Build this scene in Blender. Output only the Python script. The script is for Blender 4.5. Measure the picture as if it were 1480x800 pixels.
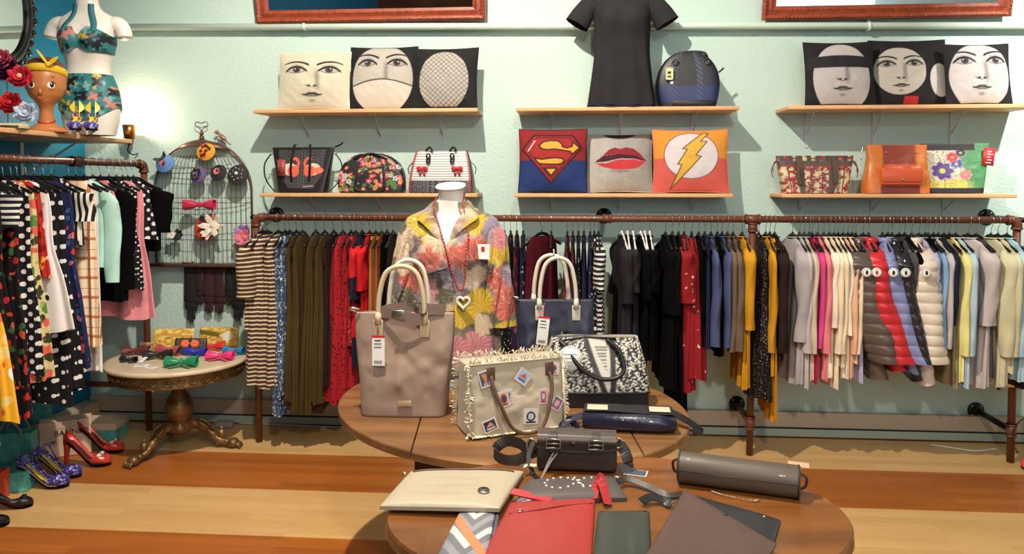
import bpy, bmesh, random, warnings
import numpy as np
from math import *
from mathutils import Vector, Matrix
for o in list(bpy.data.objects): bpy.data.objects.remove(o)
S = bpy.context.scene
COL = S.collection
R = radians
# ---------------------------------------------------------------- camera
F = 1100.; PSI = R(4.4); TL = R(2.5); H = 1.54; PY0 = 310.; YW = 4.69; XL = -3.12
cd = bpy.data.cameras.new('camera'); cam = bpy.data.objects.new('camera', cd); COL.objects.link(cam)
cd.sensor_width = 36; cd.lens = F/1480*36; cd.shift_y = -(400-PY0)/1480
cam.location = (0, 0, H); cam.rotation_euler = (R(90)-TL, 0, PSI); cd.clip_start = .05
S.camera = cam
_f = (-sin(PSI)*cos(TL), cos(PSI)*cos(TL), -sin(TL)); _r = (cos(PSI), sin(PSI), 0)
_u = (_r[1]*_f[2]-_r[2]*_f[1], _r[2]*_f[0]-_r[0]*_f[2], _r[0]*_f[1]-_r[1]*_f[0])
def _ray(px, py):
    a = (px-740)/F; b = (PY0-py)/F
    return [_f[i]+_r[i]*a+_u[i]*b for i in range(3)]
def PY(px, py, y): d = _ray(px, py); k = y/d[1]; return Vector((d[0]*k, y, H+d[2]*k))
def PZ(px, py, z): d = _ray(px, py); k = (z-H)/d[2]; return Vector((d[0]*k, d[1]*k, z))
def PX(px, py, x): d = _ray(px, py); k = x/d[0]; return Vector((x, d[1]*k, H+d[2]*k))
# ---------------------------------------------------------------- view and light
S.view_settings.view_transform = 'Standard'; S.view_settings.look = 'None'
S.view_settings.gamma = 1; S.view_settings.use_curve_mapping = False
S.view_settings.exposure = 0.0
w = bpy.data.worlds.new('world'); S.world = w; w.use_nodes = True
w.node_tree.nodes['Background'].inputs[0].default_value = (.72, .86, 1, 1)
w.node_tree.nodes['Background'].inputs[1].default_value = .75
def light(kind, name, loc, energy, color, target=None, size=.05, size_y=None, spot=None, blend=.5):
    d = bpy.data.lights.new(name, kind); d.energy = energy; d.color = color
    o = bpy.data.objects.new(name, d); COL.objects.link(o); o.location = loc
    if kind == 'AREA':
        d.size = size
        if size_y: d.shape = 'RECTANGLE'; d.size_y = size_y
    else: d.shadow_soft_size = size
    if kind == 'SPOT': d.spot_size = R(spot); d.spot_blend = blend
    if target is not None: o.rotation_euler = (Vector(target)-Vector(loc)).to_track_quat('-Z', 'Y').to_euler()
    return o
light('SPOT', 'track_spot', (-.70, 2.09, 3.9), 560, (1, .90, .76), (-.1, 4.3, 1.2), .035, spot=125, blend=.6)
light('SPOT', 'track_spot_right', (2.9, 2.9, 3.3), 430, (1, .94, .86), (2.95, 4.69, 1.85), .035, spot=62, blend=1)
light('SPOT', 'track_spot_front', (.5, -.6, 3.4), 250, (1, .92, .80), (0, 2.7, .85), .12, spot=75, blend=.8)
light('AREA', 'daylight_fill', (2.2, -2.6, 2.3), 75, (.78, .9, 1), (0, 3.5, 1.0), 4.2, 2.2)  # added area fill inside the room for cool daylight; no window is built
light('AREA', 'ceiling_panel', (0, 1.2, 4.0), 28, (1, .95, .86), (0, 1.4, 0), 3.0, 2.0)
# ---------------------------------------------------------------- helpers
def link(o, parent=None):
    COL.objects.link(o)
    if parent: o.parent = parent
    return o
def tag(o, label=None, cat=None, group=None, kind=None):
    if label: o['label'] = label
    if cat: o['category'] = cat
    if group: o['group'] = group
    if kind: o['kind'] = kind
    return o
def thing(name, label, cat, loc=(0, 0, 0), rz=0, group=None, rot=None):
    o = link(bpy.data.objects.new(name, None)); o.empty_display_size = .05
    o.location = loc; o.rotation_euler = rot if rot else (0, 0, rz)
    return tag(o, label, cat, group)
class G:
    def __init__(s): s.V = []; s.F = []; s.M = []; s.C = []; s.n = 0; s.hc = False; s.S = []
    def add(s, vf, m=0, col=None, smooth=True, T=None):
        V, Fs = vf; V = np.asarray(V, float).reshape(-1, 3)
        if T is not None:
            A = np.array(T); V = V@A[:3, :3].T+A[:3, 3]
        s.V.append(V); s.F += [tuple(int(i)+s.n for i in f) for f in Fs]; s.M += [m]*len(Fs); s.S += [smooth]*len(Fs)
        c = np.ones((len(V), 3))
        if col is not None: c[:] = np.asarray(col); s.hc = True
        s.C.append(c); s.n += len(V); return s
    def obj(s, name, mats, parent=None, label=None):
        me = bpy.data.meshes.new(name); V = np.concatenate(s.V)
        me.from_pydata(V.tolist(), [], s.F)
        me.polygons.foreach_set('use_smooth', s.S)
        mats = mats if isinstance(mats, (list, tuple)) else [mats]
        for m in mats: me.materials.append(m)
        me.polygons.foreach_set('material_index', s.M)
        if s.hc:
            a = me.color_attributes.new('Col', 'FLOAT_COLOR', 'POINT')
            c = np.concatenate(s.C); a.data.foreach_set('color', np.c_[c, np.ones(len(c))].ravel())
        me.update(); o = bpy.data.objects.new(name, me); link(o, parent)
        if label: o['label'] = label
        return o
def one(vf, name, mat, parent=None, **k): return G().add(vf, **k).obj(name, mat, parent)
def Tm(loc=(0, 0, 0), rz=0, rx=0, ry=0, s=1):
    return Matrix.Translation(loc)@Matrix.Rotation(rz, 4, 'Z')@Matrix.Rotation(ry, 4, 'Y')@Matrix.Rotation(rx, 4, 'X')@Matrix.Scale(s, 4)
def quads(nu, nv, cu=False, flip=False):
    F_ = []; mu = nu if cu else nu-1
    for j in range(nv-1):
        for i in range(mu):
            a = j*nu+i; b = j*nu+(i+1) % nu; q = (a, b, b+nu, a+nu)
            F_.append(q[::-1] if flip else q)
    return F_
def grid(fn, nu, nv, cu=False, flip=False):
    u = np.linspace(0, 1, nu, endpoint=not cu); v = np.linspace(0, 1, nv)
    U, V = np.meshgrid(u, v); X, Y, Z = fn(U, V)
    X, Y, Z = [np.broadcast_to(a, U.shape) for a in (X, Y, Z)]
    return np.stack([X, Y, Z], -1).reshape(-1, 3), quads(nu, nv, cu, flip)
def box(c, s, r=0, seg=2):
    bm = bmesh.new(); bmesh.ops.create_cube(bm, size=1)
    for v in bm.verts: v.co = Vector((v.co.x*s[0], v.co.y*s[1], v.co.z*s[2]))
    if r: bmesh.ops.bevel(bm, geom=list(bm.edges), offset=r, segments=seg, profile=.5, affect='EDGES')
    bm.verts.index_update()
    V = [(v.co.x+c[0], v.co.y+c[1], v.co.z+c[2]) for v in bm.verts]; Fs = [[v.index for v in f.verts] for f in bm.faces]
    bm.free(); return V, Fs
def b2(a, b, r=0): # box from two corners
    return box([(a[i]+b[i])/2 for i in range(3)], [abs(b[i]-a[i]) for i in range(3)], r)
def smoothpath(P, n=6, closed=False):
    P = [Vector(p) for p in P]; out = []; m = len(P)
    rng = range(m) if closed else range(m-1)
    for i in rng:
        g = (lambda k: P[k % m]) if closed else (lambda k: P[min(max(k, 0), m-1)])
        a, b, c, d = g(i-1), g(i), g(i+1), g(i+2)
        for k in range(n):
            t = k/n
            out.append(.5*((2*b)+(c-a)*t+(2*a-5*b+4*c-d)*t*t+(3*b-a-3*c+d)*t**3))
    if not closed: out.append(P[-1])
    return out
def sweep(P, sec, closed=False, side=None, scale=None, caps=True):
    P = [Vector(p) for p in P]; m = len(P); k = len(sec); V = []; nrm = None
    for i in range(m):
        t = (P[(i+1) % m]-P[i-1]) if closed else (P[min(i+1, m-1)]-P[max(i-1, 0)])
        if t.length < 1e-9: t = Vector((0, 0, 1))
        t.normalize()
        if side is not None:
            sd = Vector(side[i] if isinstance(side, list) else side); nrm = sd-t*sd.dot(t)
            if nrm.length < 1e-6: nrm = t.orthogonal()
        elif nrm is None: nrm = t.orthogonal()
        else:
            nrm = nrm-t*nrm.dot(t)
            if nrm.length < 1e-6: nrm = t.orthogonal()
        nrm = nrm.normalized(); bn = t.cross(nrm)
        sc = scale[i] if scale is not None else 1
        for a, b in sec: V.append(P[i]+nrm*a*sc+bn*b*sc)
    Fs = []
    for i in range(m if closed else m-1):
        for j in range(k):
            a = i*k+j; b = i*k+(j+1) % k; c = ((i+1) % m)*k+(j+1) % k; d = ((i+1) % m)*k+j
            Fs.append((a, b, c, d))
    if caps and not closed: Fs += [tuple(range(k))[::-1], tuple(range((m-1)*k, m*k))]
    return [tuple(v) for v in V], Fs
def circ(r, n=8, ry=None): return [(r*cos(2*pi*i/n), (ry or r)*sin(2*pi*i/n)) for i in range(n)]
def tube(P, r, n=8, closed=False, scale=None, ry=None, side=None): return sweep(P, circ(r, n, ry), closed, side, scale)
def ribbon(P, w_, t_, side, closed=False): return sweep(P, [(-w_/2, -t_/2), (w_/2, -t_/2), (w_/2, t_/2), (-w_/2, t_/2)], closed, side)
def lathe(prof, n=24, sx=1, sy=1):
    V = []; m = len(prof)
    for r_, z in prof:
        for i in range(n): V.append((r_*sx*cos(2*pi*i/n), r_*sy*sin(2*pi*i/n), z))
    Fs = quads(n, m, True)
    Fs += [tuple(range(n))[::-1], tuple(range((m-1)*n, m*n))]
    return V, Fs
def ell(c, rx, ry, rz, n=14, m=9):
    V = []
    for j in range(m+1):
        a = -pi/2+pi*j/m; k = max(cos(a), 1e-3)
        for i in range(n): V.append((c[0]+rx*k*cos(2*pi*i/n), c[1]+ry*k*sin(2*pi*i/n), c[2]+rz*sin(a)))
    return V, quads(n, m+1, True)+[tuple(range(n))[::-1], tuple(range(m*n, m*n+n))]
def prism(poly, y0, y1): # poly in xz
    n = len(poly); V = [(x, y0, z) for x, z in poly]+[(x, y1, z) for x, z in poly]
    return V, [tuple(range(n)), tuple(range(n, 2*n))[::-1]]+[(i, i+n, (i+1) % n+n, (i+1) % n) for i in range(n)]
def slab(poly, z0, z1): # poly in xy
    n = len(poly); V = [(x, y, z0) for x, y in poly]+[(x, y, z1) for x, y in poly]
    return V, [tuple(range(n))[::-1], tuple(range(n, 2*n))]+[(i, (i+1) % n, (i+1) % n+n, i+n) for i in range(n)]
def text(s, size, mat, parent, T, depth=.0006):
    c = bpy.data.curves.new('txt', 'FONT'); c.body = s; c.size = size; c.extrude = depth; c.align_x = 'CENTER'; c.align_y = 'CENTER'
    o = bpy.data.objects.new('txt', c); COL.objects.link(o); dg = bpy.context.evaluated_depsgraph_get(); dg.update()
    me = bpy.data.meshes.new_from_object(o.evaluated_get(dg)); bpy.data.objects.remove(o)
    me.materials.clear(); me.materials.append(mat)
    q = bpy.data.objects.new('lettering', me); link(q, parent); q.matrix_local = T; return q
# value noise, vectorised
_rs = np.random.RandomState(5); _T = _rs.rand(64, 64)
def vn(x, y):
    x = np.asarray(x, float); y = np.asarray(y, float); i = np.floor(x).astype(int); j = np.floor(y).astype(int)
    a = x-i; b = y-j; a = a*a*(3-2*a); b = b*b*(3-2*b); g = lambda p, q: _T[p % 64, q % 64]
    return (g(i, j)*(1-a)+g(i+1, j)*a)*(1-b)+(g(i, j+1)*(1-a)+g(i+1, j+1)*a)*b
def fbm(x, y, o=3): return sum(vn(x*2**k+k*7.3, y*2**k+k*3.1)*.5**(k+1) for k in range(o))
def srgb(*c):
    c = [v/255 for v in (c[0] if len(c) == 1 else c)]
    return tuple(v/12.92 if v <= .04045 else ((v+.055)/1.055)**2.4 for v in c)
# ---------------------------------------------------------------- materials
def nt(name):
    m = bpy.data.materials.new(name); m.use_nodes = True; t = m.node_tree
    return m, t, t.nodes['Principled BSDF'], t.nodes.new, t.links.new
def setp(b, col=None, rough=.6, metal=0, sheen=0, coat=0, spec=.5):
    if col is not None: b.inputs['Base Color'].default_value = (*col, 1)
    b.inputs['Roughness'].default_value = rough; b.inputs['Metallic'].default_value = metal
    b.inputs['Sheen Weight'].default_value = sheen; b.inputs['Coat Weight'].default_value = coat
    b.inputs['Specular IOR Level'].default_value = spec
def bump(t, N, L, b, scale, strength, dist=.01, vec=None, detail=3, tex='ShaderNodeTexNoise'):
    n = N(tex); n.inputs['Scale'].default_value = scale
    if tex == 'ShaderNodeTexNoise': n.inputs['Detail'].default_value = detail
    if vec: L(vec, n.inputs['Vector'])
    bp = N('ShaderNodeBump'); bp.inputs['Strength'].default_value = strength; bp.inputs['Distance'].default_value = dist
    L(n.outputs[0], bp.inputs['Height']); L(bp.outputs[0], b.inputs['Normal']); return n
_mc = {}
def mat(name, c, rough=.6, metal=0, sheen=0, coat=0, bs=None, bst=.3, bd=.004, var=0, vs=8, spec=.5):
    if name in _mc: return _mc[name]
    m, t, b, N, L = nt(name); col = srgb(c); setp(b, col, rough, metal, sheen, coat, spec)
    tc = N('ShaderNodeTexCoord')
    if var:
        n = N('ShaderNodeTexNoise'); n.inputs['Scale'].default_value = vs; L(tc.outputs['Object'], n.inputs['Vector'])
        r_ = N('ShaderNodeValToRGB'); r_.color_ramp.elements[0].position = .3; r_.color_ramp.elements[1].position = .7
        r_.color_ramp.elements[0].color = (*[v*(1-var) for v in col], 1); r_.color_ramp.elements[1].color = (*[min(1, v*(1+var)) for v in col], 1)
        L(n.outputs[0], r_.inputs[0]); L(r_.outputs[0], b.inputs['Base Color'])
    if bs: bump(t, N, L, b, bs, bst, bd, tc.outputs['Object'])
    _mc[name] = m; return m
def attm(name, rough=.7, sheen=0, bs=None, bst=.3, bd=.002, coat=0, metal=0):
    if name in _mc: return _mc[name]
    m, t, b, N, L = nt(name); setp(b, None, rough, metal, sheen, coat)
    a = N('ShaderNodeVertexColor'); a.layer_name = 'Col'; L(a.outputs[0], b.inputs['Base Color'])
    tc = N('ShaderNodeTexCoord')
    if bs: bump(t, N, L, b, bs, bst, bd, tc.outputs['Object'])
    _mc[name] = m; return m
def ramp(N, cols, const=True):
    r_ = N('ShaderNodeValToRGB'); cr = r_.color_ramp; cr.interpolation = 'CONSTANT' if const else 'LINEAR'
    while len(cr.elements) < len(cols): cr.elements.new(.5)
    for i, c in enumerate(cols):
        cr.elements[i].position = i/len(cols) if const else i/(len(cols)-1); cr.elements[i].color = (*srgb(c), 1)
    return r_
def floral(name, bg, cols, scale=14, size=.36, wob=.06, rough=.75, sq=(1, 1, 1)):
    if name in _mc: return _mc[name]
    m, t, b, N, L = nt(name); setp(b, None, rough, sheen=.02, spec=.2); tc = N('ShaderNodeTexCoord')
    mp = N('ShaderNodeMapping'); mp.inputs['Scale'].default_value = sq; L(tc.outputs['Object'], mp.inputs[0])
    n = N('ShaderNodeTexNoise'); n.inputs['Scale'].default_value = scale*1.6; n.inputs['Detail'].default_value = 2; L(mp.outputs[0], n.inputs['Vector'])
    vm = N('ShaderNodeVectorMath'); vm.operation = 'SCALE'; vm.inputs['Scale'].default_value = wob; L(n.outputs['Color'], vm.inputs[0])
    ad = N('ShaderNodeVectorMath'); L(mp.outputs[0], ad.inputs[0]); L(vm.outputs[0], ad.inputs[1])
    v = N('ShaderNodeTexVoronoi'); v.inputs['Scale'].default_value = scale; v.inputs['Randomness'].default_value = .85; L(ad.outputs[0], v.inputs['Vector'])
    sep = N('ShaderNodeSeparateColor'); L(v.outputs['Color'], sep.inputs[0])
    r_ = ramp(N, cols); L(sep.outputs[0], r_.inputs[0])
    lt = N('ShaderNodeMath'); lt.operation = 'LESS_THAN'; lt.inputs[1].default_value = size; L(v.outputs['Distance'], lt.inputs[0])
    mx = N('ShaderNodeMix'); mx.data_type = 'RGBA'; L(lt.outputs[0], mx.inputs[0]); mx.inputs[6].default_value = (*srgb(bg), 1); L(r_.outputs[0], mx.inputs[7])
    L(mx.outputs[2], b.inputs['Base Color']); _mc[name] = m; return m
def dots(name, bg, fg, scale=22, size=.28): # regular dots on the garment's face
    if name in _mc: return _mc[name]
    m, t, b, N, L = nt(name); setp(b, None, .8, sheen=.02, spec=.2); tc = N('ShaderNodeTexCoord')
    v = N('ShaderNodeTexVoronoi'); v.inputs['Scale'].default_value = scale; v.inputs['Randomness'].default_value = .12
    mp = N('ShaderNodeMapping'); mp.inputs['Scale'].default_value = (1, .12, 1); mp.inputs['Rotation'].default_value = (0, R(45), 0); L(tc.outputs['Object'], mp.inputs[0]); L(mp.outputs[0], v.inputs['Vector'])
    lt = N('ShaderNodeMath'); lt.operation = 'LESS_THAN'; lt.inputs[1].default_value = size; L(v.outputs['Distance'], lt.inputs[0])
    mx = N('ShaderNodeMix'); mx.data_type = 'RGBA'; L(lt.outputs[0], mx.inputs[0]); mx.inputs[6].default_value = (*srgb(bg), 1); mx.inputs[7].default_value = (*srgb(fg), 1)
    L(mx.outputs[2], b.inputs['Base Color']); _mc[name] = m; return m
def stripes(name, cols, period, axis=2, plaid=None, rough=.8, wob=.01, duty=.5):
    if name in _mc: return _mc[name]
    m, t, b, N, L = nt(name); setp(b, None, rough, sheen=.02, spec=.2); tc = N('ShaderNodeTexCoord')
    sp = N('ShaderNodeSeparateXYZ'); n = N('ShaderNodeTexNoise'); n.inputs['Scale'].default_value = 7; L(tc.outputs['Object'], n.inputs['Vector'])
    vm = N('ShaderNodeVectorMath'); vm.operation = 'SCALE'; vm.inputs['Scale'].default_value = wob; L(n.outputs['Color'], vm.inputs[0])
    ad = N('ShaderNodeVectorMath'); L(tc.outputs['Object'], ad.inputs[0]); L(vm.outputs[0], ad.inputs[1]); L(ad.outputs[0], sp.inputs[0])
    def band(ax, per, du):
        d = N('ShaderNodeMath'); d.operation = 'DIVIDE'; d.inputs[1].default_value = per; L(sp.outputs[ax], d.inputs[0])
        fr = N('ShaderNodeMath'); fr.operation = 'FRACT'; L(d.outputs[0], fr.inputs[0])
        lt = N('ShaderNodeMath'); lt.operation = 'LESS_THAN'; lt.inputs[1].default_value = du; L(fr.outputs[0], lt.inputs[0]); return lt.outputs[0]
    def mixc(fac, a, bb):
        mx = N('ShaderNodeMix'); mx.data_type = 'RGBA'; L(fac, mx.inputs[0])
        for k, c in ((6, a), (7, bb)):
            if isinstance(c, tuple): mx.inputs[k].default_value = (*srgb(c), 1)
            else: L(c, mx.inputs[k])
        return mx.outputs[2]
    o = mixc(band(axis, period, duty), cols[0], cols[1])
    if plaid:
        o = mixc(band(0, period*plaid, .16), o, cols[2]); o = mixc(band(2, period*plaid*.9, .14), o, cols[2])
        o = mixc(band(0, period*plaid*.5, .05), o, cols[3]); o = mixc(band(2, period*plaid*.45, .05), o, cols[3])
    L(o, b.inputs['Base Color']); _mc[name] = m; return m
BLACK = mat('black_plastic', (18, 18, 20), .35)
WIRE = mat('chrome_wire', (205, 205, 205), .25, 1)
BRASS = mat('silver_metal', (200, 195, 185), .3, 1)
WHITE = mat('white_card', (238, 236, 230), .6)
INK = mat('dark_ink', (40, 38, 42), .6)
REDP = mat('red_print', (200, 40, 40), .5)
# ---------------------------------------------------------------- structure
def wallmat(name, c, c2, bst):
    m, t, b, N, L = nt(name); setp(b, None, .55, spec=.35); tc = N('ShaderNodeTexCoord')
    n = N('ShaderNodeTexNoise'); n.inputs['Scale'].default_value = 1.3; n.inputs['Detail'].default_value = 4; L(tc.outputs['Object'], n.inputs['Vector'])
    r_ = ramp(N, [c, c2], False); L(n.outputs[0], r_.inputs[0]); L(r_.outputs[0], b.inputs['Base Color'])
    bump(t, N, L, b, 55, bst, .012, tc.outputs['Object'], 4); return m
WALL = wallmat('mint_wall_paint', (188, 212, 203), (196, 218, 209), .35)
BLUE = wallmat('blue_wall_paint', (18, 112, 150), (22, 120, 158), .2)
CEIL = mat('ceiling_white', (225, 225, 218), .8, bs=20)
def floormat():
    m, t, b, N, L = nt('striped_wood_floor'); setp(b, None, .33, spec=.45); tc = N('ShaderNodeTexCoord')
    sp = N('ShaderNodeSeparateXYZ'); L(tc.outputs['Object'], sp.inputs[0])
    def M_(op, a, v=None):
        n = N('ShaderNodeMath'); n.operation = op
        if isinstance(a, (int, float)): n.inputs[0].default_value = a
        else: L(a, n.inputs[0])
        if v is not None:
            if isinstance(v, (int, float)): n.inputs[1].default_value = v
            else: L(v, n.inputs[1])
        return n.outputs[0]
    st = M_('LESS_THAN', M_('FRACT', M_('DIVIDE', M_('SUBTRACT', sp.outputs[1], 3.645-.98), .98)), .4999)  # 1: dark? 
    bk = N('ShaderNodeTexBrick'); bk.offset = .37; bk.inputs['Scale'].default_value = 1; bk.inputs['Brick Width'].default_value = .62; bk.inputs['Row Height'].default_value = .0613
    bk.inputs['Mortar Size'].default_value = .0006; bk.inputs['Color1'].default_value = (0, 0, 0, 1); bk.inputs['Color2'].default_value = (1, 1, 1, 1); bk.inputs['Mortar'].default_value = (.3, .3, .3, 1)
    L(tc.outputs['Object'], bk.inputs['Vector'])
    mp = N('ShaderNodeMapping'); mp.inputs['Scale'].default_value = (2.2, 30, 1); L(tc.outputs['Object'], mp.inputs[0])
    n = N('ShaderNodeTexNoise'); n.inputs['Scale'].default_value = 1.6; n.inputs['Detail'].default_value = 4; L(mp.outputs[0], n.inputs['Vector'])
    f1 = M_('ADD', M_('MULTIPLY', bk.outputs[0], .5), M_('MULTIPLY', n.outputs[0], .6))
    la = ramp(N, [(196, 150, 92), (222, 180, 122)], False); da = ramp(N, [(140, 74, 26), (186, 108, 44)], False)
    L(f1, la.inputs[0]); L(f1, da.inputs[0])
    mx = N('ShaderNodeMix'); mx.data_type = 'RGBA'; L(st, mx.inputs[0]); L(la.outputs[0], mx.inputs[6]); L(da.outputs[0], mx.inputs[7])
    L(mx.outputs[2], b.inputs['Base Color']); return m
# dark bands: 3.645..4.135 and 2.665..3.155
XR, YB, ZC = 4.2, -3.2, 4.3
FLOOR = floormat()
def struct(name, vf, m): o = one(vf, name, m, smooth=False); o['kind'] = 'structure'; return o
struct('floor', b2((XL-.2, YB-.1, -.1), (XR+.1, YW+.1, 0)), FLOOR)
struct('ceiling', b2((XL-.2, YB-.1, ZC), (XR+.1, YW+.1, ZC+.1)), CEIL)
struct('wall_back', b2((XL-.1, YW, 0), (XR+.1, YW+.1, ZC)), WALL)
struct('wall_left', b2((XL-.1, YB, 0), (XL, YW, ZC)), BLUE)
struct('wall_right', b2((XR, YB, 0), (XR+.1, YW, ZC)), WALL)
BEIGE = mat('beige_trim_paint', (186, 168, 146), .6, bs=40, bst=.1)
GREYT = mat('grey_green_trim', (166, 178, 166), .6)
DGAP = mat('dark_gap', (30, 26, 24), .8)
struct('baseboard_back', b2((XL+.02, YW-.045, .058), (XR, YW, .15), .004), BEIGE)
struct('trim_1', b2((XL+.02, YW-.055, .006), (XR, YW, .052), .003), GREYT)
struct('trim_2', b2((XL+.02, YW-.05, .05), (XR, YW-.002, .060)), DGAP)
struct('baseboard_left', b2((XL, 1.0, .0), (XL+.10, YW-.06, .13), .004), BEIGE)
# heating pipe along the wall
g = G(); PIPE = mat('painted_pipe', (206, 224, 212), .45, bs=30, bst=.15)
pz = PY(740, 39, YW-.05).z
p0 = PY(150, 39, YW-.05); p1_ = PY(1500, 37, YW-.05)
sl = (p1_.z-p0.z)/(p1_.x-p0.x)
g.add(tube([(XL, YW-.05, p0.z+sl*(XL-p0.x)), (XR, YW-.05, p0.z+sl*(XR-p0.x))], .021, 16))
for px in (440, 1256):
    q = PY(px, 38, YW-.05); g.add(tube([q-Vector((.008, 0, 0)), q+Vector((.008, 0, 0))], .027, 16)); g.add(b2((q.x-.006, YW-.05, q.z-.02), (q.x+.006, YW, q.z+.045)))
o = g.obj('trim_3', PIPE); o['kind'] = 'structure'
# dark arched niche strip of teal paint that meets the blue wall
# ---------------------------------------------------------------- shelves
PINE = mat('pine_shelf_wood', (222, 172, 122), .5, var=.08, vs=5, bs=30, bst=.05)
BRK = mat('white_bracket', (205, 208, 205), .5)
def shelf(x0, x1, zt, brs, label, cat='shelf', drop=.2):
    t = thing('wall_shelf', label, cat, ((x0+x1)/2, YW, zt), group=None)
    w_ = x1-x0; one(box((0, -.136, -.011), (w_, .27, .022), .003), 'board', PINE, t)
    for bx in brs:
        g = G(); x = bx-(x0+x1)/2
        g.add(b2((x-.009, -.20, -.026), (x+.009, -.003, -.0225)), smooth=False); g.add(b2((x-.009, -.006, -.026-drop), (x+.009, -.002, -.024)), smooth=False)
        g.add(sweep([(x, -.15, -.026), (x, -.004, -.026-drop*.62)], [(-.002, -.004), (.002, -.004), (.002, .004), (-.002, .004)], side=(1, 0, 0)), smooth=False)
        g.obj('bracket', BRK, t)
    return t
SZ1, SZ2 = 1.967, 1.470
bx = lambda px, z: PY(px, 200, YW).x
shelf(PY(366, 157, 4.42).x, PY(690, 162, 4.42).x, SZ1, [bx(p, 0) for p in (448, 551, 641)], 'pine shelf on the left under the cream bare face cushion')
shelf(PY(746, 157, 4.42).x, PY(1069, 157, 4.42).x, SZ1, [bx(p, 0) for p in (798, 896, 1001)], 'pine shelf under the charcoal dress and plaid bag')
shelf(PY(1139, 153, 4.42).x, PY(1500, 153, 4.42).x, SZ1, [bx(p, 0) for p in (1165, 1262, 1374)], 'pine shelf on the right holding three black and white cushions')
shelf(PY(375, 282, 4.42).x, PY(690, 282, 4.42).x, SZ2, [bx(p, 0) for p in (457, 552, 640)], 'pine shelf holding the flamingo tote and two other bags', drop=.12)
shelf(PY(743, 282, 4.42).x, PY(1060, 284, 4.42).x, SZ2, [bx(p, 0) for p in (798, 896, 1001)], 'pine shelf holding the red lips cushion', drop=.12)
shelf(PY(1130, 285, 4.42).x, PY(1470, 287, 4.42).x, SZ2, [bx(p, 0) for p in (1158, 1262, 1366)], 'pine shelf holding the tan leather bag', drop=.12)
# left wall shelf
SZL = 1.79
t = thing('wall_shelf', 'long pine shelf on the blue wall holding the doll head and swimwear torso', 'shelf', (XL, 3.4, SZL))
one(box((.255, 0, -.012), (.50, 1.96, .024), .003), 'board', PINE, t)
for yy in (-.55, .15, .72):
    g = G(); g.add(b2((.004, yy-.012, -.03), (.40, yy+.012, -.0245)), smooth=False); g.add(b2((.001, yy-.012, -.26), (.006, yy+.012, -.025)), smooth=False)
    g.add(sweep([(.33, yy, -.03), (.006, yy, -.22)], [(-.003, -.005), (.003, -.005), (.003, .005), (-.003, .005)], side=(0, 1, 0)), smooth=False)
    g.obj('bracket', BRK, t)
# ---------------------------------------------------------------- cushions
CUSH = attm('printed_cushion_cloth', .85, 0, 350, .08, .001)
def ss(x, a=.012): return np.clip(.5-x/(2*a), 0, 1)   # 1 inside when x<0
def inpoly(u, v, P):
    c = np.zeros(u.shape, bool); n = len(P)
    for i in range(n):
        x0, y0 = P[i]; x1, y1 = P[i-1]
        if y0 == y1: continue
        m = ((y0 > v) != (y1 > v)) & (u < (x1-x0)*(v-y0)/(y1-y0)+x0); c ^= m
    return c
def seg(u, v, P, closed=True):
    d = np.full(u.shape, 9.); n = len(P)
    for i in range(n if closed else n-1):
        ax, ay = P[i]; bx_, by = P[(i+1) % n]; dx, dy = bx_-ax, by-ay
        k = np.clip(((u-ax)*dx+(v-ay)*dy)/(dx*dx+dy*dy+1e-9), 0, 1); d = np.minimum(d, np.hypot(u-ax-k*dx, v-ay-k*dy))
    return d
def mixc(a, b, k): return a*(1-k[..., None])+np.asarray(b, float)*k[..., None]
def lady(u, v, cx=0, cy=0, s=1., eyes=True, mouth=True):
    d = np.zeros(u.shape); x = (u-cx)/s; y = (v-cy)/s
    d = np.maximum(d, .28*np.exp(-((x-.13+.05*y)/.07)**2)*ss(np.abs(y+.02)-.32, .12))          # nose side tone
    if eyes:
        for sg in (-1, 1):
            ex = (x-sg*.45)*sg; ey = y-.30
            up = .13*(1-(ex/.27)**2); lo = -.09*(1-(ex/.27)**2)
            inside = ss(np.maximum(ey-up, lo-ey), .01)*ss(np.abs(ex)-.27, .01)
            d = np.maximum(d, inside*.12)
            ir = np.hypot(ex+.01, ey-.02); d = np.maximum(d, inside*ss(ir-.105)*.72); d = np.maximum(d, inside*ss(ir-.05)*1.)
            d = np.where((np.hypot(ex-.03, ey-.06) < .025) & (inside > .5), 0, d)
            d = np.maximum(d, ss(np.abs(ey-up)-.036)*ss(np.abs(ex)-.3, .02)); d = np.maximum(d, .6*ss(np.abs(ey-lo)-.012)*ss(np.abs(ex)-.26, .02))
            d = np.maximum(d, .45*ss(np.abs(ey-up-.07)-.008)*ss(np.abs(ex)-.22, .02))
            by = .31-.9*(ex-.02)**2; d = np.maximum(d, .92*ss(np.abs(ey-by)-(.03-.06*(ex+.1)*.5).clip(.008, .045))*ss(np.abs(ex)-.34, .02))
    for sg in (-1, 1): d = np.maximum(d, .85*ss(np.hypot((x-sg*.085)/1.5, y+.24)-.032))
    d = np.maximum(d, .5*ss(np.abs(np.hypot(x/1.6, y+.17)-.115)-.010)*(y < -.2))
    if mouth:
        mx = np.abs(x); l = -.52+.02*np.cos(mx*18)
        d = np.maximum(d, .95*ss(np.abs(y-l)-.018)*ss(mx-.27, .02))
        up = l+.075*(1-(mx/.27)**2)*(1-.45*np.exp(-(mx/.06)**2)); d = np.maximum(d, .62*ss(y-up)*ss(l-y)*ss(mx-.27))
        lo = l-.10*(1-(mx/.2)**2); d = np.maximum(d, .42*ss(lo-y)*ss(y-l)*ss(mx-.2))
        d = np.maximum(d, .3*ss(np.hypot(x/1.8, y+.72)-.04, .03))
    return d
CR = np.array([224, 216, 196.]); BK = np.array([14, 11, 15.])
def hatch(u, v, c, k=.05): return c*(1-k*(np.sin(v*190+3*np.sin(u*3)) > .2))[..., None]
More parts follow.
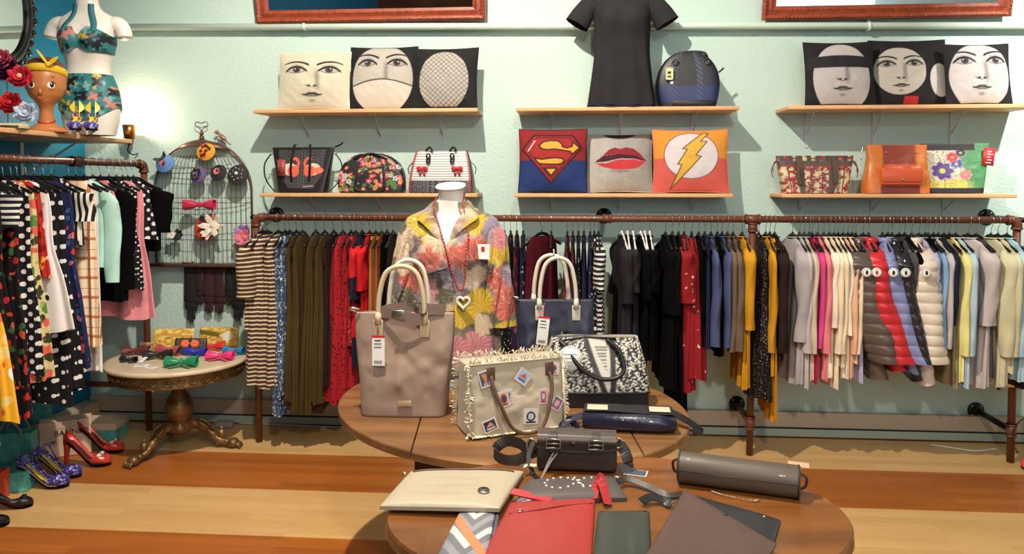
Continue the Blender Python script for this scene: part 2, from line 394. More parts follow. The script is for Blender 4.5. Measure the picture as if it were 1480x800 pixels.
def pic_plain(u, v):
    c = np.tile(np.array([222, 214, 190.]), u.shape+(1,)); return mixc(c, BK, lady(u, v, 0, -.02, 1.05))
def oval(u, v, cx, cy, a, b, k=.012): return ss(np.hypot((u-cx)/a, (v-cy)/b)-1, k)
def pic_bowl(u, v):
    c = np.tile(BK, u.shape+(1,)); o = oval(u, v, 0, -.05, .93, 1.12); c = mixc(c, hatch(u, v, np.tile(np.array([206, 198, 188.]), u.shape+(1,))), o)
    c = mixc(c, BK, lady(u, v, 0, .12, 1.0, mouth=False)*o)
    b = ss(np.maximum(v+.22-.12*np.cos(u*2.2), -2))*o; c = mixc(c, (222, 212, 196), b); return mixc(c, (70, 58, 60), ss(np.abs(v+.22-.12*np.cos(u*2.2))-.02)*o)
def pic_lattice(u, v):
    c = np.tile(BK, u.shape+(1,)); o = oval(u, v, 0, -.12, .78, 1.0); c = mixc(c, hatch(u, v, np.tile(np.array([205, 196, 186.]), u.shape+(1,)), .12), o)
    a = np.abs(((u+v)*6.2) % 1-.5); b = np.abs(((u-v)*6.2) % 1-.5); n = np.maximum(ss(.435-a, .02), ss(.435-b, .02))
    return mixc(c, BK, n*o*.9)
def pic_band(u, v):
    c = np.tile(BK, u.shape+(1,)); o = oval(u, v, .02, -.18, .84, 1.12); c = mixc(c, hatch(u, v, np.tile(np.array([208, 200, 200.]), u.shape+(1,))), o)
    c = mixc(c, BK, lady(u, v, .02, -.02, 1.0, eyes=False)*o)
    return mixc(c, (30, 24, 34), ss(np.abs(v-.33+.04*u*u)-.20+.05*u*u))
def pic_discs(u, v):
    c = np.tile(np.array([18, 14, 20.]), u.shape+(1,)); o = oval(u, v, -.28, .02, .68, .74); c = mixc(c, hatch(u, v, np.tile(np.array([208, 200, 190.]), u.shape+(1,))), o)
    c = mixc(c, BK, lady(u, v, -.28, -.02, .80)*o)
    o2 = oval(u, v, .80, -.25, .30, .50); c = mixc(c, (220, 216, 214), o2)
    r_ = ss(np.abs(u+.0)-.19)*ss(np.abs(v+.88)-.12); return mixc(c, (190, 34, 36), r_)
def pic_shush(u, v):
    c = np.tile(BK, u.shape+(1,)); o = oval(u, v, 0, -.1, .94, 1.12); c = mixc(c, hatch(u, v, np.tile(np.array([214, 206, 204.]), u.shape+(1,))), o)
    c = mixc(c, BK, lady(u, v, 0, .05, 1.08)*o)
    return c
def pxm(pts, x0, y0, x1, y1): return [((x-x0)/(x1-x0)*2-1, 1-(y-y0)/(y1-y0)*2) for x, y in pts]
BX = (118, 28, 512, 395)
SH = pxm([(135, 152), (205, 66), (430, 68), (487, 145), (305, 350)], *BX)
SP = [[(235, 128), (258, 108), (300, 98), (345, 100), (368, 118), (375, 138), (400, 144), (428, 136), (436, 110), (474, 142), (432, 182), (420, 166), (380, 158), (330, 152), (280, 155), (248, 148)],
      [(208, 203), (250, 212), (290, 207), (330, 204), (372, 208), (384, 220), (372, 236), (345, 244), (290, 243), (240, 238), (222, 226)],
      [(268, 266), (342, 266), (307, 310)]]
SP = [pxm(p, *BX) for p in SP]
def pic_shield(u, v):
    c = np.tile(np.array([150, 26, 32.]), u.shape+(1,)); c = mixc(c, (22, 52, 116), ss(v+.02)); i = inpoly(u, v, SH).astype(float); d = seg(u, v, SH)
    c = mixc(c, (176, 36, 34), i); c = mixc(c, (60, 12, 26), ss(d-.028)); IN = [(x*.86+.01, y*.86+.03) for x, y in SH]; c = mixc(c, (60, 12, 26), ss(seg(u, v, IN)-.014))
    for p in SP: c = mixc(c, (238, 178, 62), inpoly(u, v, p).astype(float)); c = mixc(c, (46, 10, 26), ss(seg(u, v, p)-.02))
    return mixc(c, (240, 210, 200), ss(seg(u, v, pxm([(168, 160), (210, 100)], *BX), False)-.022))
BF = (905, 35, 1335, 395)
BT = pxm([(1190, 52), (1222, 56), (1176, 105), (1214, 106), (1145, 190), (1178, 196), (1110, 268), (1000, 385), (1062, 246), (1038, 243), (1096, 154), (1068, 152)], *BF)
def pic_bolt(u, v):
    c = np.tile(np.array([226, 98, 84.]), u.shape+(1,)); c = mixc(c, (236, 156, 56), ss(.06-v)); r_ = np.hypot(u/.735, (v-.14)/.76)-1
    c = mixc(c, (232, 220, 222), ss(r_)); c = mixc(c, (90, 50, 60), ss(np.abs(r_)-.012)); c = mixc(c, (240, 186, 66), inpoly(u, v, BT).astype(float)); return mixc(c, (70, 48, 56), ss(seg(u, v, BT)-.012))
BL = (512, 55, 895, 395)
UL = pxm([(550, 228), (600, 190), (640, 152), (675, 140), (708, 150), (742, 138), (785, 146), (825, 175), (868, 220), (820, 205), (700, 182), (620, 190)], *BL)
LL = pxm([(556, 232), (620, 236), (700, 214), (790, 212), (862, 224), (810, 262), (740, 274), (670, 274), (600, 256)], *BL)
ML = pxm([(552, 228), (610, 192), (700, 182), (800, 190), (866, 222), (780, 206), (700, 208), (620, 226)], *BL)
def pic_lips(u, v):
    g = .5+.5*fbm(u*2+5, v*2+9); h = (np.sin(u*95)*np.sin(v*95) > .3-1.1*(.35+.3*u)).astype(float); c = np.tile(np.array([214, 208, 198.]), u.shape+(1,)); c = mixc(c, (70, 66, 66), h*.55*(.3+.7*g))
    c = mixc(c, (40, 34, 38), ss(np.hypot(u/.5, (v-1.05)/.22)-1, .1)); c = mixc(c, (58, 46, 60), ss(np.hypot(u/.3, (v+.34)/.05)-1, .1)*h)
    c = mixc(c, (152, 34, 50), inpoly(u, v, UL).astype(float)); c = mixc(c, (214, 60, 66), inpoly(u, v, LL).astype(float)); return mixc(c, (66, 18, 40), inpoly(u, v, ML).astype(float))
def cushion(px0, px1, pyt, zs, fn, label, y=4.5, back=(15, 12, 16), yaw=0, lean=10, seed=0, N=150, mul=.88):
    a = PY(px0, 200, y).x; b = PY(px1, 200, y).x; w_ = (b-a); top = PY((px0+px1)/2, pyt, y+.04).z; h = (top-zs)/cos(R(lean))
    t = thing('cushion', label, 'cushion', ((a+b)/2, y, zs+.004), group='printed cushions on the wall shelves', rot=(R(-lean), 0, R(yaw)))
    def side(s, n, c0=None):
        def f(U, V):
            u = U*2-1; v = V*2-1
            x = u*(1-.045*(1-v*v))*w_/2; z = v*(1-.045*(1-u*u))
            k = np.clip((1-np.abs(u)**2.2)*(1-np.abs(v)**2.2), 0, 1)**.7
            wr = (fbm(u*3+seed*9, v*3+seed*5)-.5)*.016*k
            # creases running in from the corners
            cr = .004*np.sin((u+v)*16+seed)*np.exp(-((1-np.abs(u))**2+(1-np.abs(v))**2)*3)
            return x, s*(.052*k+.002)-(wr+cr*k)*1., (z+1)/2*h*(1)+0
        return grid(f, n, n, flip=(s > 0))
    g = G(); V, Fs = side(-1, N); u, v = np.meshgrid(np.linspace(-1, 1, N), np.linspace(-1, 1, N))
    c = fn(u.ravel(), v.ravel())/255*mul; c = np.where(c <= .04045, c/12.92, ((c+.055)/1.055)**2.4)
    g.add((V, Fs), col=c); g.obj('printed_front', CUSH, t)
    g = G(); g.add(side(1, 40), col=srgb(back)); e = []
    for s in range(4):
        for k in range(16):
            q = -1+k/8; e.append([(q, -1), (1, q), (-q, 1), (-1, -q)][s])
    P = [(uu*(1-.045*(1-vv*vv))*w_/2, 0, (vv*(1-.045*(1-uu*uu))+1)/2*h) for uu, vv in e]
    g.add(tube(P, .0035, 6, True), col=srgb(back)); g.obj('back_and_piping', CUSH, t); return t
cushion(402, 505, 76, SZ1, pic_plain, 'cream cushion printed with a bare face, leftmost on the left upper shelf', back=(214, 206, 184), yaw=3, seed=1, y=4.47)
cushion(504, 602, 68, SZ1, pic_bowl, 'black edged cushion with eyes above a plain pale lower half', seed=2, y=4.565)
cushion(594, 690, 70, SZ1, pic_lattice, 'black cushion with a pale oval covered in diamond net', yaw=-3, seed=3, y=4.47)
cushion(1163, 1265, 61, SZ1, pic_band, 'black cushion with a pale oval crossed by a wide dark band', seed=4, y=4.49)
cushion(1258, 1370, 58, SZ1, pic_discs, 'black cushion with one large and one small pale disc and a red patch', seed=5, y=4.575)
cushion(1366, 1462, 64, SZ1, pic_shush, 'cushion with a large calm face, rightmost on the right shelf', seed=6, y=4.49)
cushion(749, 849, 187, SZ2, pic_shield, 'red and blue cushion with a yellow letter S on a shield', seed=7, y=4.47)
cushion(848, 944, 194, SZ2, pic_lips, 'grey dotted cushion printed with big red lips', back=(200, 194, 184), seed=8, y=4.56)
cushion(944, 1055, 188, SZ2, pic_bolt, 'orange and coral cushion with a yellow lightning bolt in a white circle', back=(214, 110, 84), seed=9, y=4.47)
# ---------------------------------------------------------------- mirrors
FRM = mat('carved_mahogany', (142, 62, 36), .4, coat=.3, var=.25, vs=30, bs=90, bst=.5, bd=.004)
MIR = mat('mirror_glass', (235, 235, 235), .03, 1)
def mirror(px0, px1, pyb, label, tilt=9):
    a = PY(px0, pyb, YW-.06); b = PY(px1, pyb, YW-.06); w_ = b.x-a.x; h = 1.0
    t = thing('wall_mirror', label, 'mirror', ((a.x+b.x)/2, YW-.045, (a.z+b.z)/2), rot=(R(tilt), 0, 0))
    fw = .085
    sec = [(0, 0), (0, -.028), (.012, -.036), (.026, -.030), (.034, -.022), (.052, -.026), (.062, -.018), (fw, -.010), (fw, 0)]
    pts = [(-w_/2, 0), (w_/2, 0), (w_/2, h), (-w_/2, h)]; V = []
    for (x, z), (sx, sz) in zip(pts, [(1, 1), (-1, 1), (-1, -1), (1, -1)]):
        for d, y in sec: V.append((x+sx*d, y, z+sz*d))
    n = len(sec); Fs = []
    for i in range(4):
        for j in range(n): Fs.append((i*n+j, i*n+(j+1) % n, ((i+1) % 4)*n+(j+1) % n, ((i+1) % 4)*n+j))
    g = G().add((V, Fs), smooth=False)
    k = int(w_/.022)
    for i in range(k):   # carved leaf row
        x = -w_/2+.02+(w_-.04)*i/k; g.add(ell((x, -.036, .013), .009, .005, .006, 6, 4))
        g.add(ell((x, -.026, .056), .008, .004, .004, 6, 4))
    for i in range(int(h/.022)):
        for s in (-1, 1): g.add(ell((s*(w_/2-.013), -.036, .02+i*.022), .006, .005, .009, 6, 4))
    g.obj('frame', FRM, t)
    one(b2((-w_/2+fw-.006, -.014, fw-.006), (w_/2-fw+.006, -.008, h-fw+.006)), 'glass', MIR, t, smooth=False)
mirror(372, 702, 31, 'wide mirror in a carved red wood frame above the left cushions')
mirror(1101, 1460, 26, 'wide mirror in a carved red wood frame above the right cushions')
# the far side of the shop, seen in the mirrors
WOODF = mat('dark_panelling', (110, 66, 40), .5, var=.3, vs=3)
struct('wall_front', b2((XL, YB-.1, 0), (XR, YB, ZC)), WOODF)
# ---------------------------------------------------------------- pipe racks
PB = mat('brown_pipe_paint', (104, 58, 38), .42, bs=60, bst=.1, bd=.002)
PK = mat('black_iron', (24, 22, 24), .35, .4)
YR, ZR = 4.32, 1.33
def flange(t, p, axis, m=PK):
    g = G(); T = Matrix.Translation(p)@Vector((0, 0, 1)).rotation_difference(Vector(axis)).to_matrix().to_4x4()
    g.add(lathe([(.048, 0), (.048, .007), (.044, .009), (.026, .012), (.022, .032), (.02, .034)], 20), T=T)
    for k in range(4): g.add(lathe([(.006, .009), (.005, .0125), (.001, .013)], 8), m=1, T=T@Matrix.Translation((.035*cos(k*pi/2+.78), .035*sin(k*pi/2+.78), 0)))
    return g.obj('flange', [m, BRASS], t)
def fitting(t, p, axis, l=.05, r_=.026, m=PB, name='coupling'):
    a = Vector(axis).normalized(); p = Vector(p)
    g = G().add(tube([p-a*l/2, p+a*l/2], r_, 14)); g.add(tube([p-a*l/2, p-a*(l/2-.01)], r_+.003, 14)); g.add(tube([p+a*(l/2-.01), p+a*l/2], r_+.003, 14)); return g.obj(name, m, t)
def elbow(t, p, d1, d2, m=PB):
    p = Vector(p); a = Vector(d1); b = Vector(d2)
    g = G().add(tube([p+a*.05, p+a*.025, p+(a+b)*.008, p+b*.025, p+b*.05], .026, 14)); g.add(tube([p+a*.04, p+a*.052], .029, 14)); g.add(tube([p+b*.04, p+b*.052], .029, 14)); return g.obj('elbow', m, t)
xl = PY(370, 314, YR).x; xm = PY(1088, 317, YR).x; xr = PY(1470, 321, YR).x
rk = thing('clothes_rack', 'long brown pipe clothes rack fixed along the mint wall', 'clothes rack', (0, YR, 0))
one(tube([(xl, 0, ZR), (xr, 0, ZR)], .019, 14), 'rail', PB, rk)
for x in (xl, xm, xr): one(tube([(x, 0, 0.001), (x, 0, ZR-.02)], .0195, 14), 'post', PB, rk)
elbow(rk, (xl, 0, ZR), (1, 0, 0), (0, 0, -1)); elbow(rk, (xr, 0, ZR), (-1, 0, 0), (0, 0, -1))
fitting(rk, (xm, 0, ZR), (1, 0, 0), .08); fitting(rk, (xm, 0, ZR-.045), (0, 0, 1), .05, name='tee')
for px, pyy in ((400, 308), (873, 312), (1425, 318)):
    q = PY(px, pyy, YW); one(tube([(q.x, 0, ZR), (q.x, YW-YR-.01, ZR)], .015, 10), 'wall_arm', PK if px != 873 else PB, rk); flange(rk, (q.x, YW-YR, ZR), (0, -1, 0)); fitting(rk, (q.x, 0, ZR), (1, 0, 0), .05, .024) if px == 873 else None
for px, x in ((1065, xm), (1410, xr)):
    q = PY(px, 583 if px == 1065 else 592, YW); zz = .235
    one(tube([(q.x, YW-YR-.01, q.z), (x, 0, q.z)], .018, 12), 'lower_brace', PK if px != 1065 else PB, rk); flange(rk, (q.x, YW-YR, q.z), (0, -1, 0)); fitting(rk, (x, 0, q.z), (0, 0, 1), .07, .026, name='tee')
XRL, ZRL = -2.60, 1.645
lk = thing('clothes_rack', 'brown pipe clothes rack standing along the blue wall', 'clothes rack', (XRL, 4.45, 0))
one(tube([(0, .02, ZRL), (0, -2.6, ZRL)], .019, 14), 'rail', PB, lk)
one(tube([(0, .02, .001), (0, .02, ZRL)], .0195, 14), 'post', PB, lk)
elbow(lk, (0, .02, ZRL), (0, -1, 0), (0, 0, -1)); fitting(lk, (0, -.62, ZRL), (0, 1, 0), .07)
zb = PY(160, 555, 4.47).z
one(tube([(0, .02, zb), (XL-XRL+.01, .02, zb)], .017, 12), 'lower_brace', PB, lk); flange(lk, (XL-XRL, .02, zb), (1, 0, 0), PB)
fitting(lk, (0, .02, zb), (0, 0, 1), .07, name='tee')
# ---------------------------------------------------------------- hangers
def hook_path(r_=.0235, drop=.078):
    P = [(r_*cos(a), 0, r_*sin(a)) for a in [R(-35)+R(215)*k/10 for k in range(11)]]
    P = P+[(-r_*.75, 0, -.022), (-.004, 0, -.038), (0, 0, -.052), (0, 0, -drop)]
    return P
_hg = G().add(tube(smoothpath(hook_path(), 2), .0016, 6)).obj('hook', WIRE).data
def bar_mesh(m, hw=.185):
    g = G(); P = smoothpath([(-hw, 0, -.155), (-hw*.6, 0, -.128), (-.05, 0, -.094), (0, 0, -.084), (.05, 0, -.094), (hw*.6, 0, -.128), (hw, 0, -.155)], 4)
    g.add(sweep(P, circ(.0055, 8, .009), side=(0, 1, 0))); g.add(ell((0, 0, -.078), .008, .007, .012, 8, 6)); return g.obj('shoulder_bar', m).data
WPL = mat('white_plastic', (225, 222, 215), .4); CPL = mat('clear_plastic', (190, 195, 200), .2)
_bars = {'black': bar_mesh(BLACK), 'white': bar_mesh(WPL)}
for o in [o for o in bpy.data.objects if o.name in ('hook', 'shoulder_bar', 'shoulder_bar.001')]: bpy.data.objects.remove(o)
def hanger(loc, rz, color, desc):
    t = thing('clothes_hanger', color+' hanger carrying the '+desc, 'hanger', loc, rz, group='hangers on the clothes racks')
    link(bpy.data.objects.new('hook', _hg), t); link(bpy.data.objects.new('shoulder_bar', _bars[color]), t)
# ---------------------------------------------------------------- garments (shoulders along local x, rail along local y)
ZN = -.100
def sgp(c, p): return np.sign(c)*np.abs(c)**p
def body_vf(hw, L, th, hem, hth, fa, k, ph, sway=(0, 0), nk=.055, slope=.055, quilt=0, wa=None, nth=.018, nu=40, nv=34, jag=0, one_sh=0):
    def f(U, V):
        th_ = U*2*pi; v = V
        s = .10; sh = np.clip(v/s, 0, 1); lo = np.clip((v-s)/(1-s), 0, 1)
        z = np.where(v < s, ZN-slope*sh**1.3, ZN-slope-(L-slope)*lo)
        a = np.where(v < s, nk+(hw-nk)*sh, hw+(hem-hw)*lo**1.1)
        if wa is not None: a = np.where(v >= s, a*(1-(1-wa/hw)*np.exp(-((lo-.38)/.17)**2)), a)
        tp = .5 if not quilt else .85
        b = np.where(v < s, nth*.7+(th*tp-nth*.7)*sh, th*tp+(hth-th*tp)*lo**.7)
        q = 1+(quilt*(np.abs(np.sin((z-ZN)*pi/.056))**.5-.6)*(v > s*.8) if quilt else 0)
        c = sgp(np.cos(th_), .8); sn = sgp(np.sin(th_), .9)
        wv = fa*lo*(np.sin(k*c*2.2+ph)+.5*np.sin(k*1.9*c*2.2+ph*2.3))
        rp = (.006+fa*.35)*lo**.6*np.sin(11*th_+ph*3+2*lo)*(0 if quilt else 1); b = b+rp
        x = c*(a+rp)+sway[0]*lo**1.4+fa*.5*lo*np.sin(5*th_+ph); y = sn*b*q+wv+sway[1]*lo**1.6
        z = z+jag*lo**4*np.sin(3*th_+ph*1.7)
        return x, y, z
    return grid(f, nu, nv, cu=True, flip=True)
def sleeve_vf(sx, hw, z0, ln, r0, r1, ty, out=.03, dy=0, quilt=0, ph=0, slope=.055, n=22, kx=0):
    def f(U, V):
        a = U*2*pi; v = V; e = np.clip(v/.14, 0, 1)
        cx = sx*(hw-.035+out*2*e**.7+kx*v**2); cz = ZN-slope*.8-ln*v-.0*e
        r_ = (r0*(.45+.55*e**.5))*(1-v)+r1*v; wr = 1+.13*np.sin(2*a+ph+v*4)+.09*np.sin(3*a+v*11+ph*2)
        q = 1+(quilt*(np.abs(np.sin(v*ln*pi/.056))**.5-.6) if quilt else 0)
        return cx+np.cos(a)*r_*q*wr, dy*v**1.5+np.sin(a)*(ty*(.5+.5*e**.5))*q*wr+.006*np.sin(v*7+ph), cz+np.cos(a)*(-.015)*sx*(1-e)
    return grid(f, 16, n, cu=True, flip=(sx > -2))
_gi = [0]
def garment(loc, rz, kind, m, L, th, desc, name, hang='black', hw=.20, hem=None, group=None, cat='garment', sway=(0, 0), fa=None, m2=None, where='', dy=0, sl=None, short=None, st=None, kx=0):
    _gi[0] += 1; ph = _gi[0]*1.7; hd = short or desc
    t = thing(name, desc if len(desc.split()) > 3 else desc+' on the long rack', cat, loc, rz, group=group)
    q = 0; k = 2.2; wa = None
    if kind == 'dress': hem = hem or hw*1.15; fa = .014 if fa is None else fa; hth = th*1.5; wa = hw*.78; nk = .07; hw = hw*.88; slope = .05; k = 3.2
    elif kind == 'tank': hem = hem or hw; fa = .008 if fa is None else fa; hth = th*1.1; nk = .09; hw = hw*.8; slope = .05
    elif kind == 'puffer': hem = hem or hw*.95; fa = .002; hth = th*1.0; q = .15; nk = .07; slope = .06
    else: hem = hem or hw*.98; fa = .007 if fa is None else fa; hth = th*1.05; nk = .065; slope = .055
    g = G(); g.add(body_vf(hw, L, th, hem, hth, fa, k, ph, sway, nk, slope, q, wa, jag=.006 if kind != 'dress' else .012, nu=64 if not q else 32, nv=34 if not q else 150))
    g.obj('body', m, t)
    slen = sl or {'top': .21, 'long': min(.56, L*.93), 'puffer': min(.60, L*.97), 'dress': 0, 'tank': 0, 'tee': .19}[kind]
    if slen:
        ty = st or min(th*1.05, .05)
        r0, r1 = {'puffer': (.075, .055), 'long': (.06, .036), 'top': (.07, .062), 'tee': (.075, .068)}.get(kind, (.06, .05))
        for sx in (-1, 1):
            g = G(); g.add(sleeve_vf(sx, hw, 0, slen, r0, r1, ty, quilt=q, ph=ph+sx, dy=dy, out=.018, n=24 if not q else 120, kx=kx*(sx < 0)*sx)); g.obj('sleeve', m2 or m, t)
    if kind in ('puffer',):
        g = G(); g.add(tube([(x*.085, y*.03, ZN-.012+.004*abs(x)) for x, y in circ(1, 20)], .017, 8, True)); g.obj('collar', m, t)
        x = -(hw+.018+.068); T = Matrix.Translation((x-.014, 0, ZN-.16))@Matrix.Rotation(R(-90), 4, 'Y')
        g = G(); g.add(lathe([(.024, -.004), (.024, .003), (.021, .005), (.0, .005)], 20), 0, T=T); g.add(lathe([(.012, .005), (.012, .0058), (.003, .0058)], 10), 1, T=T@Matrix.Translation((0, .0, 0))@Matrix.Scale(.6, 4, (0, 1, 0)))
        g.add(tube([(.019*cos(a), .019*sin(a), .0052) for a in [2*pi*i/20 for i in range(20)]], .0009, 5, True), 1, T=T); g.obj('round_badge', [WHITE, REDP if m.name == 'red_puffer' else INK], t)
    elif kind in ('long', 'top', 'tee'):
        g = G(); g.add(tube([(c*nk*.98, s_*.019, ZN+.001+.004*abs(c)) for c, s_ in circ(1, 18)], .004, 6, True)); g.obj('neckband', m, t)
    if hang: hanger(loc, rz, hang, hd)
    return t
K = dict
C_ = lambda n, c, **k: mat('cloth_'+n, c, .95, sheen=.0, spec=.12, var=.12, vs=9, bs=240, bst=.12, bd=.002, **k)
charcoal = C_('charcoal', (40, 37, 40)); blackc = C_('black', (5, 4, 5)); black2 = C_('soft_black', (8, 6, 8))
olive = C_('olive', (72, 56, 30)); slate = C_('slate_blue', (74, 82, 118)); taupe = C_('taupe', (108, 90, 72)); mustard = C_('mustard', (196, 140, 34))
navyc = C_('navy', (34, 38, 62)); darkb = C_('dark_brown', (42, 30, 28)); greym = C_('marl_grey', (168, 160, 162)); greyl = C_('pale_grey', (190, 182, 178))
beige = C_('beige', (206, 186, 166)); hotp = C_('hot_pink', (206, 74, 138)); pinkc = C_('pink', (224, 128, 136)); cream = C_('cream', (232, 214, 186)); ivory = C_('ivory', (236, 224, 202))
lilac = C_('lilac', (176, 170, 196)); lblue = C_('light_blue', (136, 168, 204)); khaki = C_('khaki', (150, 140, 106)); lemon = C_('lemon', (234, 226, 150)); pblue = C_('pale_blue', (178, 200, 216))
lgrey = C_('lilac_grey', (196, 184, 182)); dgrey = C_('dark_grey', (78, 74, 78)); sage = C_('sage_cream', (206, 200, 166)); mint = C_('mint', (176, 216, 206)); pinkd = C_('rose_pink', (226, 142, 150)); maroon = C_('maroon', (74, 18, 28)); whitec = C_('white', (228, 224, 218)); peach = C_('peach', (226, 180, 150))
PUF = lambda n, c: mat(n, c, .38, coat=.15, bs=26, bst=.35, bd=.006)
p_taupe = PUF('taupe_puffer', (92, 78, 72)); p_red = PUF('red_puffer', (204, 40, 52)); p_lil = PUF('lilac_puffer', (132, 140, 186)); p_blk = PUF('black_puffer', (38, 34, 42)); p_cream = PUF('cream_puffer', (226, 212, 194))
st_cream = stripes('cream_brown_stripes', [(72, 52, 42), (214, 194, 162)], .024, duty=.36); st_bw = stripes('navy_white_stripes', [(30, 30, 40), (222, 218, 210)], .026, duty=.45); st_v = stripes('vertical_black_white_stripes', [(26, 24, 28), (222, 216, 206)], .03, axis=0, duty=.5)
fl_blue = floral('blue_white_print', (70, 86, 112), [(214, 220, 226), (150, 168, 190), (40, 50, 76)], 60, .42, .02)
fl_red = floral('red_geometric_print', (158, 26, 36), [(92, 14, 24), (70, 10, 22), (140, 24, 34)], 55, .34, .0)
fl_red2 = floral('red_white_leaf_print', (140, 24, 32), [(232, 200, 190), (140, 24, 32), (214, 130, 120)], 30, .17, .03, sq=(1, 1, .7))
fl_reddot = floral('dark_red_dots', (150, 26, 34), [(235, 200, 190), (60, 12, 20)], 70, .25, 0)
fl_nav = floral('navy_bird_print', (30, 32, 62), [(214, 214, 224), (150, 40, 60), (60, 70, 130)], 34, .27, .03)
fl_mar = floral('maroon_navy_print', (52, 22, 38), [(110, 30, 46), (34, 34, 66), (140, 60, 60)], 22, .5, .05)
fl_blk = floral('black_white_speckle', (10, 9, 12), [(190, 186, 190), (90, 90, 96)], 60, .25, .02)
fl_cherry = floral('black_cherry_print', (22, 16, 18), [(176, 36, 40), (186, 54, 44), (60, 92, 50), (196, 80, 62)], 24, .36, .03)
fl_ncherry = floral('navy_cherry_print', (30, 36, 76), [(200, 50, 60), (214, 84, 80), (60, 90, 140), (196, 120, 130)], 24, .33, .02)
fl_green = floral('leafy_rose_print', (206, 190, 140), [(90, 130, 60), (214, 96, 80), (60, 60, 40), (226, 160, 120), (150, 170, 90)], 22, .55, .06)
fl_red3 = floral('red_cream_floral', (176, 44, 36), [(230, 196, 150), (120, 20, 24), (226, 150, 60)], 20, .4, .05)
fl_yel = floral('yellow_daisy_print', (238, 176, 44), [(240, 236, 220), (226, 92, 50), (236, 200, 120)], 12, .36, .03)
fl_bred = floral('blue_red_print', (120, 180, 220), [(206, 30, 48), (214, 40, 56)], 11, .45, .05)
fl_tw = floral('cream_heart_print', (228, 222, 220), [(30, 26, 30), (228, 222, 220), (228, 222, 220)], 13, .22, .02)
fl_dark = floral('dark_bright_floral', (34, 20, 24), [(226, 80, 90), (240, 176, 70), (214, 50, 60), (200, 160, 130)], 15, .42, .06)
dt_big = dots('black_white_dots', (20, 18, 22), (220, 216, 212), 20, .23); dt_small = dots('fine_black_white_dots', (20, 18, 22), (214, 210, 206), 44, .27); dt_mid = dots('medium_black_white_dots', (20, 18, 22), (220, 216, 214), 26, .3)
plaid = stripes('orange_cream_check', [(240, 214, 180), (232, 196, 160), (206, 120, 84), (120, 84, 70)], .15, axis=0, plaid=.75, wob=.004)
seq = floral('black_sequins', (20, 18, 18), [(90, 84, 76), (50, 44, 40), (150, 140, 120)], 110, .3, .0, rough=.35)
block = stripes('red_white_navy_blocks', [(188, 30, 36), (26, 28, 46)], .34, duty=.5, wob=.3, rough=.7)
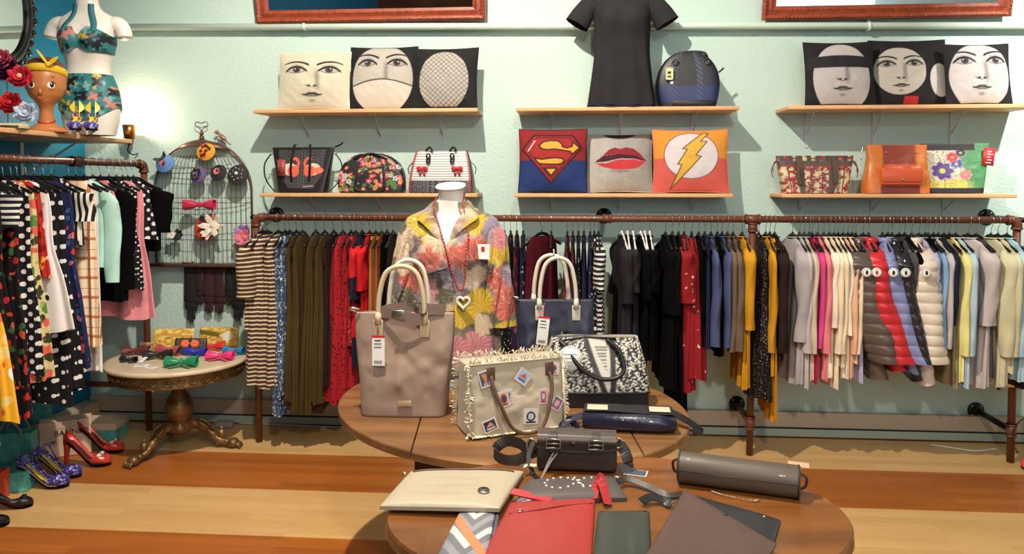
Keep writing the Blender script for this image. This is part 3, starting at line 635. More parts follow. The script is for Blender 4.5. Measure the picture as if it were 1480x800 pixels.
# (hook px, kind, material, bottom py, half thickness, yaw, name, description, extra)
RACK = [
 (379, 'top', st_cream, 478, .040, 9, 'blouse', 'cream and brown striped tie top nearest the birdcage', K(sl=.30)),
 (386, 'dress', st_cream, 556, .055, 6, 'playsuit', 'cream and brown striped playsuit behind the first striped top', K()),
 (402, 'dress', st_cream, 558, .060, 4, 'dress', 'second cream and brown striped dress from the left end', K()),
 (412, 'dress', fl_blue, 600, .024, 0, 'dress', 'blue and white printed dress beside the striped ones', K(fa=.006)),
 (418, 'tank', fl_blue, 570, .022, 0, 'dress', 'shorter blue and white printed dress', K(fa=.006)),
 (428, 'dress', olive, 580, .026, 0, 'jumpsuit', 'olive jumpsuit nearest the blue printed dresses', K(fa=.008)),
 (437, 'dress', olive, 590, .030, 0, 'jumpsuit', 'second olive jumpsuit from the left', K(fa=.01)),
 (456, 'dress', olive, 598, .045, 0, 'jumpsuit', 'widest olive jumpsuit in the middle of the green group', K(fa=.012)),
 (469, 'dress', olive, 580, .030, 0, 'jumpsuit', 'last olive jumpsuit before the red dresses', K(fa=.01)),
 (482, 'dress', darkb, 560, .018, 0, 'dress', 'thin dark brown strap dress between olive and red', K()),
 (495, 'dress', fl_red, 583, .055, 0, 'dress', 'red dress with small dark geometric print', K(fa=.008)),
 (507, 'dress', fl_red, 575, .03, 0, 'dress', 'second red geometric dress tucked behind the first', K()),
 (514, 'tank', fl_reddot, 500, .022, 0, 'dress', 'dark red dotted sleeveless dress', K()),
 (523, 'top', block, 530, .030, 0, 'blouse', 'red white and navy colour block blouse', K(sl=.3)),
 (534, 'top', C_('bright_red', (196, 30, 36)), 530, .025, 0, 'blouse', 'plain bright red blouse above the taupe tote', K(sl=.25)),
 (543, 'tank', C_('caramel', (160, 104, 56)), 520, .020, 0, 'dress', 'caramel brown sleeveless dress', K()),
 (551, 'tank', C_('rust', (150, 84, 44)), 520, .020, 0, 'dress', 'rust brown sleeveless dress', K()),
 (559, 'tank', blackc, 540, .022, 0, 'dress', 'black sleeveless dress beside the rust one', K()),
 (568, 'tank', darkb, 540, .022, 0, 'dress', 'dark brown dress just left of the mannequin', K()),
 (729, 'dress', fl_blk, 560, .030, 0, 'dress', 'black speckled strap dress right of the mannequin', K(fa=.006)),
 (738, 'tank', fl_blk, 540, .024, 0, 'dress', 'second black speckled dress', K()),
 (747, 'dress', fl_mar, 560, .028, 0, 'dress', 'maroon and navy print dress by the speckled ones', K(fa=.006)),
 (756, 'tank', fl_nav, 560, .020, 0, 'dress', 'navy printed dress left of the plain maroon one', K()),
 (783, 'tank', maroon, 540, .05, 35, 'dress', 'plain maroon dress turned with its hanger showing', K(hw=.17)),
 (797, 'tank', maroon, 540, .022, 0, 'dress', 'second maroon dress behind the navy tote handles', K()),
 (820, 'dress', fl_mar, 560, .026, 0, 'dress', 'maroon and navy print dress above the navy tote', K(fa=.006)),
 (828, 'dress', fl_mar, 560, .024, 0, 'dress', 'last maroon and navy print dress', K(fa=.006)),
 (836, 'tank', fl_blk, 520, .018, 0, 'dress', 'black and white fringed dress', K()),
 (844, 'tank', navyc, 540, .024, 0, 'dress', 'plain navy sleeveless dress', K()),
 (853, 'tank', fl_nav, 520, .024, 0, 'dress', 'navy dress with white bird print', K()),
 (859, 'tank', dt_mid, 540, .022, 0, 'dress', 'black dress with white dots by the striped tee', K()),
 (865, 'tee', st_bw, 490, .028, 0, 'tee_shirt', 'white tee shirt with thin navy stripes', K(sl=.24)),
 (899, 'tee', charcoal, 540, .036, -6, 'tee_shirt', 'leftmost charcoal tee dress on a white hanger', K(hang='white', sl=.30, hem=.23)),
 (907, 'tee', charcoal, 545, .030, 0, 'tee_shirt', 'middle charcoal tee dress on a white hanger', K(hang='white', sl=.27)),
 (915, 'tee', charcoal, 540, .030, 0, 'tee_shirt', 'rightmost charcoal tee dress on a white hanger', K(hang='white', sl=.24)),
 (926, 'tee', blackc, 535, .032, -5, 'tee_shirt', 'leftmost black tee on a white hanger', K(hang='white', sl=.28)),
 (932, 'tee', blackc, 520, .026, 0, 'tee_shirt', 'middle black tee on a white hanger', K(hang='white', sl=.22)),
 (939, 'tee', blackc, 520, .034, 0, 'tee_shirt', 'rightmost black tee on a white hanger', K(hang='white', sl=.24)),
 (962, 'top', blackc, 560, .036, -4, 'dress', 'long black dress with a white inner label', K(sl=.36, hem=.24)),
 (972, 'top', black2, 606, .045, 0, 'dress', 'longest black dress reaching low beside the red one', K(sl=.36)),
 (981, 'dress', blackc, 606, .040, 0, 'dress', 'black dress directly left of the red leaf print dress', K()),
 (989, 'long', fl_red2, 566, .060, 3, 'dress', 'red dress with small pale leaf print', K(sl=.30)),
 (1000, 'dress', fl_red2, 548, .055, 3, 'dress', 'second red leaf print dress', K(fa=.006)),
 (1010, 'tank', blackc, 500, .026, 0, 'blouse', 'black top right of the red leaf print dresses', K()),
 (1019, 'tank', navyc, 505, .022, 0, 'blouse', 'dark navy top', K()),
 (1028, 'long', slate, 498, .026, 0, 'jumper', 'left slate blue jumper', K()),
 (1037, 'tank', blackc, 515, .020, 0, 'blouse', 'black top between the slate jumpers', K()),
 (1044, 'long', slate, 499, .032, 0, 'jumper', 'right slate blue jumper', K()),
 (1052, 'long', taupe, 508, .022, 0, 'jumper', 'left brown jumper', K()),
 (1060, 'long', taupe, 505, .036, 0, 'jumper', 'right brown jumper beside the mustard one', K()),
 (1073, 'long', mustard, 562, .030, 0, 'cardigan', 'mustard cardigan left of the black sequin dress', K(sl=.44)),
 (1097, 'dress', seq, 577, .050, 0, 'dress', 'black sequin dress in front of the middle post', K(fa=.003)),
 (1107, 'long', mustard, 542, .018, 0, 'cardigan', 'mustard cardigan right of the sequin dress', K()),
 (1113, 'tank', C_('gold', (206, 146, 40)), 610, .014, 0, 'dress', 'narrow gold dress hanging lowest by the post', K()),
 (1120, 'long', darkb, 520, .028, 0, 'cardigan', 'dark brown cardigan left of the marl grey jumper', K()),
 (1146, 'long', greym, 556, .056, -6, 'jumper', 'marl grey jumper with a paper neck tag', K(sl=.50)),
 (1156, 'long', greyl, 560, .030, 0, 'jumper', 'pale grey jumper', K()),
 (1163, 'long', beige, 550, .026, 0, 'jumper', 'beige jumper left of the hot pink top', K()),
 (1170, 'tank', C_('berry', (170, 30, 72)), 553, .018, 0, 'blouse', 'berry red top showing below the pink ones', K()),
 (1174, 'long', hotp, 500, .028, 0, 'jumper', 'hot pink jumper', K()),
 (1182, 'long', pinkc, 550, .026, 0, 'jumper', 'salmon pink jumper', K()),
 (1191, 'long', ivory, 545, .034, 0, 'cardigan', 'ivory cardigan next to the salmon jumper', K(sl=.42)),
 (1199, 'long', cream, 562, .030, 0, 'cardigan', 'first cream cardigan from the left', K()),
 (1206, 'long', cream, 530, .026, 0, 'cardigan', 'second cream cardigan from the left', K()),
 (1212, 'long', ivory, 548, .028, 0, 'cardigan', 'second ivory cardigan among the cream ones', K(sl=.46)),
 (1219, 'long', peach, 545, .024, 0, 'cardigan', 'peach cardigan just left of the taupe puffer', K()),
 (1226, 'long', cream, 526, .024, 0, 'jumper', 'cream jumper touching the taupe puffer', K()),
 (1232, 'tank', lilac, 552, .020, 0, 'blouse', 'lilac top peeking out below the taupe puffer', K()),
 (1237, 'puffer', p_taupe, 548, .058, 8, 'quilted_jacket', 'taupe quilted puffer jacket with a round badge', K(st=.078, dy=-.12, sway=(0, -.11))),
 (1248, 'long', pinkc, 500, .018, 0, 'jumper', 'pink jumper between taupe and red puffers', K()),
 (1256, 'puffer', p_red, 535, .055, 12, 'quilted_jacket', 'bright red quilted puffer jacket', K(st=.07, dy=-.15, sway=(0, -.14))),
 (1276, 'puffer', p_lil, 538, .045, 10, 'quilted_jacket', 'lilac blue quilted puffer jacket', K(st=.05, dy=-.15, sway=(0, -.14))),
 (1290, 'puffer', p_blk, 550, .038, 8, 'quilted_jacket', 'black quilted puffer jacket behind the cream one', K(st=.045, dy=-.12, sway=(0, -.11))),
 (1284, 'long', whitec, 520, .014, 0, 'jumper', 'white jumper just right of the lilac puffer', K()),
 (1300, 'long', dgrey, 460, .030, 0, 'jumper', 'dark grey hooded jumper', K()),
 (1308, 'long', blackc, 470, .030, 0, 'jumper', 'black jumper above the cream puffer', K()),
 (1318, 'puffer', p_cream, 556, .055, 8, 'quilted_jacket', 'cream quilted puffer jacket', K(st=.075, dy=-.07, sway=(0, -.06))),
 (1329, 'long', lilac, 470, .028, 0, 'jumper', 'lilac jumper right of the cream puffer', K()),
 (1338, 'tank', blackc, 480, .018, 0, 'blouse', 'black top beside the lilac jumper', K()),
 (1342, 'long', lblue, 500, .024, 0, 'jumper', 'light blue jumper', K()),
 (1350, 'long', greyl, 500, .020, 0, 'jumper', 'thin grey jumper left of the navy one', K()),
 (1357, 'long', navyc, 505, .036, 0, 'cardigan', 'navy cardigan near the right end', K(sl=.40)),
 (1365, 'tank', khaki, 560, .026, 0, 'dress', 'khaki dress between navy and lemon', K()),
 (1373, 'long', lemon, 552, .036, 0, 'jumper', 'lemon yellow jumper', K()),
 (1382, 'long', pblue, 560, .022, 0, 'jumper', 'pale blue jumper behind the lemon one', K()),
 (1400, 'long', lgrey, 560, .050, -10, 'cardigan', 'lilac grey draped cardigan on a black hanger', K(sl=.40)),
 (1412, 'tank', dgrey, 545, .026, 0, 'dress', 'dark grey dress behind the draped cardigan', K()),
 (1433, 'long', sage, 558, .040, 0, 'jumper', 'sage cream jumper near the right post', K()),
 (1443, 'long', sage, 540, .024, 0, 'jumper', 'second sage cream jumper, last but one on the rack', K()),
 (1456, 'long', C_('sky', (168, 200, 214)), 550, .036, 0, 'jumper', 'sky blue jumper at the right end post', K()),
]
_px = sorted(r[0] for r in RACK)
def room(px):
    i = _px.index(px); l = px-_px[i-1] if i else 30; r_ = _px[i+1]-px if i < len(_px)-1 else 30
    return (min(l, 26)+min(r_, 26))/2*.0041*.60
for px, kind, m, pb, th, yaw, name, desc, ex in RACK:
    x = PY(px, 318, YR).x; zb = PY(px, pb, 4.16).z; L = (ZR+ZN)-zb
    ex = dict(ex); hg = ex.pop('hang', 'black')
    ex['hw'] = ex.get('hw', .17)
    if kind != 'puffer' and m not in (fl_red2, fl_red, st_cream): th = min(th, max(.013, room(px))); ex['fa'] = min(ex.get('fa', .012 if kind == 'dress' else .006), room(px)*.35)
    garment((x, YR, ZR), R(90-yaw), kind, m, L, th, desc, name, hang=hg, group='clothes hanging on the long rack', cat='clothing', hw=ex.pop('hw', .17), **ex)
# left rack: shoulders face the camera
LEFT = [ # depth y, kind, mat, right px, bottom py, half thickness, name, desc, extra
 (4.36, 'top', blackc, 236, 345, .022, 'blouse', 'black frilled top nearest the corner post', K(sl=.2)),
 (4.30, 'tee', blackc, 246, 362, .026, 'blouse', 'black wide sleeved top reaching furthest towards the birdcage', K(sl=.26)),
 (4.25, 'tank', dt_mid, 228, 345, .02, 'blouse', 'black top with white dots over the pink dress', K()),
 (4.19, 'dress', pinkd, 214, 458, .022, 'dress', 'rose pink dress on the left rack', K(hp=228)),
 (4.12, 'dress', dt_small, 206, 416, .024, 'dress', 'black dress with fine white dots', K(hp=212)),
 (4.04, 'long', blackc, 190, 434, .022, 'cardigan', 'black cardigan beside the mint sleeve', K(hp=188)),
 (3.97, 'tank', pinkc, 168, 300, .012, 'blouse', 'pink collared blouse high between black garments', K()),
 (3.90, 'long', mint, 168, 384, .020, 'cardigan', 'pale mint cardigan', K(sl=.5)),
 (3.83, 'tank', whitec, 140, 535, .012, 'dress', 'white slip dress hanging below the plaid skirt', K(hp=148)),
 (3.77, 'tank', plaid, 146, 498, .026, 'skirt', 'orange and cream plaid skirt', K(hp=152, fa=.014)),
 (3.64, 'tee', st_v, 134, 355, .022, 'blouse', 'black and white striped blouse with a bow', K(sl=.16)),
 (3.58, 'dress', fl_ncherry, 112, 526, .024, 'dress', 'navy dress printed with red cherries', K(hp=138)),
 (3.52, 'dress', dt_big, 98, 560, .022, 'dress', 'black dress with large white dots and red hem', K(hp=124)),
 (3.46, 'dress', dt_big, 88, 582, .024, 'dress', 'longest black dress with large white dots', K(hp=104)),
 (3.40, 'dress', fl_tw, 80, 476, .020, 'playsuit', 'white playsuit printed with black hearts', K(hp=112)),
 (3.36, 'tank', fl_red3, 72, 400, .02, 'blouse', 'red and cream floral blouse on the left rack', K()),
 (3.31, 'dress', fl_green, 60, 545, .024, 'dress', 'leafy green dress printed with roses', K(hp=82)),
 (3.26, 'dress', dt_mid, 52, 540, .02, 'dress', 'black dress with medium white dots behind the cherries', K(hp=60)),
 (3.20, 'dress', fl_cherry, 36, 600, .026, 'dress', 'black dress printed with red cherries', K(hp=52)),
 (3.13, 'tee', st_bw, 8, 318, .02, 'blouse', 'striped navy and white top at the left edge', K(sl=.16)),
 (3.07, 'dress', fl_cherry, 10, 560, .02, 'dress', 'second black cherry dress at the left edge', K(hp=30)),
 (2.96, 'dress', fl_yel, 0, 608, .03, 'dress', 'yellow dress printed with white daisies', K(hp=32)),
 (2.88, 'dress', fl_bred, 0, 640, .03, 'dress', 'light blue dress with red print at the frame edge', K(hp=9)),
]
for y, kind, m, rp, pb, th, name, desc, ex in LEFT:
    ex = dict(ex); xrt = PY(rp, 330, y).x; rail_x = XRL; hw = min(.235, max(.15, xrt-rail_x-(.05 if kind in ('tee', 'top', 'long') else 0)))
    zb = PY(max(rp-20, 5), pb, y).z; L = (ZRL+ZN)-zb
    hp = ex.pop('hp', None)
    if ex.get('hem'): ex['hem'] = max(.15, ex['hem']*.8)
    if hp is not None: ex['hem'] = max(.12, PY(hp, pb-15, y).x-rail_x-.008)
    garment((rail_x, y, ZRL), R(-4), kind, m, L, th, desc, name, group='clothes hanging on the left rack', cat='clothing', hw=hw, **ex)
# ---------------------------------------------------------------- pedestal table
GILT = mat('antique_gilt', (124, 96, 58), .42, .55, bs=45, bst=.5, bd=.006, var=.35, vs=14)
MARB = mat('cream_marble', (206, 188, 160), .35, var=.12, vs=6)
pc = PZ(262, 531, .53)
pc = Vector((PY(258, 531, 4.17).x, 4.17, .53))
pt = thing('pedestal_table', 'round marble topped table with gilded carved apron and clawed pedestal', 'table', (pc.x, 4.17, 0)); RT = .385
one(lathe([(RT-.02, .505), (RT, .509), (RT+.002, .52), (RT-.004, .53), (RT-.02, .532), (.01, .532)], 64), 'marble_top', MARB, pt)
g = G().add(lathe([(RT-.05, .505), (RT-.028, .504), (RT-.03, .49), (RT-.036, .45), (RT-.028, .438), (RT-.045, .43), (RT-.07, .44)], 64))
for k in range(36):
    a = 2*pi*k/36; c = Vector(((RT-.028)*cos(a), (RT-.028)*sin(a), .47))
    g.add(tube([c+Vector((-sin(a)*.02*cos(b)-0, cos(a)*.02*cos(b), .015*sin(b))) for b in [2*pi*i/12 for i in range(12)]], .004, 6, True)); g.add(ell(c, .008, .008, .008, 8, 5))
g.obj('carved_apron', GILT, pt)
one(lathe([(.06, .43), (.05, .41), (.028, .38), (.026, .36), (.035, .345), (.062, .30), (.078, .25), (.074, .20), (.05, .165), (.04, .15), (.055, .14), (.06, .12), (.05, .10), (.03, .09)], 28), 'pedestal', GILT, pt)
for k, a in enumerate((R(-112), R(8), R(128))):
    d = Vector((cos(a), sin(a), 0)); P = smoothpath([d*.03+Vector((0, 0, .13)), d*.09+Vector((0, 0, .15)), d*.16+Vector((0, 0, .105)), d*.22+Vector((0, 0, .05)), d*.27+Vector((0, 0, .035)), d*.31+Vector((0, 0, .028))], 5)
    g = G().add(tube(P, .03, 10, scale=[1.1-.025*i+.12*sin(i*1.7) for i in range(len(P))]))
    g.add(ell(d*.30+Vector((0, 0, .03)), .035, .035, .029)); g.add(ell(d*.235+Vector((0, 0, .085)), .022, .022, .028)); g.add(ell(d*.235+Vector((0, 0, .118)), .012, .012, .014))
    s_ = Vector((-d.y, d.x, 0))
    for q in (-1, 0, 1): g.add(tube([d*.31+s_*q*.018+Vector((0, 0, .035)), d*.335+s_*q*.022+Vector((0, 0, .022)), d*.345+s_*q*.024+Vector((0, 0, .006))], .009, 7))
    for q in (-1, 1): g.add(tube(smoothpath([d*.1+s_*q*.02+Vector((0, 0, .17)), d*.14+s_*q*.03+Vector((0, 0, .15)), d*.17+s_*q*.02+Vector((0, 0, .12))], 3), .010, 6))
    g.obj('foot', GILT, pt)
# ---------------------------------------------------------------- soft goods helpers
def bow(name, loc, rz, w_, cols, label, cat='hair bow', mats=None, group=None, tails=True, lift=0):
    t = thing(name, label, cat, loc, rz, group=group); m = mats
    for sx in (-1, 1):
        g = G()
        def f(U, V, sx=sx):
            a = U*2*pi; r_ = .12+.88*np.sin(np.minimum(V, .92)*pi*.56)
            return sx*V*w_/2, np.cos(a)*r_*w_*.17*(1+.15*np.sin(5*a+V*4)), w_*.17+np.sin(a)*r_*w_*.16*(1+.2*np.sin(4*a+3*V))
        g.add(grid(f, 20, 10, cu=True)); g.obj('loop', m, t)
        if tails:
            P = smoothpath([(0, 0, w_*.09), (sx*w_*.16, -w_*.12, w_*.06), (sx*w_*.34, -w_*.24, .004)], 4); g = G(); g.add(ribbon(P, w_*.13, .002, (.4*sx, 1, 0))); g.obj('tail', m, t)
    one(ell((0, 0, w_*.16), w_*.075, w_*.10, w_*.13), 'knot', m, t); return t
SAT = lambda n, c: mat('satin_'+n, c, .35, sheen=.2, bs=25, bst=.25, bd=.006)
TZ = .533
P_ = lambda px, py: PZ(px, py, TZ)
bow('hair_bow', P_(262, 530), R(8), .17, None, 'emerald green satin bow at the front of the marble table', mats=SAT('green', (20, 130, 84)), group='bows on the marble table')
bow('hair_bow', P_(318, 520), R(5), .15, None, 'hot pink satin bow on the marble table', mats=SAT('pink', (224, 48, 112)), group='bows on the marble table')
bow('hair_bow', P_(338, 511), R(-10), .13, None, 'sky blue satin bow near the striped clothes', mats=SAT('blue', (38, 124, 176)), group='bows on the marble table')
bow('hair_bow', P_(283, 513), R(-6), .13, None, 'royal blue bow between the red and green bows', mats=SAT('royal', (30, 44, 170)), group='bows on the marble table')
bow('hair_bow', P_(306, 506), R(20), .15, None, 'scarlet satin bow behind the royal blue one', mats=SAT('scarlet', (206, 44, 44)), group='bows on the marble table')
bow('hair_bow', P_(244, 512), R(-14), .16, None, 'dusty rose satin bow left of the royal blue one', mats=SAT('rose', (176, 76, 84)), group='bows on the marble table')
bow('hair_bow', P_(228, 518), R(12), .15, None, 'black satin bow in the middle of the marble table', mats=SAT('black', (30, 20, 22)), group='bows on the marble table')
bow('hair_bow', P_(196, 512), R(20), .14, None, 'dark red tartan bow at the left of the table', mats=SAT('darkred', (104, 30, 30)), group='bows on the marble table')
bow('hair_bow', P_(186, 523), R(-10), .10, None, 'small black bow with white edging beside paper tags', mats=SAT('black2', (22, 20, 24)), group='bows on the marble table')
bow('hair_bow', P_(214, 500), R(30), .09, None, 'peach chiffon bow next to the lemon print purse', mats=SAT('peach', (206, 150, 124)), group='bows on the marble table')
def tagcard(loc, rz, w_, h, label, m=WHITE, name='price_tag', lines=3, rot=None):
    t = thing(name, label, 'tag', loc, rz, rot=rot); one(box((0, 0, .0012), (w_, h, .0016)), 'card', m, t, smooth=False)
    g = G()
    for k in range(lines): g.add(box((-w_*.1, h*(.3-.22*k), .0022), (w_*(.6-.12*k), h*.05, .0004)), smooth=False)
    if lines: g.obj('print', INK, t)
    return t
tagcard(P_(205, 528), R(14), .075, .06, 'white paper tag lying flat on the marble table front left')
tagcard(P_(204, 521)+Vector((0, 0, .006)), R(-25), .06, .05, 'white paper tag leaning on the small black bow', rot=(R(28), 0, R(-25)))
tagcard(P_(219, 531), R(-18), .06, .05, 'white paper tag beside the emerald green bow')
# puddle of navy cloth
# purses on the table
PRS = attm('printed_purse', .45, 0, 120, .15, .001, .1)
def lemon(u, v):
    c = np.tile(np.array([206, 160, 62.]), u.shape+(1,)); n = vn(u*7+3, v*7+8); c = mixc(c, (120, 62, 40), ss(np.abs(n-.5)-.03, .03)*(vn(u*5, v*5) > .45)); c = mixc(c, (232, 204, 120), (vn(u*6+9, v*6) > .66).astype(float)); return c
def cat_(u, v):
    c = lemon(u, v); c = mixc(c, (110, 100, 40), ss(np.abs(v-.2+.3*u)-.25)*(u < .1)); c = mixc(c, (228, 222, 206), ss(np.hypot((u-.5)/.28, (v-.1)/.5)-1)); return c
def todcol(c): c = c/255; return np.where(c <= .04045, c/12.92, ((c+.055)/1.055)**2.4)
def panel(w_, h, d, fn, name, m, parent, N=60, M_=40, round_=.25, bulge=.5, T=None, shape=None, wid=None, back=None, pw=2.5, dent=0):
    """upright bag body: closed loft in z; colours by fn(u,v) on the front, side strips included"""
    nu = N*2; pp = 2+6*(1-round_); tt = np.linspace(-1, 1, N); ux = np.sign(tt)*(1-(1-np.abs(tt))**1.35); yv = np.clip(1-np.abs(ux)**pp, 0, 1)**(1/pp)
    RX = np.concatenate([ux, ux[::-1]]); RY = np.concatenate([-yv-.004, yv[::-1]+.004])
    def f(U, V):
        W = w_/2*(wid(V) if wid else 1); dd = d/2*(shape(V) if shape else (1-bulge*np.abs(V*2-1)**4)); k = np.rint(U*nu).astype(int) % nu
        x = RX[k]*W; y = RY[k]*dd
        if dent: y = y+dent*(fbm(x/w_*3+5, V*3+2)-.5)*(np.sin(V*pi))
        return x, y, V*h
    V_, F_ = grid(f, nu, M_, cu=True, flip=False); V_ = np.asarray(V_)
    F_ = F_+[tuple(range(nu))[::-1], tuple(range((M_-1)*nu, M_*nu))]
    wv = wid(V_[:, 2]/h) if wid else 1
    u = V_[:, 0]/(w_/2*wv); v = V_[:, 2]/h*2-1
    side = np.abs(u) > .985
    c = todcol(fn(np.clip(u, -1, 1), v)) if back is None else np.where((V_[:, 1] > 0)[:, None]*1, np.asarray(srgb(back))[None], todcol(fn(np.clip(u, -1, 1), v)))
    g = G().add((V_, F_), col=c, T=T); return g.obj(name, m, parent)
def purse(px, py, w_, h, d, fn, label, rz=0, lean=-12):
    q = P_(px, py); t = thing('clutch_purse', label, 'purse', q, rot=(R(lean), 0, R(rz))); panel(w_, h, d, fn, 'body', PRS, t, 30, 24); return t
t = purse(250, 508, .235, .135, .03, lemon, 'yellow purse printed with brown fruit, rounded flap, on the marble table', 8)
g = G(); P = [(.10*cos(a), -.017, .075+.05*sin(a)) for a in [R(180)+R(180)*k/16 for k in range(17)]]; g.add(tube(P, .003, 6)); g.obj('flap_edge', mat('yellow_piping', (206, 166, 70), .5), t)
purse(315, 500, .25, .115, .03, cat_, 'long yellow wallet with white blossom print behind the bows', -3)
def flam(u, v):
    c = np.tile(np.array([40, 36, 40.]), u.shape+(1,)); c = mixc(c, (130, 126, 130), ((np.sin(u*60)*np.sin(v*24)) > .55).astype(float))
    for s in (-1, 1): c = mixc(c, (226, 94, 60), ss(np.hypot((u-s*.32)/.28, (v-.35)/.42)-1)); c = mixc(c, (240, 150, 110), ss(np.abs(np.hypot((u-s*.26)/.16, (v-.4)/.26)-1)-.2))
    return c
purse(275, 512, .185, .095, .035, flam, 'small black purse with two orange flamingos on the marble table', 3)
# ---------------------------------------------------------------- birdcage wall rack
CAGE = mat('aged_bronze_wire', (104, 76, 62), .4, .5)
ca = PY(226, 380, YW-.03); cb = PY(365, 380, YW-.03); ctop = PY(294, 204, YW-.03).z
cxm = (ca.x+cb.x)/2; cw = (cb.x-ca.x)/2; cz = ca.z; chh = ctop-cz
bc = thing('wall_birdcage', 'half birdcage of bronze wire hung on the wall showing hair pieces', 'birdcage', (cxm, YW-.004, cz))
yy = lambda x: -.022-.05*sqrt(max(0, 1-(x/cw)**2))
straight = chh-cw*.98
def arch(x): return straight+cw*.98*sqrt(max(0, 1-(x/cw)**2))
P = [(-cw, -.022, 0)]+[(-cw*cos(a), -.022, straight+cw*.98*sin(a)) for a in [pi*k/36 for k in range(37)]]+[(cw, -.022, 0)]
one(tube(P, .0065, 8), 'arch_frame', CAGE, bc)
for k in range(1, 22):
    x = -cw+2*cw*k/22; zt = straight; pts = [(x, yy(x), .004), (x, yy(x), zt)]
    for q in range(1, 9):
        s_ = cos(q/8*pi/2*.94); pts.append((x*s_, -.022+(yy(x)+.022)*s_, zt+cw*.98*sin(q/8*pi/2)*.985*1))
    one(tube(pts, .0016, 5), 'cage_wire', CAGE, bc)
for zf in (.20, .335, .50, .54, .74, .78, .875):
    z = chh*zf; hwz = cw if z < straight else cw*sqrt(max(0, 1-((z-straight)/(cw*.98))**2))
    one(tube([(hwz*s_/8, -.022-.052*sqrt(max(0, 1-(s_/8)**2)), z) for s_ in range(-8, 9)], .0022, 5), 'cross_wire', CAGE, bc)
one(b2((-cw-.01, -.10, -.015), (cw+.01, -.004, .004), .004), 'tray', CAGE, bc)
g = G(); g.add(grid(lambda U, V: ((U*2-1)*cw*.52*np.cos(V*pi/2*.9), -.022-.06*np.cos(V*pi/2)*np.sqrt(np.clip(1-(U*2-1)**2, 0, 1)), chh-.03+.045*np.sin(V*pi/2)-.02*(U*2-1)**2), 14, 6))
g.add(tube([(cw*.52*cos(a), -.022-.06*sin(a), chh-.032-.02*cos(a)**2) for a in [pi*k/12 for k in range(13)]], .004, 6)); g.obj('cap', CAGE, bc)
g = G(); 
for r_, z in ((.017, .02), (.013, .05), (.006, .068)): g.add(ell((0, -.03, chh+z), r_, r_, r_*1.1))
g.add(tube(smoothpath([(0, -.03, chh+.07), (-.018, -.03, chh+.085), (-.042, -.03, chh+.10), (-.03, -.03, chh+.122), (0, -.03, chh+.113), (.03, -.03, chh+.122), (.042, -.03, chh+.10), (.018, -.03, chh+.085)], 4, True), .0028, 6, True)); g.obj('finial', CAGE, bc)
g = G(); bx0 = cw*.40; bz = chh+.01
g.add(ell((0, 0, .02), .034, .014, .014), T=Matrix.Translation((bx0, -.04, bz))@Matrix.Rotation(R(40), 4, 'Y')); g.add(ell((bx0-.022, -.04, bz+.046), .014, .012, .013)); g.add(tube([(bx0-.033, -.04, bz+.047), (bx0-.046, -.04, bz+.043)], .004, 6, scale=[1, .2]))
g.add(tube([(bx0+.03, -.04, bz-.005), (bx0+.066, -.04, bz-.035)], .006, 6, ry=.003, scale=[1, .8])); g.obj('bird_ornament', mat('bird_bronze', (150, 112, 90), .5, .3), bc)
YC = YW-.085
def at_c(px, py, y=None): return PY(px, py, y or YC)
def disc_hat(px, py, r_px, c, label, deco=None, tilt=20, cat='fascinator'):
    q = at_c(px, py); r_ = r_px/236; t = thing('fascinator', label, cat, q+Vector((0, -.004, 0)), rot=(R(90-tilt), 0, 0), group='hair pieces on the birdcage')
    one(lathe([(r_*.1, .0), (r_*.8, .001), (r_, .006), (r_*.98, .011), (r_*.82, .012), (r_*.7, .02), (r_*.4, .03), (.002, .033)], 28), 'base', mat('felt_'+str(c), c, .85, bs=60, bst=.15), t); return t, r_
def petals(t, n, r_, w_, m, z=.03, cup=.5, name='petals', off=(0, 0), ph=0):
    g = G()
    for k in range(n):
        a = 2*pi*k/n+ph
        def f(U, V): 
            l = V; s_ = (U*2-1)*np.sin(np.clip(l*.93+.07, 0, 1)*pi)**.7*w_; rr = l*r_
            return off[0]+np.cos(a)*rr-np.sin(a)*s_, off[1]+np.sin(a)*rr+np.cos(a)*s_, z+cup*r_*l**2-.15*w_*(U*2-1)**2+.1*r_*np.sin(l*9+k)
        g.add(grid(f, 7, 7))
    g.obj(name, m, t); return g
t, r_ = disc_hat(299, 220, 14, (214, 150, 44), 'orange fascinator with red cherries at the top of the birdcage')
RC = mat('glossy_cherry', (150, 20, 26), .2); LF = mat('dark_leaf', (34, 44, 30), .6)
for dx, dy in ((-.012, .018), (.004, .026), (-.02, -.002), (-.012, -.024), (.006, -.018), (.012, .0)): one(ell((dx*1., dy*1.3, .036), .010, .010, .010), 'cherry', RC, t)
petals(t, 3, .026, .011, LF, off=(.02, .012), name='leaves')
t, r_ = disc_hat(240, 237, 14, (92, 134, 190), 'blue fascinator with pink flower and dark leaves on the birdcage')
petals(t, 5, .02, .012, SAT('rosep', (206, 90, 110)), name='flower', off=(0, -.005)); petals(t, 3, .05, .013, LF, off=(-.012, .02), name='leaves', ph=1.2)
t, r_ = disc_hat(288, 253, 12.5, (96, 80, 128), 'purple fascinator with black velvet flower on the birdcage'); petals(t, 6, .036, .017, SAT('blackv', (24, 18, 26)), name='flower')
t, r_ = disc_hat(317, 250, 12.5, (44, 38, 42), 'dark brown fascinator with a pink rosebud on the birdcage'); petals(t, 6, .022, .012, SAT('rosep2', (206, 110, 118)), name='flower'); g = G(); g.add(tube([(.028*cos(a), .01+.028*sin(a), .03) for a in [pi*k/10 for k in range(11)]], .002, 5)); g.obj('veil_loop', BLACK, t)
t, r_ = disc_hat(345, 253, 16, (44, 40, 46), 'black fascinator studded with white pearls on the birdcage')
PEARL = mat('pearl', (226, 220, 210), .3)
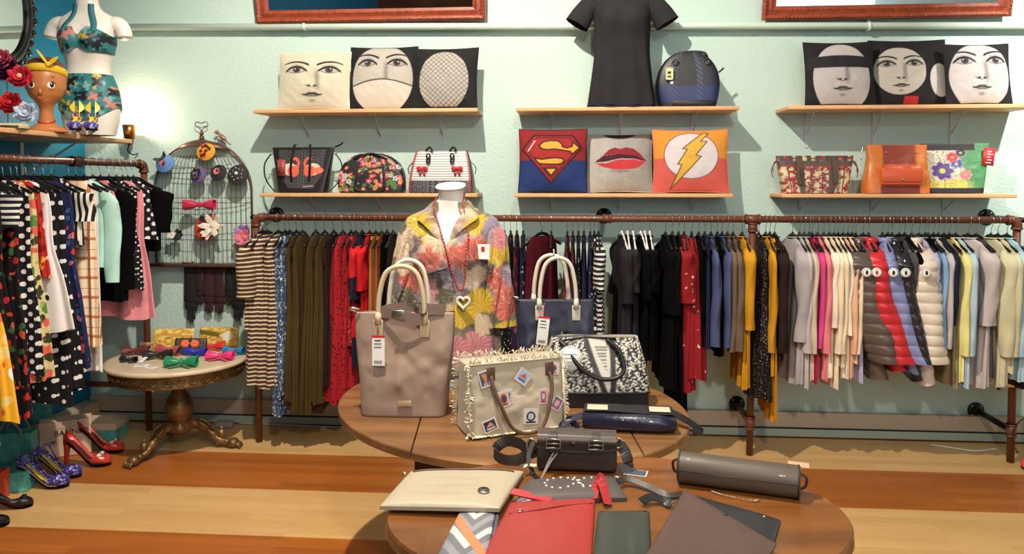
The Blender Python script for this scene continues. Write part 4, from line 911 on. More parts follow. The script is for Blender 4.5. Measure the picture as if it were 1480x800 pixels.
for k in range(10): one(ell((.042*cos(k*.63)*(1 if k % 2 else .75), .042*sin(k*.63)*(1 if k % 2 else .75), .026), .004, .004, .004, 8, 5), 'pearl', PEARL, t)
one(ell((0, 0, .035), .011, .011, .009), 'centre_pearl', PEARL, t)
q = at_c(291, 292); bow('hair_bow', q+Vector((0, 0, -.03)), 0, .19, None, 'crimson pink satin bow clipped to the birdcage', mats=SAT('crimson', (196, 40, 78)), tails=False).rotation_euler = (R(60), 0, R(4))
t, r_ = disc_hat(300, 329, 19, (200, 64, 40), 'red fascinator with a white lily on the birdcage')
LILY = mat('white_lily_petal', (214, 204, 184), .6)
petals(t, 6, .088, .019, LILY, off=(.055, -.005), cup=.35, z=.05, name='lily_petals'); petals(t, 4, .05, .014, LILY, off=(.03, -.045), cup=.3, z=.04, name='small_petals'); petals(t, 3, .045, .02, SAT('blackl', (40, 24, 24)), off=(-.015, .035), cup=.1, name='bow')
g = G(); g.add(tube(smoothpath([(.035, .03, .04), (.05, .07, .05), (.035, .10, .04)], 4), .007, 6, ry=.003)); g.obj('pink_ribbon', SAT('rosep3', (220, 150, 140)), t)
q = at_c(352, 338); t = thing('fascinator', 'lilac and pink tulle flower at the lower right of the birdcage', 'fascinator', q, rot=(R(70), 0, 0), group='hair pieces on the birdcage')
petals(t, 7, .06, .026, mat('lilac_tulle', (150, 120, 170), .7), cup=.7, z=0, name='lilac_petals'); petals(t, 6, .055, .026, mat('pink_tulle', (206, 106, 122), .7), off=(.01, -.03), cup=.5, z=.02, name='pink_petals')
q = at_c(256, 340); t = thing('fascinator', 'black and white looped ribbon rosette at the left of the birdcage', 'fascinator', q, rot=(R(70), 0, 0), group='hair pieces on the birdcage')
petals(t, 8, .045, .015, mat('bw_loop', (28, 26, 28), .5), cup=.3, z=0, name='black_petals'); petals(t, 5, .035, .014, mat('white_loop', (214, 208, 198), .6), off=(-.03, .004), cup=.4, z=.01, name='white_petals')
q = at_c(268, 376); t = thing('fascinator', 'flat pale pink lace piece lying on the birdcage tray', 'fascinator', (q.x, YW-.055, cz+.006), group='hair pieces on the birdcage')
petals(t, 9, .045, .018, mat('pink_lace', (196, 140, 124), .8), cup=.25, z=0, name='lace_petals')
# gloves hanging from the tray
def glove(px, py, pbt, c, label, w_=.045):
    q = PY(px, 384, YW-.06); zb = PY(px, pbt, YW-.06).z; L = q.z-zb; t = thing('lace_glove', label, 'glove', (q.x, YW-.05, cz-.019), group='gloves under the birdcage'); m = mat('glove_'+str(c), c, .85, bs=120, bst=.2)
    g = G(); P = smoothpath([(0, 0, 0), (-.004, 0, -L*.25), (.003, 0, -L*.5), (0, 0, -L*.62)], 4); g.add(tube(P, w_*.5, 14, ry=.013, scale=[1-.15*sin(i*.5)-.1*(i/len(P)) for i in range(len(P))], side=(1, 0, 0)))
    g.add(ell((0, 0, -L*.68), w_*.48, .013, L*.12, 14, 8)); g.obj('glove_hand', m, t)
    for k, (dx, ln) in enumerate(((-.018, .24), (-.006, .29), (.006, .28), (.017, .22))):
        one(tube([(dx, 0, -L*.74), (dx*1.2, -.004, -L*(.76+ln*.5)), (dx*1.3, .002, -L*(.74+ln*.85))], .0065, 8, scale=[1, .9, .6]), 'finger', m, t)
    one(tube([(.016, 0, -L*.6), (.03, 0, -L*.7), (.032, 0, -L*.78)], .0065, 8, scale=[1, 1, .6]), 'thumb', m, t)
glove(274, 384, 466, (20, 16, 18), 'long black glove hanging leftmost under the birdcage', .092)
glove(286, 384, 440, (34, 16, 18), 'short black glove behind the leftmost glove', .06)
glove(300, 384, 452, (52, 18, 24), 'left maroon glove under the birdcage', .078)
glove(315, 384, 453, (52, 18, 24), 'right maroon glove under the birdcage', .078)
glove(330, 384, 440, (20, 16, 18), 'short black glove right of the maroon pair', .06)
glove(342, 384, 463, (20, 16, 18), 'long black glove hanging rightmost under the birdcage', .092)
# ---------------------------------------------------------------- bags on the wall shelves
BLR = mat('black_leather', (22, 20, 22), .4, bs=180, bst=.15, bd=.001)
def bagpos(px0, px1, zs, y): a = PY(px0, 250, y-.05).x; b = PY(px1, 250, y-.05).x; return (a+b)/2, b-a
def dotc(u, v, n, bg, fg, k=.45): return mixc(np.tile(np.array(bg, float), u.shape+(1,)), fg, ((np.sin(u*n)*np.sin(v*n*.62)) > k).astype(float))
def strap(t, P, w_, m, side=(1, 0, 0), name='strap', th=.003, n=6): return one(ribbon(smoothpath(P, n), w_, th, side), name, m, t, smooth=False)
def handle(t, P, r_, m, name='handle', n=8): return one(tube(smoothpath(P, n), r_, 10), name, m, t)
# flamingo tote
x, w_ = bagpos(388, 480, SZ2, 4.52); t = thing('tote_bag', 'black dotted tote bag with two orange flamingos, leftmost on the lower left shelf', 'bag', (x, 4.53, SZ2+.002), R(-3), group='bags on the wall shelves')
FLN = [[(-.30, .50), (-.22, .62), (-.08, .56), (-.05, .36), (-.16, .12), (-.10, -.05), (-.16, -.12), (-.26, .06), (-.18, .34), (-.2, .46), (-.28, .42)]]
def f_tote(u, v):
    c = dotc(u, v, 75, (40, 38, 42), (122, 118, 122)); k = ((np.abs(u) > .78) | (v < -.82) | (v > .9) | (np.abs(u)+.55*np.abs(v-1) < .0) | (np.abs(u)*1.1-.5*v > .98)).astype(float)
    c = mixc(c, (22, 18, 22), k)
    for s in (-1, 1):
        x = u*s; c = mixc(c, (236, 200, 180), ss(np.hypot((x-.42)/.28, (v-.02)/.27)-1, .05)); c = mixc(c, (224, 96, 64), ss(np.hypot((x-.30)/.22, (v+.06)/.24)-1, .05)); c = mixc(c, (232, 120, 84), ss(np.hypot((x-.62)/.2, (v+.03)/.14)-1, .05)*(s > 0))
        c = mixc(c, (228, 104, 72), ss(seg(x, v, [(.26, -.05), (.14, .12), (.10, .34), (.20, .52), (.30, .50), (.28, .40)], False)-.045)); c = mixc(c, (40, 24, 26), ss(seg(x, v, [(.28, .40), (.24, .33)], False)-.03))
    return mixc(c, (225, 222, 218), ss(seg(u, v, [(.1, -.74), (.5, -.70)], False)-.018)*.8)
h = .275; panel(w_*.86, h, .11, f_tote, 'body', PRS, t, 90, 90, wid=lambda v: .86+.30*v, shape=lambda v: 1-.75*v, round_=.2)
for s in (-1, 1):
    strap(t, [(s*.055, -.055, .07), (s*.06, -.052, .14), (s*.058, -.04, .20), (s*.05, -.018, .28), (s*.045, -.0, .292)], .014, BLR); strap(t, [(s*.205, -.005, .235), (s*.245, -.01, .17), (s*.235, -.015, .08), (s*.175, -.03, .008)], .014, BLR, (0, 1, 0), 'shoulder_strap'); one(tube(circ3 if False else [(s*.203+.01*cos(a), -.005, .24+.012*sin(a)) for a in [2*pi*i/10 for i in range(10)]], .0025, 6, True), 'ring', BRASS, t)
one(box((-.115, -.06, .15), (.05, .002, .10)), 'hang_tag', mat('rose_tag', (150, 60, 60), .5), t); one(tube(smoothpath([(.20, 0, .275), (.235, 0, .29), (.25, 0, .305)], 4), .005, 6), 'zip_end', BLR, t)
# domed floral cosmetic bag
x, w_ = bagpos(487, 582, SZ2, 4.52); t = thing('weekend_bag', 'domed black bag covered with small bright flowers and skulls', 'bag', (x, 4.53, SZ2+.002), R(2), group='bags on the wall shelves')
rs = np.random.RandomState(3); FL = [(rs.uniform(-.95, .95), rs.uniform(-.9, .85), rs.uniform(.07, .13), rs.randint(6)) for _ in range(110)]
PC = [(206, 70, 70), (226, 110, 84), (214, 70, 110), (200, 206, 196), (90, 130, 70), (230, 160, 70)]
def f_flor(u, v):
    c = np.tile(np.array([30, 26, 30.]), u.shape+(1,))
    for a, b, r_, k in FL:
        d = np.hypot((u-a)*1.5, v-b); an = np.arctan2(v-b, (u-a)*1.5); rr = r_*(1+.25*np.cos(5*an)); c = mixc(c, PC[k], ss(d-rr, .02)); c = mixc(c, (240, 230, 220) if k < 3 else (40, 34, 40), ss(d-r_*.3, .02))
    c = mixc(c, (24, 20, 24), ss(seg(u, v, [(-.55, -.1), (.0, .18), (.35, .3)], False)-.035)); return mixc(c, (28, 24, 28), ss(np.abs(np.abs(u)-.42)-.045)*(v < .5))
dome = lambda v: np.sqrt(np.clip(1-np.clip((v-.25)/.78, 0, 1)**2.6, 0, 1))*(.96+.04*np.minimum(v/.1, 1))
panel(w_, .235, .13, f_flor, 'body', PRS, t, 90, 70, wid=dome, shape=lambda v: .5+.5*dome(v)*(1-.4*v), round_=.3)
one(tube(smoothpath([(-.10, -.05, .20), (-.06, -.06, .222), (0, -.05, .235), (.06, -.06, .222), (.10, -.05, .20)], 4), .005, 8), 'top_piping', BLR, t); handle(t, [(-.085, -.066, .1), (-.09, -.078, .04), (-.05, -.08, .012), (.05, -.08, .012), (.09, -.078, .04), (.085, -.066, .1)], .006, BLR)
# striped bag
x, w_ = bagpos(590, 684, SZ2, 4.52); t = thing('handbag', 'black and white striped handbag with two red bows', 'bag', (x, 4.52, SZ2+.002), R(-2), group='bags on the wall shelves')
def f_str(u, v):
    c = np.tile(np.array([220, 216, 210.]), u.shape+(1,)); c = mixc(c, (38, 34, 40), (np.abs(((v+1)*8.4) % 1-.5) < .13).astype(float)); c = np.where((v < -.42)[..., None], dotc(u, v, 80, (40, 38, 44), (150, 146, 150), .5), c)
    c = mixc(c, (190, 40, 44), ss(np.abs(np.abs(u)-.93)-.02)); return np.where((np.abs(u) > .96)[..., None], dotc(u, v, 90, (40, 38, 44), (120, 116, 120), .5), c)
panel(w_, .25, .15, f_str, 'body', PRS, t, 80, 70, wid=lambda v: 1-.2*v**2, shape=lambda v: 1-.8*v**1.6, round_=.12)
for s in (-1, 1):
    g = G(); q = s*.105
    for e in (-1, 1): g.add(ell((q+e*.018, -.072, .145), .017, .006, .015, 10, 6)); g.add(prism([(q, .14), (q+e*.022, .105), (q+e*.008, .102)], -.072, -.069))
    g.add(ell((q, -.075, .143), .007, .007, .009)); g.obj('red_bow', SAT('bowred', (196, 40, 42)), t)
    g = G(); q = s*.072; g.add(tube([(q+.011*cos(a), -.052, .215+.017*sin(a)) for a in [2*pi*i/12 for i in range(12)]], .005, 6, True)); g.add(tube([(q+.009*cos(a), -.058, .19+.014*sin(a)) for a in [2*pi*i/12 for i in range(12)]], .005, 6, True)); g.add(tube(smoothpath([(q-.02, -.02, .25), (q, -.03, .27), (q+.012, -.04, .265), (q+.02, -.03, .25)], 3), .006, 7)); g.obj('handle_ring', BLR, t)
    strap(t, [(s*.17, 0, .19), (s*.205, 0, .15), (s*.20, 0, .11)], .012, BLR, (0, 1, 0))
# plaid dome backpack
x, w_ = bagpos(948, 1040, SZ1, 4.52); t = thing('dome_bag', 'navy and black plaid dome bag with a pale tag, beside the charcoal dress', 'bag', (x, 4.52, SZ1+.002), R(-3), group='bags on the wall shelves')
def f_pl(u, v):
    c = np.tile(np.array([30, 32, 46.]), u.shape+(1,)); c = mixc(c, (22, 34, 86), (v < -.25).astype(float)); c = mixc(c, (12, 11, 14), ((np.abs(u+.1) < .38)*(v > -.25)).astype(float)); di = (np.sin((u*1.0+v)*34) > .1)
    c = mixc(c, (66, 78, 108), (di*(np.abs(u-.35) < .09)).astype(float)*.85); c = mixc(c, (58, 70, 104), (di*(np.abs(u+.5) < .14)).astype(float)*.6); c = mixc(c, (52, 60, 92), (di*(np.abs(v-.05) < .0)).astype(float)); c = mixc(c, (44, 52, 84), (di*(v < -.25)*(np.abs(u) < .7)).astype(float)*.5)
    c = mixc(c, (17, 15, 19), ((v < -.84) | (np.abs(u) > .93)).astype(float)); return mixc(c, (150, 150, 156), ss(seg(u, v, [(.58, -.88), (.76, -.86)], False)-.02))
dome2 = lambda v: (.88+.12*np.sin(np.minimum(v/.45, 1)*pi/2))*np.sqrt(np.clip(1-np.clip((v-.35)/.68, 0, 1)**2.3, 0, 1))
panel(w_, .315, .17, f_pl, 'body', PRS, t, 80, 80, wid=dome2, shape=lambda v: .45+.55*dome2(v)*(1-.35*v), round_=.35)
for s in (-1, 1): g = G(); g.add(lathe([(.02, -.003), (.02, .004), (.016, .006), (.003, .006)], 16), T=Matrix.Translation((s*.09+.02, -.062, .25))@Matrix.Rotation(R(65), 4, 'X')); g.add(ell((s*.09+.02, -.068, .253), .006, .005, .006), 1); g.obj('handle_tab', [BLR, BRASS], t)
handle(t, [(-.07, -.06, .262), (-.06, -.03, .30), (.0, -.02, .318), (.09, -.03, .31), (.11, -.06, .262)], .007, BLR)
g = G().add(box((-.11, -.10, .185), (.042, .002, .072), .008)); g.add(box((-.11, -.1015, .19), (.018, .001, .014)), 1); g.add(box((-.11, -.1015, .168), (.02, .001, .008)), 1); g.add(tube([(-.11, -.10, .22), (-.105, -.085, .25), (-.095, -.07, .265)], .0012, 5), 0); g.obj('hang_tag', [mat('cream_tag', (206, 200, 150), .5), INK], t)
one(box((.02, -.086, .018), (.22, .006, .03), .002), 'base_band', BLR, t); one(tube(smoothpath([(.178, 0, .2), (.195, 0, .215), (.205, 0, .225)], 3), .006, 6), 'side_ring', BLR, t)
# patchwork handbag
x, w_ = bagpos(1125, 1238, SZ2, 4.5); t = thing('handbag', 'patchwork tapestry handbag with brown straps and ribbon ties at the right shelf', 'bag', (x, 4.51, SZ2+.002), R(1), group='bags on the wall shelves')
def f_pat(u, v):
    n = fbm(u*9+4, v*7+2); c = np.tile(np.array([206, 190, 150.]), u.shape+(1,)); c = mixc(c, (140, 40, 40), ss(.42-n, .03)); c = mixc(c, (92, 96, 110), ss(np.abs(n-.55)-.03)*(np.abs(u) < .3)); c = mixc(c, (214, 170, 110), ss(.66-n, .02)*1.); c = mixc(c, (130, 36, 40), ss(np.abs(((u*3.2) % 1)-.5)-.06)); c = mixc(c, (92, 74, 62), ss(np.abs(np.abs(u)-.44)-.09)*1.)
    k = (v > .42) & (v < .72); c = np.where(k[..., None], mixc(np.tile(np.array([86, 72, 64.]), u.shape+(1,)), (146, 46, 46), ss(np.abs(v-.45)-.04)), c); c = mixc(c, (70, 60, 52), ((v > .72)*(np.sin(u*26) > 0)).astype(float)); return c
panel(w_, .215, .12, f_pat, 'body', PRS, t, 90, 50, wid=lambda v: .82+.18*v, shape=lambda v: 1-.6*v, round_=.2, dent=.02)
BRS = mat('brown_strap', (84, 70, 58), .6)
for s in (-1, 1): strap(t, [(s*.10, -.03, .20), (s*.10, -.062, .14), (s*.10, -.066, .05)], .03, BRS)
strap(t, [(-.10, -.068, .15), (-.085, -.085, .06), (-.02, -.09, .018), (.05, -.09, .022), (.09, -.075, .07)], .014, BRS, (0, 1, 0), 'handle'); RR = mat('red_ribbon', (140, 30, 40), .5)
for s in (-1, 1):
    for k in range(3): strap(t, [(s*w_*.48, 0, .19), (s*(w_*.5+.01+.008*k), -.01, .18-.02*k), (s*(w_*.5+.02), -.015, .15-.03*k)], .008, RR if k != 1 else BRS, (0, 1, 0), 'ribbon_tie')
# tan leather bag
x, w_ = bagpos(1252, 1348, SZ2, 4.5); t = thing('shoulder_bag', 'orange and brown leather bag with a buttoned front pocket', 'bag', (x, 4.5, SZ2+.002), R(3), group='bags on the wall shelves')
def f_tan(u, v):
    c = np.tile(np.array([206, 116, 48.]), u.shape+(1,)); c = mixc(c, (140, 58, 40), ((np.abs(u-.03) < .52) & (v > .2)).astype(float)); c = mixc(c, (122, 44, 36), ((v < -.7) & (np.abs(u) < .62)).astype(float)); c = mixc(c, (196, 84, 44), ((np.abs(u) < .56) & (v < .2) & (v > -.7)).astype(float)); c = mixc(c, (110, 50, 30), ss(np.abs(np.abs(u-.03)-.56)-.008)); return c*(.94+.12*fbm(u*4, v*4))[..., None]
LTH = attm('tan_leather', .38, 0, 60, .15, .002, .15)
panel(w_, .275, .13, f_tan, 'body', LTH, t, 80, 60, wid=lambda v: .98-.06*v+.03*np.sin(v*7), shape=lambda v: 1-.72*v, round_=.4, dent=.03)
g = G().add(box((.0, -.072, .095), (.225, .014, .095), .006)); g.add(box((0, -.08, .10), (.228, .010, .07), .005)); g.obj('pocket', mat('coral_leather', (206, 88, 52), .38, coat=.15, bs=60, bst=.15), t); one(lathe([(.007, 0), (.006, .003), (.001, .004)], 12), 'button', BRASS, t, T=Matrix.Translation((0, -.086, .078))@Matrix.Rotation(R(90), 4, 'X'))
one(tube(smoothpath([(-.19, -.01, .27), (-.20, -.015, .23), (-.205, -.02, .19)], 3), .003, 6), 'zip_pull', BRASS, t)
for s in (-1, 1): one(ell((s*.085+.015, -.034, .232), .005, .004, .005), 'rivet', BRASS, t)
# colourful tote
x, w_ = bagpos(1337, 1428, SZ2, 4.57); t = thing('tote_bag', 'green and white tote with painted purple flowers, rightmost on the shelf', 'bag', (x+.01, 4.57, SZ2+.002), R(-5), group='bags on the wall shelves')
rs = np.random.RandomState(8)
def f_col(u, v):
    n = fbm(u*4+7, v*4+3); c = np.tile(np.array([196, 190, 170.]), u.shape+(1,)); c = mixc(c, (70, 140, 92), ss(.38-u-n*.5, .1)); c = mixc(c, (206, 190, 90), ss(v+.35+n*.3, .1)*ss(u-.5, .2)); c = mixc(c, (90, 90, 60), ss(np.abs(vn(u*16, v*16)-.5)-.05)*.8)
    for a, b, r_, q in ((-.45, -.1, .36, (70, 50, 120)), (.02, .18, .2, (60, 70, 150)), (-.1, .45, .2, (190, 50, 70)), (.3, -.25, .2, (206, 110, 120)), (.15, .62, .16, (40, 40, 80))):
        d = np.hypot(u-a, v-b); an = np.arctan2(v-b, u-a); rr = r_*(.75+.3*np.abs(np.cos(3.5*an))); c = mixc(c, q, ss(d-rr, .02)); c = mixc(c, (220, 180, 180), ss(np.abs(d-rr)-.015)*.6); c = mixc(c, (206, 180, 70), ss(d-r_*.28))
    c = mixc(c, (32, 22, 26), ((v > .72) & (u < .55)).astype(float)); return mixc(c, (30, 20, 26), (v < -.78).astype(float))
panel(w_, .285, .10, f_col, 'body', PRS, t, 80, 70, wid=lambda v: .86+.20*v, shape=lambda v: 1-.8*v, round_=.25, dent=.02)
g = G().add(box((.145, -.034, .225), (.06, .003, .10)), T=Matrix.Rotation(R(6), 4, 'Y'))
for k in range(5): g.add(box((.145+.006*(k % 2), -.036, .19+.016*k), (.03-.006*(k % 3), .001, .005)), 1, T=Matrix.Rotation(R(6), 4, 'Y'))
g.obj('red_hang_tag', [mat('red_tag', (206, 50, 60), .5), WHITE], t)
# ---------------------------------------------------------------- torsos
MAN = mat('mannequin_white', (232, 226, 216), .35, coat=.15)
class Torso:
    def __init__(s, secs, bust=0, zb=.5, bx=.07, bs_=.055): s.S = np.array(secs, float); s.b = (bust, zb, bx, bs_)
    def at(s, th, z, off=0):
        zs = s.S[:, 0]; w2 = np.interp(z, zs, s.S[:, 1])/2; d2 = np.interp(z, zs, s.S[:, 2])/2; yc = np.interp(z, zs, s.S[:, 3])
        x = sgp(np.cos(th), .85)*(w2+off); y = yc+sgp(np.sin(th), .85)*(d2+off)
        b, zb, bx_, bs_ = s.b
        if b: y = y-b*(np.exp(-((np.abs(x)-bx_)**2+(z-zb)**2)/(2*bs_**2)))*(np.sin(th) < 0)*np.abs(np.sin(th))**.5
        return x, y
    def shell(s, z0, z1, off=0, t0=0, t1=2*pi, nu=72, nv=40, closed=True, fold=0, flare=0):
        def f(U, V):
            th = t0+(t1-t0)*U; a = z0(th) if callable(z0) else z0; b = z1(th) if callable(z1) else z1; z = a+(b-a)*V
            x, y = s.at(th, z, off+flare*(1-V)**1.5+fold*(1-V)*np.sin(9*th+3*V)); return x, y, z
        return grid(f, nu, nv, cu=closed)
def smooth_secs(T_, n=60):
    S_ = np.array(T_, float); z = np.linspace(S_[0, 0], S_[-1, 0], n); out = [z]
    for k in (1, 2, 3):
        y = np.interp(z, S_[:, 0], S_[:, k]); 
        for _ in range(3): y = np.concatenate([[y[0]], (y[:-2]+2*y[1:-1]+y[2:])/4, [y[-1]]])
        out.append(y)
    return np.stack(out, 1)
# swimwear torso on the left shelf
q = PY(134, 196, 4.0); sw = thing('torso_mannequin', 'white torso mannequin wearing floral halter swimwear on the left shelf', 'mannequin', (q.x, 3.98, SZL+.001), R(6))
B = Torso(smooth_secs([(0, .25, .17, .01), (.08, .29, .20, .012), (.16, .305, .215, .012), (.25, .285, .19, .006), (.33, .225, .15, 0), (.37, .215, .145, 0), (.43, .245, .16, 0), (.50, .28, .18, 0), (.56, .285, .175, .005), (.61, .34, .14, .012), (.645, .28, .115, .015), (.665, .16, .105, .012), (.685, .115, .105, .008), (.74, .10, .10, 0), (.80, .105, .105, -.004)]), .045, .505, .07, .05)
g = G(); g.add(B.shell(0, .80, nv=70)); V_, F_ = B.shell(.799, .8, nv=2); g.add((V_[-72:], [tuple(range(72))]));
for s in (-1, 1): g.add(tube(smoothpath([(s*.12, .01, .60), (s*.165, .008, .595), (s*.19, .005, .56), (s*.198, 0, .525)], 4), .042, 14, scale=[.9, 1, 1.05, 1.05, 1.03, 1, .98, .96, .94, .93, .92, .9, .88]))
g.obj('torso_form', MAN, sw)
FSW = attm('swim_fabric', .5)
rs = np.random.RandomState(11); SF = [(rs.uniform(-.3, .3), rs.uniform(0, .65), rs.uniform(.012, .03), rs.randint(7), rs.uniform(.5, 1.6)) for _ in range(330)]
SC = [(52, 130, 130), (24, 30, 36), (206, 180, 50), (20, 24, 30), (196, 130, 120), (120, 170, 170), (28, 70, 76)]
def f_sw(V_):
    x = V_[:, 0]; z = V_[:, 2]; c = np.tile(np.array([44, 118, 124.]), x.shape+(1,))
    for a, b, r_, k, e in SF:
        d = np.hypot((x-a)*e, z-b); c = mixc(c, SC[k], ss(d-r_*(.8+.35*np.cos(4*np.arctan2(z-b, x-a)+k)), .002))
    return todcol(c)
v = B.shell(lambda t_: .075+.075*np.clip(np.cos(t_), -1, 1)**2+.0*t_+.02*np.sin(t_)*0, .325, .006, nu=140, nv=90, fold=.001); v = (np.asarray(v[0]), v[1]); sho = G().add(v, col=f_sw(v[0])).obj('floral_shorts', FSW, sw)
bt = lambda t_: np.where(np.sin(t_) < 0, .575-.05*np.exp(-(np.cos(t_)/.12)**2)-.05*np.abs(np.cos(t_))**2, .50)
bb = lambda t_: np.where(np.sin(t_) < 0, .435+.025*np.exp(-(np.cos(t_)/.2)**2), .44)
v = B.shell(bb, bt, .006, nu=160, nv=40); v = (np.asarray(v[0]), v[1]); G().add(v, col=f_sw(v[0])).obj('floral_bra', FSW, sw)
TEAL = mat('teal_strap', (48, 116, 124), .6)
for s in (-1, 1):
    P = [];
    for z_, c_ in ((.545, .50), (.585, .40), (.62, .30), (.66, .36), (.70, .6)):
        th = -pi/2+s*acos(sqrt(max(0, 1-c_*c_)))*1.0; x_, y_ = B.at(np.array(th), np.array(z_), .006); P.append((float(x_), float(y_), z_))
    one(ribbon(smoothpath(P, 4), .03, .003, (1, .3*s, 0)), 'halter_strap', TEAL, sw)
    one(ribbon(smoothpath([(s*.13, -.03, .52), (s*.145, .02, .515), (s*.10, .075, .50)], 4), .04, .002, (0, 0, 1)), 'side_band', TEAL, sw)
# charcoal dress on a form, centre shelf
q = PY(898, 150, 4.52); td = thing('dress_form', 'charcoal short sleeved dress on a bust form standing on the centre shelf', 'mannequin', (q.x, 4.52, SZ1+.001))
CH = C_('charcoal_knit', (46, 44, 47))
D = Torso(smooth_secs([(0, .385, .21, 0), (.06, .37, .20, 0), (.2, .335, .18, 0), (.32, .31, .16, 0), (.42, .315, .17, 0), (.50, .32, .18, 0), (.58, .34, .16, .005), (.635, .36, .13, .01), (.665, .26, .11, .01), (.69, .15, .10, .01), (.71, .13, .10, 0)]), .03, .49, .075, .05)
g = G(); g.add(D.shell(.012, lambda t_: .69-.05*np.exp(-((np.sin(t_)+1)/.5)**2), .004, nu=110, nv=70, fold=.006)); g.add(D.shell(.0, .014, .002, nu=110, nv=3, fold=.006)); g.obj('dress_body', CH, td)
for s in (-1, 1):
    g = G(); P = smoothpath([(s*.13, 0, .628), (s*.18, 0, .60), (s*.225, -.005, .545), (s*.262, -.01, .485)], 5); g.add(sweep(P, circ(.062, 18, .05), side=(1, 0, .6), scale=[.85+.35*i/len(P) for i in range(len(P))], caps=False)); g.obj('sleeve', CH, td)
DN = Torso(smooth_secs([(.3, .2, .1, 0), (.6, .26, .11, .01), (.66, .16, .09, .01), (.69, .105, .09, .005), (.78, .10, .10, 0)])); one(DN.shell(.3, .78, nv=30), 'bust_form', MAN, td)
# doll head
q = PY(68, 186, 3.72); dh = thing('doll_head', 'tan doll head display with painted eyes and a yellow headband', 'display head', (q.x, 3.72, SZL+.001), R(22)); dh.scale = (1.13, 1.13, 1.1)
SK = mat('tan_painted_skin', (192, 122, 70), .4, coat=.2)
g = G()
HZ = 1.12
def f(U, V):
    a = U*2*pi; z = np.interp(V, [0, .05, .12, .2, .3, .42, .46, .5, .56, .64, .74, .84, .92, .97, 1], [0, .006, .016, .028, .045, .10, .125, .145, .165, .20, .25, .295, .325, .338, .342])
    rx = np.interp(V, [0, .05, .12, .2, .3, .42, .46, .5, .56, .64, .74, .84, .92, .97, 1], [.085, .085, .078, .055, .032, .026, .032, .048, .066, .080, .084, .078, .055, .03, .0])
    ry = rx*np.interp(V, [0, .3, .45, .56, 1], [.6, .9, 1.1, 1.1, 1.08]); yc = np.interp(V, [0, .3, .45, .6, 1], [0, .0, -.006, -.002, .006])
    fr = np.exp(-((np.sin(a)+1)/.35)**2)
    return np.cos(a)*rx, yc+np.sin(a)*ry-.012*fr*np.exp(-((z-.135)/.02)**2), z
g.add(grid(f, 48, 60, cu=True)); g.obj('head', SK, dh)
hy = lambda x_, z_: -.002-sqrt(max(1e-6, 1-(x_/.08)**2))*.0855*(1 if z_ > .18 else .9)
one(ell((0, -.094, .178), .008, .014, .014), 'nose', SK, dh); g = G(); g.add(ell((-.008, -.089, .152), .009, .006, .005)); g.add(ell((.008, -.089, .152), .009, .006, .005)); g.add(ell((0, -.089, .146), .012, .006, .005)); g.obj('lips', mat('doll_lip', (176, 84, 56), .3), dh)
EB = mat('doll_eye_white', (232, 226, 216), .25); ED = mat('doll_eye_dark', (52, 26, 18), .25)
for s in (-1, 1):
    ex = s*.036; g = G(); y0 = hy(ex, .2); T = Matrix.Translation((ex, y0+.004, .213))@Matrix.Rotation(s*R(25), 4, 'Z'); g.add(ell((0, 0, 0), .021, .007, .023), 1, T=T); g.add(ell((s*.001, -.0035, -.004), .017, .006, .017), 0, T=T); g.add(ell((.004, -.008, -.001), .009, .004, .013), 1, T=T); g.add(ell((.001, -.0115, .004), .003, .002, .003), 0, T=T); g.obj('painted_eye', [EB, ED], dh)
    one(tube(smoothpath([(ex-s*.018, y0+.002, .242), (ex, y0-.001, .25), (ex+s*.016, y0+.008, .246)], 4), .0018, 6), 'eyebrow', ED, dh)
HR = mat('doll_hair_brown', (104, 58, 30), .5); g = G()
def f(U, V): a = U*2*pi; z = .272+.075*np.sin(V*pi/2); r_ = .0835*np.cos(V*pi/2)**.75+.0005; return np.cos(a)*r_*1.0, .002+np.sin(a)*r_*1.08, z
g.add(grid(f, 32, 10, cu=True)); g.obj('painted_hair', HR, dh)
YB_ = mat('yellow_headband', (230, 186, 40), .6, bs=40, bst=.2); g = G(); g.add(sweep([(.083*cos(a), .003+.09*sin(a), .268-.012*sin(a)*1.6+.004) for a in [2*pi*i/32 for i in range(32)]], [(-.003, -.018), (.004, -.015), (.004, .015), (-.003, .018)], True, side=[(cos(2*pi*i/32), sin(2*pi*i/32), 0) for i in range(32)]))
g.add(ell((.03, -.084, .302), .013, .012, .013))
for s in (-1, 1):
    def f(U, V, s=s): k = np.sin(np.clip(V*.85+.15, 0, 1)*pi)**.6; return .03+s*V*.032+(.012 if s < 0 else .026)*V*s*.6, -.086-.012*V+.008*(U*2-1), .305+V*(.062 if s < 0 else .03)+(U*2-1)*.015*k*(1 if s > 0 else .5)
    g.add(grid(f, 6, 8))
g.obj('headband', YB_, dh)
one(tube([(.033*cos(a), .0+.031*sin(a)-.004, .052-.012*sin(a)*-1) for a in [2*pi*i/20 for i in range(20)]], .004, 6, True), 'red_necklace', mat('red_beads', (190, 40, 40), .4), dh)
